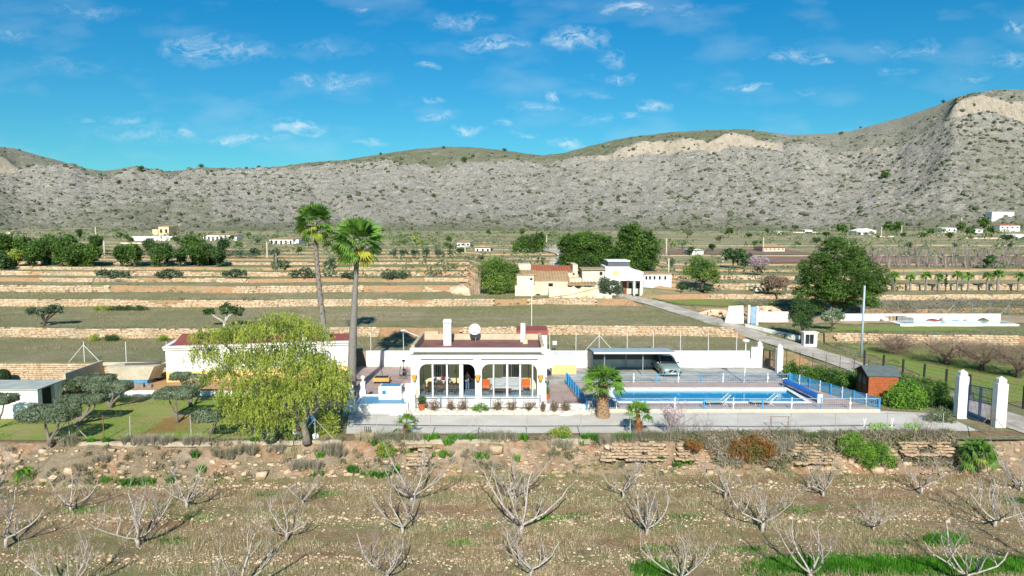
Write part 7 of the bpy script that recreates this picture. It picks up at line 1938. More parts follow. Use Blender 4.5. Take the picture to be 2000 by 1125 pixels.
# ================================================================== PLANTS ON THE BANK
def bankpos(px, py):
    return bp(px, py)
def tussock(px, py, rad, h, m, label, group, name='green_tussock', blades=60, wid=.09, leaves=0, lm=None):
    X, Y, z = bankpos(px, py); s = 45 / F_PX; rr_ = rad * s
    n = max(3, int(rr_ * rr_ * 26)); a = NR.uniform(0, 6.28, n); q = np.sqrt(NR.uniform(0, 1, n)) * rr_
    c = np.stack([np.cos(a) * q, np.sin(a) * q * .35, np.sin(a) * q * .35 * 0], 1); c[:, 2] = -.05
    o = tufts(name, c, h, .9, blades, m, None, wid); o.location = (X, Y, z); return tag(o, label, 'plant', group)
GT = [(545, 888, 6), (477, 884, 11), (610, 940, 13), (378, 925, 10), (338, 942, 16), (365, 905, 9), (612, 905, 10), (145, 872, 7), (175, 878, 6), (215, 940, 12), (720, 950, 20), (682, 935, 18), (755, 940, 16), (770, 930, 12), (722, 890, 10), (835, 882, 18), (860, 905, 24), (875, 890, 14), (940, 910, 16), (968, 900, 10), (795, 905, 10), (1023, 880, 14),
      (1012, 915, 9), (1165, 880, 18), (1150, 895, 10), (1228, 860, 22), (1245, 866, 14), (1302, 915, 9), (1345, 915, 12), (1362, 920, 12), (1330, 925, 8), (1640, 915, 10), (1500, 905, 6), (255, 962, 22), (285, 962, 20), (895, 848, 12), (920, 850, 14), (880, 856, 14), (1430, 915, 8), (745, 905, 7), (1105, 870, 6), (1625, 862, 10)]
for q_, (px, py, rd) in enumerate(sorted(GT)): tussock(px, py, rd, .45, GREENB, 'bright green leafy tussock, %s from the left on the bank' % ORDW[q_], 'green tussocks on the bank', blades=46, wid=.1)
DT = [(240, 875, 30, 'g'), (285, 870, 26, 'g'), (350, 885, 24, 'g'), (430, 905, 30, 'g'), (465, 900, 24, 'g'), (590, 920, 34, 'g'), (560, 905, 22, 'd'), (700, 870, 20, 'd'), (630, 895, 20, 'g'), (645, 905, 20, 'g'), (745, 860, 30, 's'), (790, 870, 26, 's'), (955, 880, 34, 's'), (990, 875, 24, 's'), (1100, 895, 22, 's'), (1195, 890, 24, 'g'), (1240, 885, 22, 'g'), (1300, 862, 30, 's'), (1340, 862, 26, 's'),
      (1270, 870, 26, 'g'), (1410, 870, 26, 'g'), (1410, 895, 22, 'g'), (1445, 860, 24, 's'), (1560, 860, 30, 's'), (1590, 850, 30, 's'), (1535, 880, 28, 's'), (1560, 900, 26, 'g'), (1700, 855, 30, 's'), (1760, 860, 30, 'g'), (1790, 870, 30, 'g'), (1830, 850, 30, 's'), (1860, 870, 30, 'g'), (1770, 885, 20, 'g'), (1860, 895, 24, 's'), (1890, 900, 24, 's'), (1900, 870, 26, 's'), (1530, 905, 24, 's'), (1480, 915, 18, 'd'), (100, 885, 14, 's'), (1600, 905, 20, 's'), (1655, 875, 20, 'g'), (1450, 890, 20, 'g'), (155, 915, 14, 'g'), (190, 905, 14, 'g'), (520, 900, 20, 'g')]
dcount = {}
for px, py, rd, k_ in sorted(DT):
    dcount[k_] = dcount.get(k_, 0) + 1; od_ = ORDW[dcount[k_] - 1]
    if k_ == 's':
        Y = 45.3; X, Yy, z = bankpos(px, py); r = thing('scrub_bush', 'grey-green scrub bush, %s from the left on the bank' % od_, 'bush', (X, Yy, z), 0, 'grey-green scrub bushes on the bank'); s = 45 / F_PX
        crown('foliage', [(R.uniform(-.4, .4) * rd * s, 0, .15 + R.uniform(0, .2), rd * s * .7, .4, .35) for _ in range(3)], int(rd * 9), 10, .2, .075, SHRUB, r, .35, .2)
        o = tufts('stems', np.stack([NR.uniform(-1, 1, 40) * rd * s, NR.uniform(-.3, .3, 40), np.zeros(40)], 1), .75, .8, 8, DRYG2, r, .02); o['kind'] = 'stuff'
    else: tussock(px, py, rd, .62, DRYG2 if k_ == 'g' else DRYG, 'dry %s tussock, %s from the left on the bank' % ('grey' if k_ == 'g' else 'straw coloured', od_), 'dry tussocks on the bank', 'dry_tussock', 60, .022)
for nm, lb, lobes_, m, n_ in (('rust_bush', 'large rust-orange scrub bush on the bank top right of centre', [(1448, 872, 22, 20), (1475, 868, 26, 24), (1500, 880, 20, 22), (1465, 888, 20, 14), (1430, 880, 12, 12)], RUST, 800), ('rust_bush', 'small rust-brown bush on the bank right of the small palm', [(1350, 866, 14, 8), (1362, 872, 12, 7)], RUST, 160),
                             ('green_bush', 'big fresh green bush spilling down the bank on the right', [(1660, 870, 24, 22), (1690, 880, 28, 26), (1720, 885, 22, 24), (1700, 900, 24, 16), (1738, 900, 14, 16), (1670, 855, 16, 12)], BRIGHT, 1300), ('yellow_bush', 'yellow-green spiky bush on the bank left of the young palm', [(750, 872, 14, 12), (762, 882, 14, 12), (745, 885, 10, 8)], YGREEN, 260),
                             ('yellow_bush', 'small yellow-green bush low on the bank below the pepper tree', [(675, 915, 9, 9), (683, 928, 8, 9)], YGREEN, 110), ('yellow_bush', 'small yellowish bush on the bank below the round house bush', [(893, 915, 12, 6)], YGREEN, 80), ('rusty_heap', 'dark rust-brown dead plant mat on the bank at the left', [(270, 905, 28, 9), (298, 895, 14, 10), (255, 912, 16, 6)], leafmat('dead_mat', '#6b4534', '#4f3226', None, 0), 260)):
    px0 = lobes_[0][0]; py0 = lobes_[0][1]; X, Yy, z = bankpos(px0, py0)
    bush(nm, lb, 'bush', lobes_, 45.3, m, px0, n_, 12, .2, .085, 8, shell=.35, z=z - .3)
def brushmass(name, label, n, xa, xb, ya, yb, m, per, leaf, lo, hi):
    C_, S_ = [], []
    for _ in range(n):
        px, py = R.uniform(xa, xb), R.uniform(ya, yb)
        if noise.noise((px * .012, py * .03, 71)) < -.12: continue
        X, Y, z = bankpos(px, py); C_.append((X, Y, z + .1)); S_.append(R.uniform(lo, hi))
    C_, S_ = np.array(C_), np.array(S_); k = np.repeat(np.arange(len(C_)), per); d = unit(len(k)); d[:, 2] = np.abs(d[:, 2]) - .3
    p = C_[k] + d * (S_[k] * NR.uniform(.25, 1.1, len(k)))[:, None]
    v, q = leaf_quads(p, leaf, .16, d); return tag(link(name, np_mesh(name, v, q, None, m)), label, 'scrub', kind='stuff')
BR1 = leafmat('dry_brush', '#a3967f', '#80765f', '#6f7050', .1, .7)
brushmass('bank_brush', 'tangled dry brush over the right half of the bank', 620, 1365, 1915, 842, 925, BR1, 120, .34, .3, .75)
brushmass('bank_brush', 'dry grass and twigs over the left half of the bank', 330, -20, 1370, 868, 945, BR1, 60, .26, .15, .42)
brushmass('bank_green_brush', 'grey-green leafy scrub over the right half of the bank', 300, 1380, 1910, 842, 912, SHRUB, 110, .12, .25, .5)
brushmass('bank_foot_grass', 'dry grass at the foot of the bank', 420, -20, 2020, 925, 960, leafmat('foot_grass', '#b8a87f', '#a39d6c', '#8f9560', .15, .5), 40, .2, .1, .25)
# prickly pears
PP = flat('cactus_green', '#7f9a5f', '#6c864e', .6, 6)
for k, (px, py) in enumerate(((1730, 860), (1745, 862), (1800, 860))):
    X = xat(px, 46.8); r = thing('prickly_pear', ('left', 'middle', 'right hand')[k] + ' prickly pear cactus on the bank top before the bright bush', 'cactus', (X, 46.8, -.05))
    for j in range(9):
        a = R.uniform(-.5, .5); lv = j // 3; x, z = R.uniform(-.3, .3) * (1 + lv * .4), .2 + lv * .33
        mb = MB(); mb.lathe([(.03, -.2), (.15, -.05), (.17, .08), (.12, .2), (.02, .25)], (0, 0, 0), 8); o = mb.obj('pad', PP, r, smooth=True, world=False); o.location = (x, R.uniform(-.1, .1), z); o.rotation_euler = (0, a, R.uniform(-.5, .5)); o.scale = (1, .25, 1)
# iron frame, white crossed posts
fr = thing('iron_frame', 'low rusty iron frame standing on the gravel right of the pool', 'frame', (xat(1533, 48.8), 48.8, 0))
xa, xb = xat(1513, 48.8), xat(1553, 48.8)
MB().tube([(xa, 48.8, .88), (xb, 48.8, .88)], .025, 6).obj('top_rail', BP, fr)
for x in (xa + .1, xb - .1):
    for d_ in (-.12, .12): MB().tube([(x, 48.8, .88), (x + d_, 48.8 + d_, 0)], .02, 5).obj('leg', BP, fr)
for px in (1702, 1757):
    X = xat(px, 47.6); r = thing('white_trestle', 'white crossed stakes on the gravel edge, %s one' % ('left' if px < 1730 else 'right'), 'stakes', (X, 47.6, 0))
    for d_ in (-1, 1): MB().tube([(X - .16 * d_, 47.6, 0), (X + .1 * d_, 47.6, 1.15)], .025, 5).obj('stake', WHITEM, r)
# well cover and short black stakes, blue gate behind the pepper tree
wc = thing('well_ring', 'small concrete ring with black pipes on the brown earth by the gravel', 'well ring', (xat(712, 47.2), 47.2, 0))
MB().lathe([(.5, 0), (.5, .25), (.35, .25), (.35, .1)], (wc.location.x, 47.2, 0), 14).obj('ring', CONL, wc)
for k in range(4): MB().tube([(wc.location.x - .2 + k * .13, 47.2, .1), (wc.location.x - .2 + k * .13, 47.2, .62)], .03, 6).obj('pipe', BLACKM, wc)
gg = thing('garden_gate', 'small blue garden gate half hidden behind the pepper tree trunk', 'gate', (xat(592, 49.5), 49.5, 0))
MB().box(xat(586, 49.5), xat(606, 49.5), 49.5, 49.56, .1, 1.5).obj('gate_leaf', BLUEF, gg)
pb = thing('white_box', 'small white box with terracotta band beside the pepper tree trunk', 'box', (xat(572, 47.3), 47.3, 0))
MB().box(xat(562, 47.3), xat(579, 47.3), 47.3, 47.8, 0, 1.0).obj('box_body', WHITE, pb, bevel=.03); MB().box(xat(571, 47.3), xat(579, 47.3), 47.28, 47.299, .25, .55).obj('band', TERRA, pb)
tag(clump('green_net_heap', '', 'heap', 562, 868, 46.5, .8, .28, flat('dark_green_net', '#1f4a3c', '#2b5a48', .8)), 'dark green net heap at the foot of the pepper tree', 'heap')
sk = clump('white_sack', '', 'sack', 608, 864, 46.7, .3, .5, WHITEM); tag(sk, 'crumpled white sack beside the pepper tree trunk', 'sack')
# patio equipment
et = thing('elliptical_trainer', 'dark elliptical exercise machine on the patio left of the house', 'exercise machine', (-10.4, 65.2, .03))
def tubes(parent, items, m, nm='frame'):
    for pts, r_ in items: MB().tube(pts, r_, 6).obj(nm, m, parent, world=False)
tubes(et, [([(-.1, .3, 0), (0, .2, .9), (0, .2, 1.5)], .04), ([(-.55, .6, 0), (.55, .6, 0)], .04), ([(-.5, -.6, 0), (.5, -.6, 0)], .04), ([(-.35, -.3, .3), (-.3, .3, 1.1), (-.42, .2, 1.75)], .025), ([(.35, -.3, .3), (.3, .3, 1.1), (.42, .2, 1.75)], .025)], BLACKM)
MB().tube([(-.12, .4, .4), (.12, .4, .4)], .32, 14).obj('flywheel', flat('dark_plastic', '#2b3036', None, .5), et, world=False); MB().box(-.15, .15, .1, .22, 1.45, 1.65).obj('console', BLACKM, et, world=False)
for s_ in (-1, 1): MB().box(s_ * .2 - .08, s_ * .2 + .08, -.6, -.2, .25, .3).obj('pedal', BLACKM, et, world=False)
st_ = thing('mini_trampoline', 'ochre box stepper with thin handle on the patio', 'exercise stepper', (-12.0, 62.6, .03))
MB().box(-.75, .75, -.45, .45, .25, .6).obj('box', flat('ochre_box', '#c9a25c', '#b58e4a', .7), st_, world=False, bevel=.02); MB().box(-.6, .6, -.35, .35, .605, .64).obj('mat', BLACKM, st_, world=False)
MB().tube([(0, .3, .6), (-.1, .35, 1.6), (0, .3, 2.1)], .025, 6).obj('handle', BLACKM, st_, world=False)
for sx_ in (-.65, .65): MB().tube([(sx_, 0, 0), (sx_, 0, .25)], .04, 6).obj('leg', BLACKM, st_, world=False)
bb = thing('padded_bench', 'pinkish padded bench against the left wall of the house', 'bench', (-9.3, 60.6, .03))
MB().box(-.45, .45, -1.0, 1.0, .35, .5).obj('seat', flat('pink_pad', '#c9aaa2', '#b8968e', .8), bb, world=False, bevel=.04); MB().box(-.45, .45, -1.3, -1.02, .3, .42).obj('footrest', BLACKM, bb, world=False)
for sx_ in (-.38, .38):
    for sy_ in (-.9, .9): MB().tube([(sx_, sy_, 0), (sx_, sy_, .35)], .03, 6).obj('leg', BLACKM, bb, world=False)
bq = thing('barbecue', 'black covered barbecue cart at the corner behind the tall palm', 'barbecue', (-15.0, 62.6, .03))
MB().box(-.5, .5, -.3, .3, .3, .85).obj('cart', flat('bbq_grey', '#5a5c60', None, .5), bq, world=False); MB().lathe([(.1, 1.25), (.35, 1.15), (.48, .9), (.5, .85)]).obj('lid', BLACKM, bq, smooth=True, world=False); MB().box(.5, .95, -.25, .25, .8, .85).obj('side_shelf', GREYM, bq, world=False)
MB().box(-.2, .1, -.32, -.301, .4, .75).obj('red_panel', REDP, bq, world=False)
for sx_ in (-.4, .4): MB().tube([(sx_, -.3, .12), (sx_, -.24, .12)], .12, 10).obj('wheel', BLACKM, bq, world=False)
for sx_ in (-.4, .4): MB().box(sx_ - .03, sx_ + .03, .2, .26, 0, .3).obj('leg', BLACKM, bq, world=False)

# ================================================================== DISTANT TREES AND SCRUB
def small_proto(m, seed, leaf=.5, n=46, per=12):
    r = thing('scrub_tree', 'p', 'tree', (0, 0, -50)); L = [(R.uniform(-.9, .9), R.uniform(-.7, .7), 1.9 + R.uniform(-.4, .6), 1.1, 1.0, .95) for _ in range(4)]
    crown('crown', L, n, per, .45, leaf, m, r, shell=.3); to = limb_tree(None, (0, 0, 0), [l[:3] for l in L], .12, BARKD, 'trunk', .35, 5); to.parent = r
    return r
protos_t = [small_proto(m, i) for i, m in enumerate((DARKO, PINE, CAROB, SHRUB, YGREEN))]
KP = [kids(p) for p in protos_t]
TREES = [(1038, 462, 5, 1), (955, 455, 6, 1), (870, 482, 6, 1), (880, 484, 6, 1), (825, 475, 7, 4), (812, 470, 8, 4), (852, 482, 7, 3), (900, 492, 8, 2), (1420, 455, 9, 1), (1390, 483, 9, 2), (1330, 475, 9, 3), (1340, 455, 10, 3), (1460, 460, 6, 2), (1495, 452, 6, 1), (1550, 442, 5, 1), (1640, 449, 11, 1), (1660, 450, 6, 1), (1725, 445, 12, 1), (1745, 447, 12, 1), (1810, 455, 8, 1), (1870, 445, 10, 1), (1890, 455, 10, 1), (1915, 440, 14, 1), (1930, 452, 10, 1), (1960, 465, 9, 2), (1500, 540, 16, 3), (1345, 490, 10, 2),
         (1430, 515, 22, 2), (1458, 508, 12, 0), (1455, 528, 9, 0), (1490, 528, 10, 0), (1925, 520, 15, 2), (770, 515, 9, 0), (790, 515, 9, 0), (812, 514, 9, 0), (835, 515, 9, 0), (858, 514, 9, 0), (880, 516, 8, 0), (700, 470, 9, 1), (735, 478, 8, 3), (600, 472, 9, 1), (585, 490, 8, 1), (495, 490, 8, 2), (510, 470, 7, 3), (470, 480, 8, 1), (455, 466, 6, 1), (880, 470, 8, 1), (440, 455, 5, 1), (1130, 485, 8, 2), (640, 480, 9, 1), (1310, 530, 9, 0), (1590, 470, 8, 2), (1610, 458, 7, 2), (1770, 480, 7, 0), (1860, 480, 6, 0), (1005, 490, 8, 1),
         (740, 492, 6, 0), (940, 505, 7, 0), (500, 520, 9, 0), (470, 520, 8, 0), (540, 505, 9, 0), (430, 520, 10, 0), (1380, 560, 9, 2), (1330, 575, 9, 2), (1620, 470, 6, 1), (1480, 505, 7, 3), (1968, 480, 6, 0), (1795, 462, 7, 1), (1850, 462, 8, 1), (340, 455, 5, 1), (380, 455, 5, 3), (350, 470, 7, 1), (260, 470, 6, 1), (490, 460, 6, 1), (300, 470, 7, 3)]
for _ in range(70):
    kq = R.choice((0, 1, 1, 2, 3)); tq_ = (R.randint(10, 1990), R.randint(453, 484), R.choice((4, 5, 6, 8)), kq)
    if not any(abs(tq_[0] - a_[0]) < 12 for a_ in TREES) and not 560 < tq_[0] < 760: TREES.append(tq_)
tord = {}
for kk in range(5):
    for q_, tt_ in enumerate(sorted(t_ for t_ in TREES if t_[3] == kk)): tord[(tt_[0], tt_[1])] = ORDW[q_]
for px, py, hw, k_ in TREES:
    Y = hY(px, py + hw) if py + hw < 540 else 114; X = xat(px, Y); s = hw * Y / F_PX / 1.5
    dup(protos_t[k_], (X, Y, tz(X, Y) - .1), R.uniform(0, 6), '%s distant tree, %s from the left of its colour on the terraces' % (('dark olive green', 'deep green', 'leafy green', 'grey-green', 'yellow-green')[k_], tord[(px, py)]), max(.5, s), 'small distant trees on the terraces', KP[k_])
# garden tree beside the road (pepper like) and blossoming almond
tree('pepper_tree', 'medium pale green drooping tree in the garden beside the road bend', 'tree', (xat(1372, 116), 116, 3), px_lobes([(1365, 515, 20, 16), (1385, 525, 20, 18), (1350, 530, 16, 14), (1372, 535, 26, 12), (1398, 540, 10, 14)], 116), WILLOW, .25, 560, 14, .5, .25, flat_=1.2)
tree('almond_tree', 'round almond tree in pink and white blossom beside the ploughed field', 'tree', (xat(1485, 128), 128, 4), px_lobes([(1475, 508, 14, 9), (1490, 510, 14, 10), (1482, 516, 20, 7)], 128), leafmat('almond_blossom', '#cdb6bd', '#b8a3a8', '#a99a94', .3, 1), .12, 420, 12, .4, .2)
tree('bare_bush', 'round bare grey-brown bush in front of the big pine', 'bush', (xat(1518, 112.3), 112.3, 2.2), px_lobes([(1510, 550, 18, 14), (1528, 552, 14, 12)], 111.5), TWIG, .1, 460, 12, .4, .22)
for p in protos_t:
    for c_ in kids(p): bpy.data.objects.remove(c_)
    bpy.data.objects.remove(p)
# grey brush belt and scrub across the valley
def scatter(name, label, n, fx, sizes, m, kind='bush', flatz=.8, leafy=0):
    C_ = []; S_ = []
    for _ in range(n):
        g_ = fx()
        if g_ is None: continue
        X, Y, s = g_; z = tz(X, Y); C_.append((X, Y, z + s * .35)); S_.append(s)
    C_ = np.array(C_); S_ = np.array(S_)
    return tag(blobs(name, C_, S_ * NR.uniform(.9, 1.6, len(S_)), S_, S_ * flatz, m, .35), label, kind, kind='stuff')
SCR = flat('scrub_green', '#5d6845', '#49563a', .95, .6, .1); SCR2 = flat('scrub_grey', '#7d7a66', '#66654f', .95, .6, .1); SCR3 = flat('scrub_dark', '#41502f', '#34422a', .95, .5, .1)
def leafy_scatter(name, label, n, fx, per, leaf, m):
    C_ = []; S_ = []
    for _ in range(n):
        g_ = fx()
        if g_ is None: continue
        X, Y, s = g_; C_.append((X, Y, tz(X, Y) + s * .45)); S_.append(s)
    C_ = np.array(C_); S_ = np.array(S_); k = np.repeat(np.arange(len(C_)), per); d = unit(len(k)); d[:, 2] = np.abs(d[:, 2]) - .25
    p = C_[k] + d * (S_[k] * NR.uniform(.4, 1, len(k)))[:, None] * np.array([1.2, 1, .75])
    v, q = leaf_quads(p, leaf * (.4 + S_[k]), .55, d)
    return tag(link(name, np_mesh(name, v, q, None, m)), label, 'scrub', kind='stuff')
def fx_valley():
    Y = 115 + 420 * R.random() ** 1.6; X = R.uniform(-.95, .95) * Y
    if abs(X) < 30 and Y < 125 and X > -8: return None
    if noise.noise((X * .02, Y * .02, 5)) + .5 * noise.noise((X * .1, Y * .08, 9)) < -.12: return None
    return X, Y, R.uniform(.35, 1.3) * (1 + Y / 450)
def fx_edges():
    st = R.choice(LEFT_STEPS[1:] if R.random() < .6 else RIGHT_STEPS); Yr = st[0]
    X = R.uniform(-.85, .85) * Yr
    if (st in LEFT_STEPS) != (X < 15): return None
    if noise.noise((X * .06, Yr * .3, 15)) < .02: return None
    Y = Yr + yw(X, Yr) + R.uniform(-1.2, .9); return X, Y, R.uniform(.15, .45) * (1 + Y / 300)
leafy_scatter('valley_scrub', 'grey-green scrub dotted over the distant valley', 4200, fx_valley, 14, .3, SHRUB)
leafy_scatter('dark_scrub', 'dark green bushes dotted over the distant valley', 1300, fx_valley, 16, .32, DARKO)
leafy_scatter('terrace_edge_scrub', 'low scrub along the terrace edges', 4200, fx_edges, 16, .2, SHRUB)
def fx_wood():
    Y = 150 + 380 * R.random(); X = R.uniform(-.85, .85) * Y
    if noise.noise((X * .018, Y * .02, 91)) < .12: return None
    return X, Y, R.uniform(1.0, 2.2) * (1 + Y / 900)
leafy_scatter('valley_bushes', 'clusters of larger green bushes on the far valley floor', 620, fx_wood, 26, .4, leafmat('valley_leaf', '#5f7540', '#7a8a55', '#4c6234', .15, .05))
def fx_belt(): 
    X = R.uniform(34, 85); Y = R.uniform(98, 107); return X, Y, R.uniform(.7, 1.2)
leafy_scatter('grey_brush', 'belt of grey brush behind the long white boundary wall on the right', 520, fx_belt, 42, .12, leafmat('grey_brush', '#7f7a68', '#6a6a54', '#8b8577', .1, .3))
def fx_oliv():
    X = R.uniform(-118, -50); Y = R.uniform(137, 150); return (X, Y, R.uniform(.9, 1.4))
leafy_scatter('olive_belt', 'low belt of grey-green olives in front of the pine belt on the left', 300, fx_oliv, 60, .14, DARKO)
def fx_road():
    Y = R.uniform(70, 108); xr = road_at(Y)[0]; X = xr + R.choice((-1, 1)) * R.uniform(2.6, 6.5); return (X, Y, R.uniform(.15, .5))
leafy_scatter('roadside_scrub', 'low scrub and weeds along both road edges', 420, fx_road, 30, .12, SHRUB)
def fx_field():
    Y = R.uniform(71, 112); X = R.uniform(-.85, .25) * Y
    if X > road_at(Y)[0] - 4: return None
    if noise.noise((X * .1, Y * .15, 25)) < .1: return None
    return (X, Y, R.uniform(.12, .35))
leafy_scatter('field_weeds', 'small weeds scattered over the near terraces', 1700, fx_field, 16, .1, leafmat('field_weed', '#838a5c', '#a89e72', '#6c8048', .15, .2))
for px, py, w_ in ((230, 598, 30), (265, 600, 26), (205, 598, 16), (185, 603, 8), (215, 663, 22), (310, 661, 13), (178, 660, 12)):
    Y = 76.5 if py > 640 else 94; X = xat(px, Y); s = Y / F_PX
    r = thing('field_bush', 'low scrub clump, %s from the left %s' % (ORDW[[230, 265, 205, 185].index(px) and {265: 3, 205: 1, 185: 0}.get(px, 2) or (2 if px == 230 else 0)] if py < 640 else ORDW[{178: 0, 215: 1, 310: 2}[px]], 'by the first terrace wall' if py > 640 else 'on the second terrace'), 'bush', (X, Y, tz(X, Y)), 0, 'low bushes in the left fields')
    crown('foliage', [(R.uniform(-.5, .5) * w_ * s, 0, .3, w_ * s * .6, .8, .45) for _ in range(4)], int(w_ * 9), 10, .3, .12, CAROB if w_ > 20 else YGREEN, r, shell=.2)
def fx_rb(): return R.uniform(38, 75), R.uniform(80.5, 83.6), R.uniform(.2, .6)
leafy_scatter('bank_weeds', 'scrub hiding the stone bank behind the gnarled trees', 260, fx_rb, 40, .12, SHRUB)
def fx_w1():
    X = R.uniform(-70, 24); return X, 79.3 + yw(X, 79.3) + R.choice((-.5, .6)) + R.uniform(-.3, .3), R.uniform(.12, .4)
leafy_scatter('wall_weeds', 'weeds along the first terrace wall', 200, fx_w1, 30, .1, SHRUB)
# brown ploughed ground, orchard rows and vines of the right
PLO = flat('ploughed_soil', '#8f7565', '#7a6255', .95, .4, .08)
drape('ploughed_field', 52, 150, 151, 172, PLO, .12, 2.0); drape('ploughed_field', 36, 78, 176, 200, PLO, .12, 2.0, seed=8)
c = []
for Yr in (143, 147, 168, 172, 177):
    X = 78
    while X < 160: c.append((X + R.uniform(-.4, .4), Yr + R.uniform(-.3, .3), 0)); X += 3.2 if Yr > 160 else 2.0
C_ = np.array(c); C_[:, 2] = [tz(x, y) for x, y, _ in c]
tag(tufts('orchard_rows', C_, 2.4, .8, 26, leafmat('orchard_twigs', '#9a8f86', '#857b72', None, 0), None, .025), 'rows of bare young orchard trees on the right terraces', 'orchard', kind='stuff')
mb = MB()
for x, y, z in c[::2]: mb.tube([(x, y, z - .1), (x, y, z + 1.9)], .07, 4, False)
tag(mb.obj('orchard_stakes', CONL, fix=False), 'pale stakes of the young orchard rows', 'stakes', kind='stuff')

# shrubs of the mountain
n = 19000; C_ = []; S_ = []
for _ in range(n):
    j = R.randrange(60, ncol - 60); i = int(R.random() ** .8 * 205) + 3
    x = xs[j]
    dens = .4 + .6 * sstep(-.3, .4, noise.noise((MV[i, j][0] * .006, MV[i, j][1] * .006, 33))) + (.5 if x > 1300 else 0)
    if R.random() > dens: continue
    a, b = MV[i, j], MV[i + 1, j + 1]; q = R.random(); p = a * (1 - q) + b * q
    s = R.choice((.45, .5, .6, .7, .9, 1.0, 1.9)) * R.uniform(.7, 1.25); C_.append((p[0], p[1], p[2] + s * .3)); S_.append(s)
C_ = np.array(C_); S_ = np.array(S_)
h_ = len(C_) // 2
tag(blobs('mountain_scrub', C_[:h_], S_[:h_] * 1.35, S_[:h_], S_[:h_] * .8, flat('mountain_shrub', '#555d42', '#424b34', .95, .3, .1), .35), 'dark shrubs dotted over the mountain slope', 'scrub', kind='stuff')
tag(blobs('mountain_scrub', C_[h_:], S_[h_:] * 1.2, S_[h_:], S_[h_:] * .6, flat('mountain_shrub_pale', '#74775e', '#62664e', .95, .3, .1), .35), 'greyish low shrubs dotted over the mountain slope', 'scrub', kind='stuff')
# crest bushes and single trees on the mountain
MT = [(1720, 342, 11, 'largest dark tree alone on the right mountain slope'), (490, 378, 5, 'round dark tree on the left mountain slope above the villas'), (849, 382, 6, 'round bright tree on the mountain above the right tall palm'), (238, 356, 7, 'dark tree high on the left slope'), (908, 312, 8, 'dark tree just below the middle crest'), (925, 305, 5, 'smaller tree right above the crest saddle'), (1344, 490, 0, ''), (942, 417, 4, 'small green tree low on the middle slope'), (1204, 385, 5, 'yellowish tree in the mountain gully'),
      (1170, 397, 6, 'green tree low in the mountain gully'), (1208, 414, 5, 'bright tree at the lower end of the gully'), (1100, 397, 4, 'small tree left of the gully'), (1881, 279, 5, 'dark tree on the upper right slope'), (1925, 240, 5, 'dark tree under the right cliff'), (1940, 276, 5, 'dark wide tree below the right cliff'), (1910, 297, 5, 'paired dark tree in the scree on the right'), (402, 325, 6, 'dark bush on the left part of the crest'), (487, 329, 4, 'lone tree on the left crest'), (745, 301, 4, 'lone pointed tree on the middle crest'),
      (868, 288, 4, 'bush on top of the middle knoll'), (282, 330, 9, 'dark bush group on the left saddle'), (52, 293, 3, 'bush on the far left crest'), (153, 322, 3, 'bush at the foot of the far left crest'), (985, 293, 5, 'bush group on the crest right of the knoll'), (1464, 256, 3, 'bush on the crest above the long cliff'), (1632, 261, 5, 'dark bush on the saddle left of the right peak'), (1826, 199, 5, 'dark bush on the steep right crest'), (1940, 178, 4, 'dark bush on the right summit'), (1980, 179, 4, 'bush near the right picture edge on the summit'), (1175, 286, 4, 'bush at the left end of the green ridge'),
      (1003, 390, 0, ''), (352, 357, 5, 'bush on the left slope above the villas'), (1668, 249, 3, 'small bush on the rising right crest'), (1222, 303, 3, 'small dark bush at the left end of the cliff')]
for px, py, hw, lb in MT:
    if not hw: continue
    p = hill_at(px, py + hw * .6); Y = float(p[1]); s = hw * Y / F_PX
    r = thing('mountain_tree', lb, 'tree', (float(p[0]), Y, float(p[2])))
    crown('crown', [(R.uniform(-.4, .4) * s, R.uniform(-.3, .3) * s, s * .75 + R.uniform(-.15, .15) * s, s * .75, s * .6, s * .55) for _ in range(4)], 60, 12, s * .22, s * .22, PINE if hw != 5 else DARKO, r, shell=.3)
    MB().tube([(0, 0, -1), (0, 0, s * .7)], [s * .07, s * .05], 5).obj('trunk', BARKD, r, world=False)
# ================================================================== GRASS
def grass(name, label, n, fx, h, blades, m, wid=.06, spread=.7):
    c = [];hs = []
    for _ in range(n):
        g_ = fx()
        if g_ is not None: c.append(g_[:3]); hs.append(g_[3] if len(g_) > 3 else 1)
    return tag(tufts(name, np.array(c), h * np.array(hs), spread, blades, m, None, wid), label, 'grass', kind='stuff')
def o_dry():
    Y = 45.5 - 19 * R.random(); X = R.uniform(-.86, .86) * Y
    if noise.noise((X * .18, Y * .5, 3)) + .4 * noise.noise((X * .7, Y, 7)) < -.12: return None
    return X, Y, oz(X, Y), R.uniform(.5, 1.3)
def o_green():
    Y = 45.5 - 19 * R.random(); X = R.uniform(-.86, .86) * Y
    if noise.noise((X * .14, Y * .45, 23)) + .3 * noise.noise((X * .6, Y, 7)) < .18: return None
    return X, Y, oz(X, Y), R.uniform(.4, 1)
GRG = leafmat('greyish_green_blades', '#7d8a4c', '#91975c', '#6f8040', .25, .6)
grass('dry_orchard_grass', 'dry straw grass and weeds over the orchard soil', 70000, o_dry, .2, 4, DRYG, .035, .8)
grass('green_orchard_grass', 'sparse green weeds over the orchard soil', 22000, o_green, .1, 4, GRG, .08, .9)
LUSH = leafmat('lush_grass', '#4f8f22', '#6aa832', '#3f7a1c', .35, 1.2)
def lush():
    k = R.random()
    if k < .75: px, py = R.uniform(1560, 2120), R.gauss(1108, 8)
    elif k < .85: px, py = R.gauss(1845, 18), R.gauss(1055, 5)
    elif k < .92: px, py = R.gauss(1280, 22), R.gauss(1117, 8)
    else: px, py = R.gauss(1530, 30), R.gauss(1108, 10)
    X, Y = G(px, py, ZO); return X, Y, oz(X, Y), R.uniform(.6, 1.2)
grass('lush_grass_strip', 'lush bright green grass strip in the orchard at the lower right', 7500, lush, .28, 6, LUSH, .05, .6)
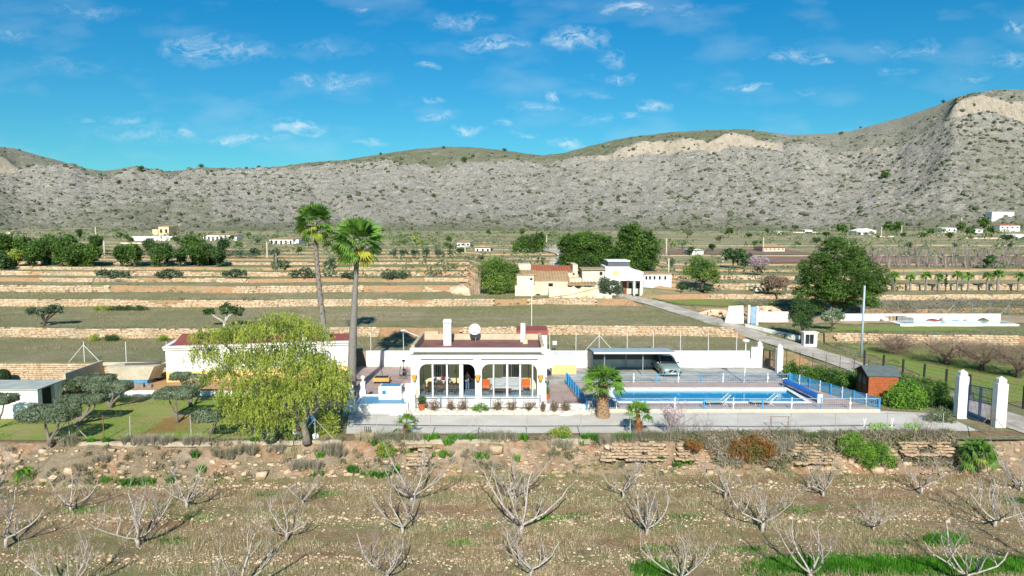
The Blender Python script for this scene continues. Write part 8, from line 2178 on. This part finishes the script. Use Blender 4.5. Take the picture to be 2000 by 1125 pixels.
def spots():
    cx, cy = R.choice([(1068, 1015), (1340, 1010), (1460, 1071), (330, 1055), (160, 1000), (1120, 1010), (640, 965), (900, 1060), (1275, 1070), (1560, 1000), (520, 965), (1740, 1060), (1990, 980), (380, 1015)]); X, Y = G(R.gauss(cx, 22), R.gauss(cy, 4), ZO)
    return (X, Y, oz(X, Y), 1) if Y < 45 else None
grass('green_weed_patches', 'small bright green weed patches in the orchard', 2600, spots, .13, 5, GREENB, .08, .8)
def lawn_():
    X = R.uniform(-48, -12); Y = R.uniform(46, 57.5)
    if noise.noise((X * .2, Y * .3, 43)) < -.1: return None
    return X, Y, .02, R.uniform(.5, 1.1)
grass('lawn_blades', 'short green lawn grass below the clipped olives', 30000, lawn_, .08, 4, leafmat('lawn_blade', '#6f8f35', '#8c9c4c', '#5f8030', .3, .5), .1, .9)
def field_():
    Y = R.uniform(71, 106); X = R.uniform(-.85, .3) * Y
    if X > road_at(Y)[0] - 3: return None
    if noise.noise((X * .06, Y * .2, 53)) + .4 * noise.noise((X * .3, Y * .5, 3)) < -.05: return None
    return X, Y, tz(X, Y), R.uniform(.5, 1.3)
grass('field_grass', 'dry grey-olive grass of the terraced fields', 36000, field_, .26, 3, leafmat('field_blades', '#aea07a', '#8c8660', '#7b7f50', .15, .12), .06, .7)
def rg():
    X = R.uniform(39.5, 72); Y = R.uniform(56, 82)
    if noise.noise((X * .12, Y * .25, 63)) < -.05: return None
    return X, Y, .08, R.uniform(.6, 1.2)
grass('orchard_grass_blades', 'green grass under the gnarled bare trees', 12000, rg, .16, 4, leafmat('rg_blades', '#5f8a30', '#7f9a46', '#8a8a50', .3, .25), .09, .8)
# overhead cable and the pipe along the path edge
tag(MB().tube([(1.85, 64.4, 7.6), (6, 72, 7.2), (14, 88, 7.1), (22, 104, 7.4)], .025, 4, False).obj('overhead_cable', BLACKM, fix=False), 'thin black cable running from the white pole towards the farmhouses', 'cable')
tag(MB().tube([(-11.6, 49.6, .06), (-6, 49.35, .05), (0, 49.2, .05), (8, 49.3, .05), (18, 49.1, .05), (28, 49.4, .06)], .045, 6, False).obj('water_pipe', flat('grey_hose', '#55585a', None, .6), fix=False), 'dark hose lying along the pale gravel path', 'hose')

n = 5200; Xs = NR.uniform(-34, 34, n); rw = NR.choice([38.0, 43.0, 33.2], n); Ys = rw + NR.normal(0, .35, n)
C_ = np.stack([Xs, Ys, [oz(x, y) for x, y in zip(Xs, Ys)]], 1); sz = NR.gamma(2, .016, n) + .015
tag(blobs('row_stones', C_, sz * 1.2, sz, sz * .7, ROCKM, .3), 'lines of pale stones along the fig tree rows', 'stones', kind='stuff')
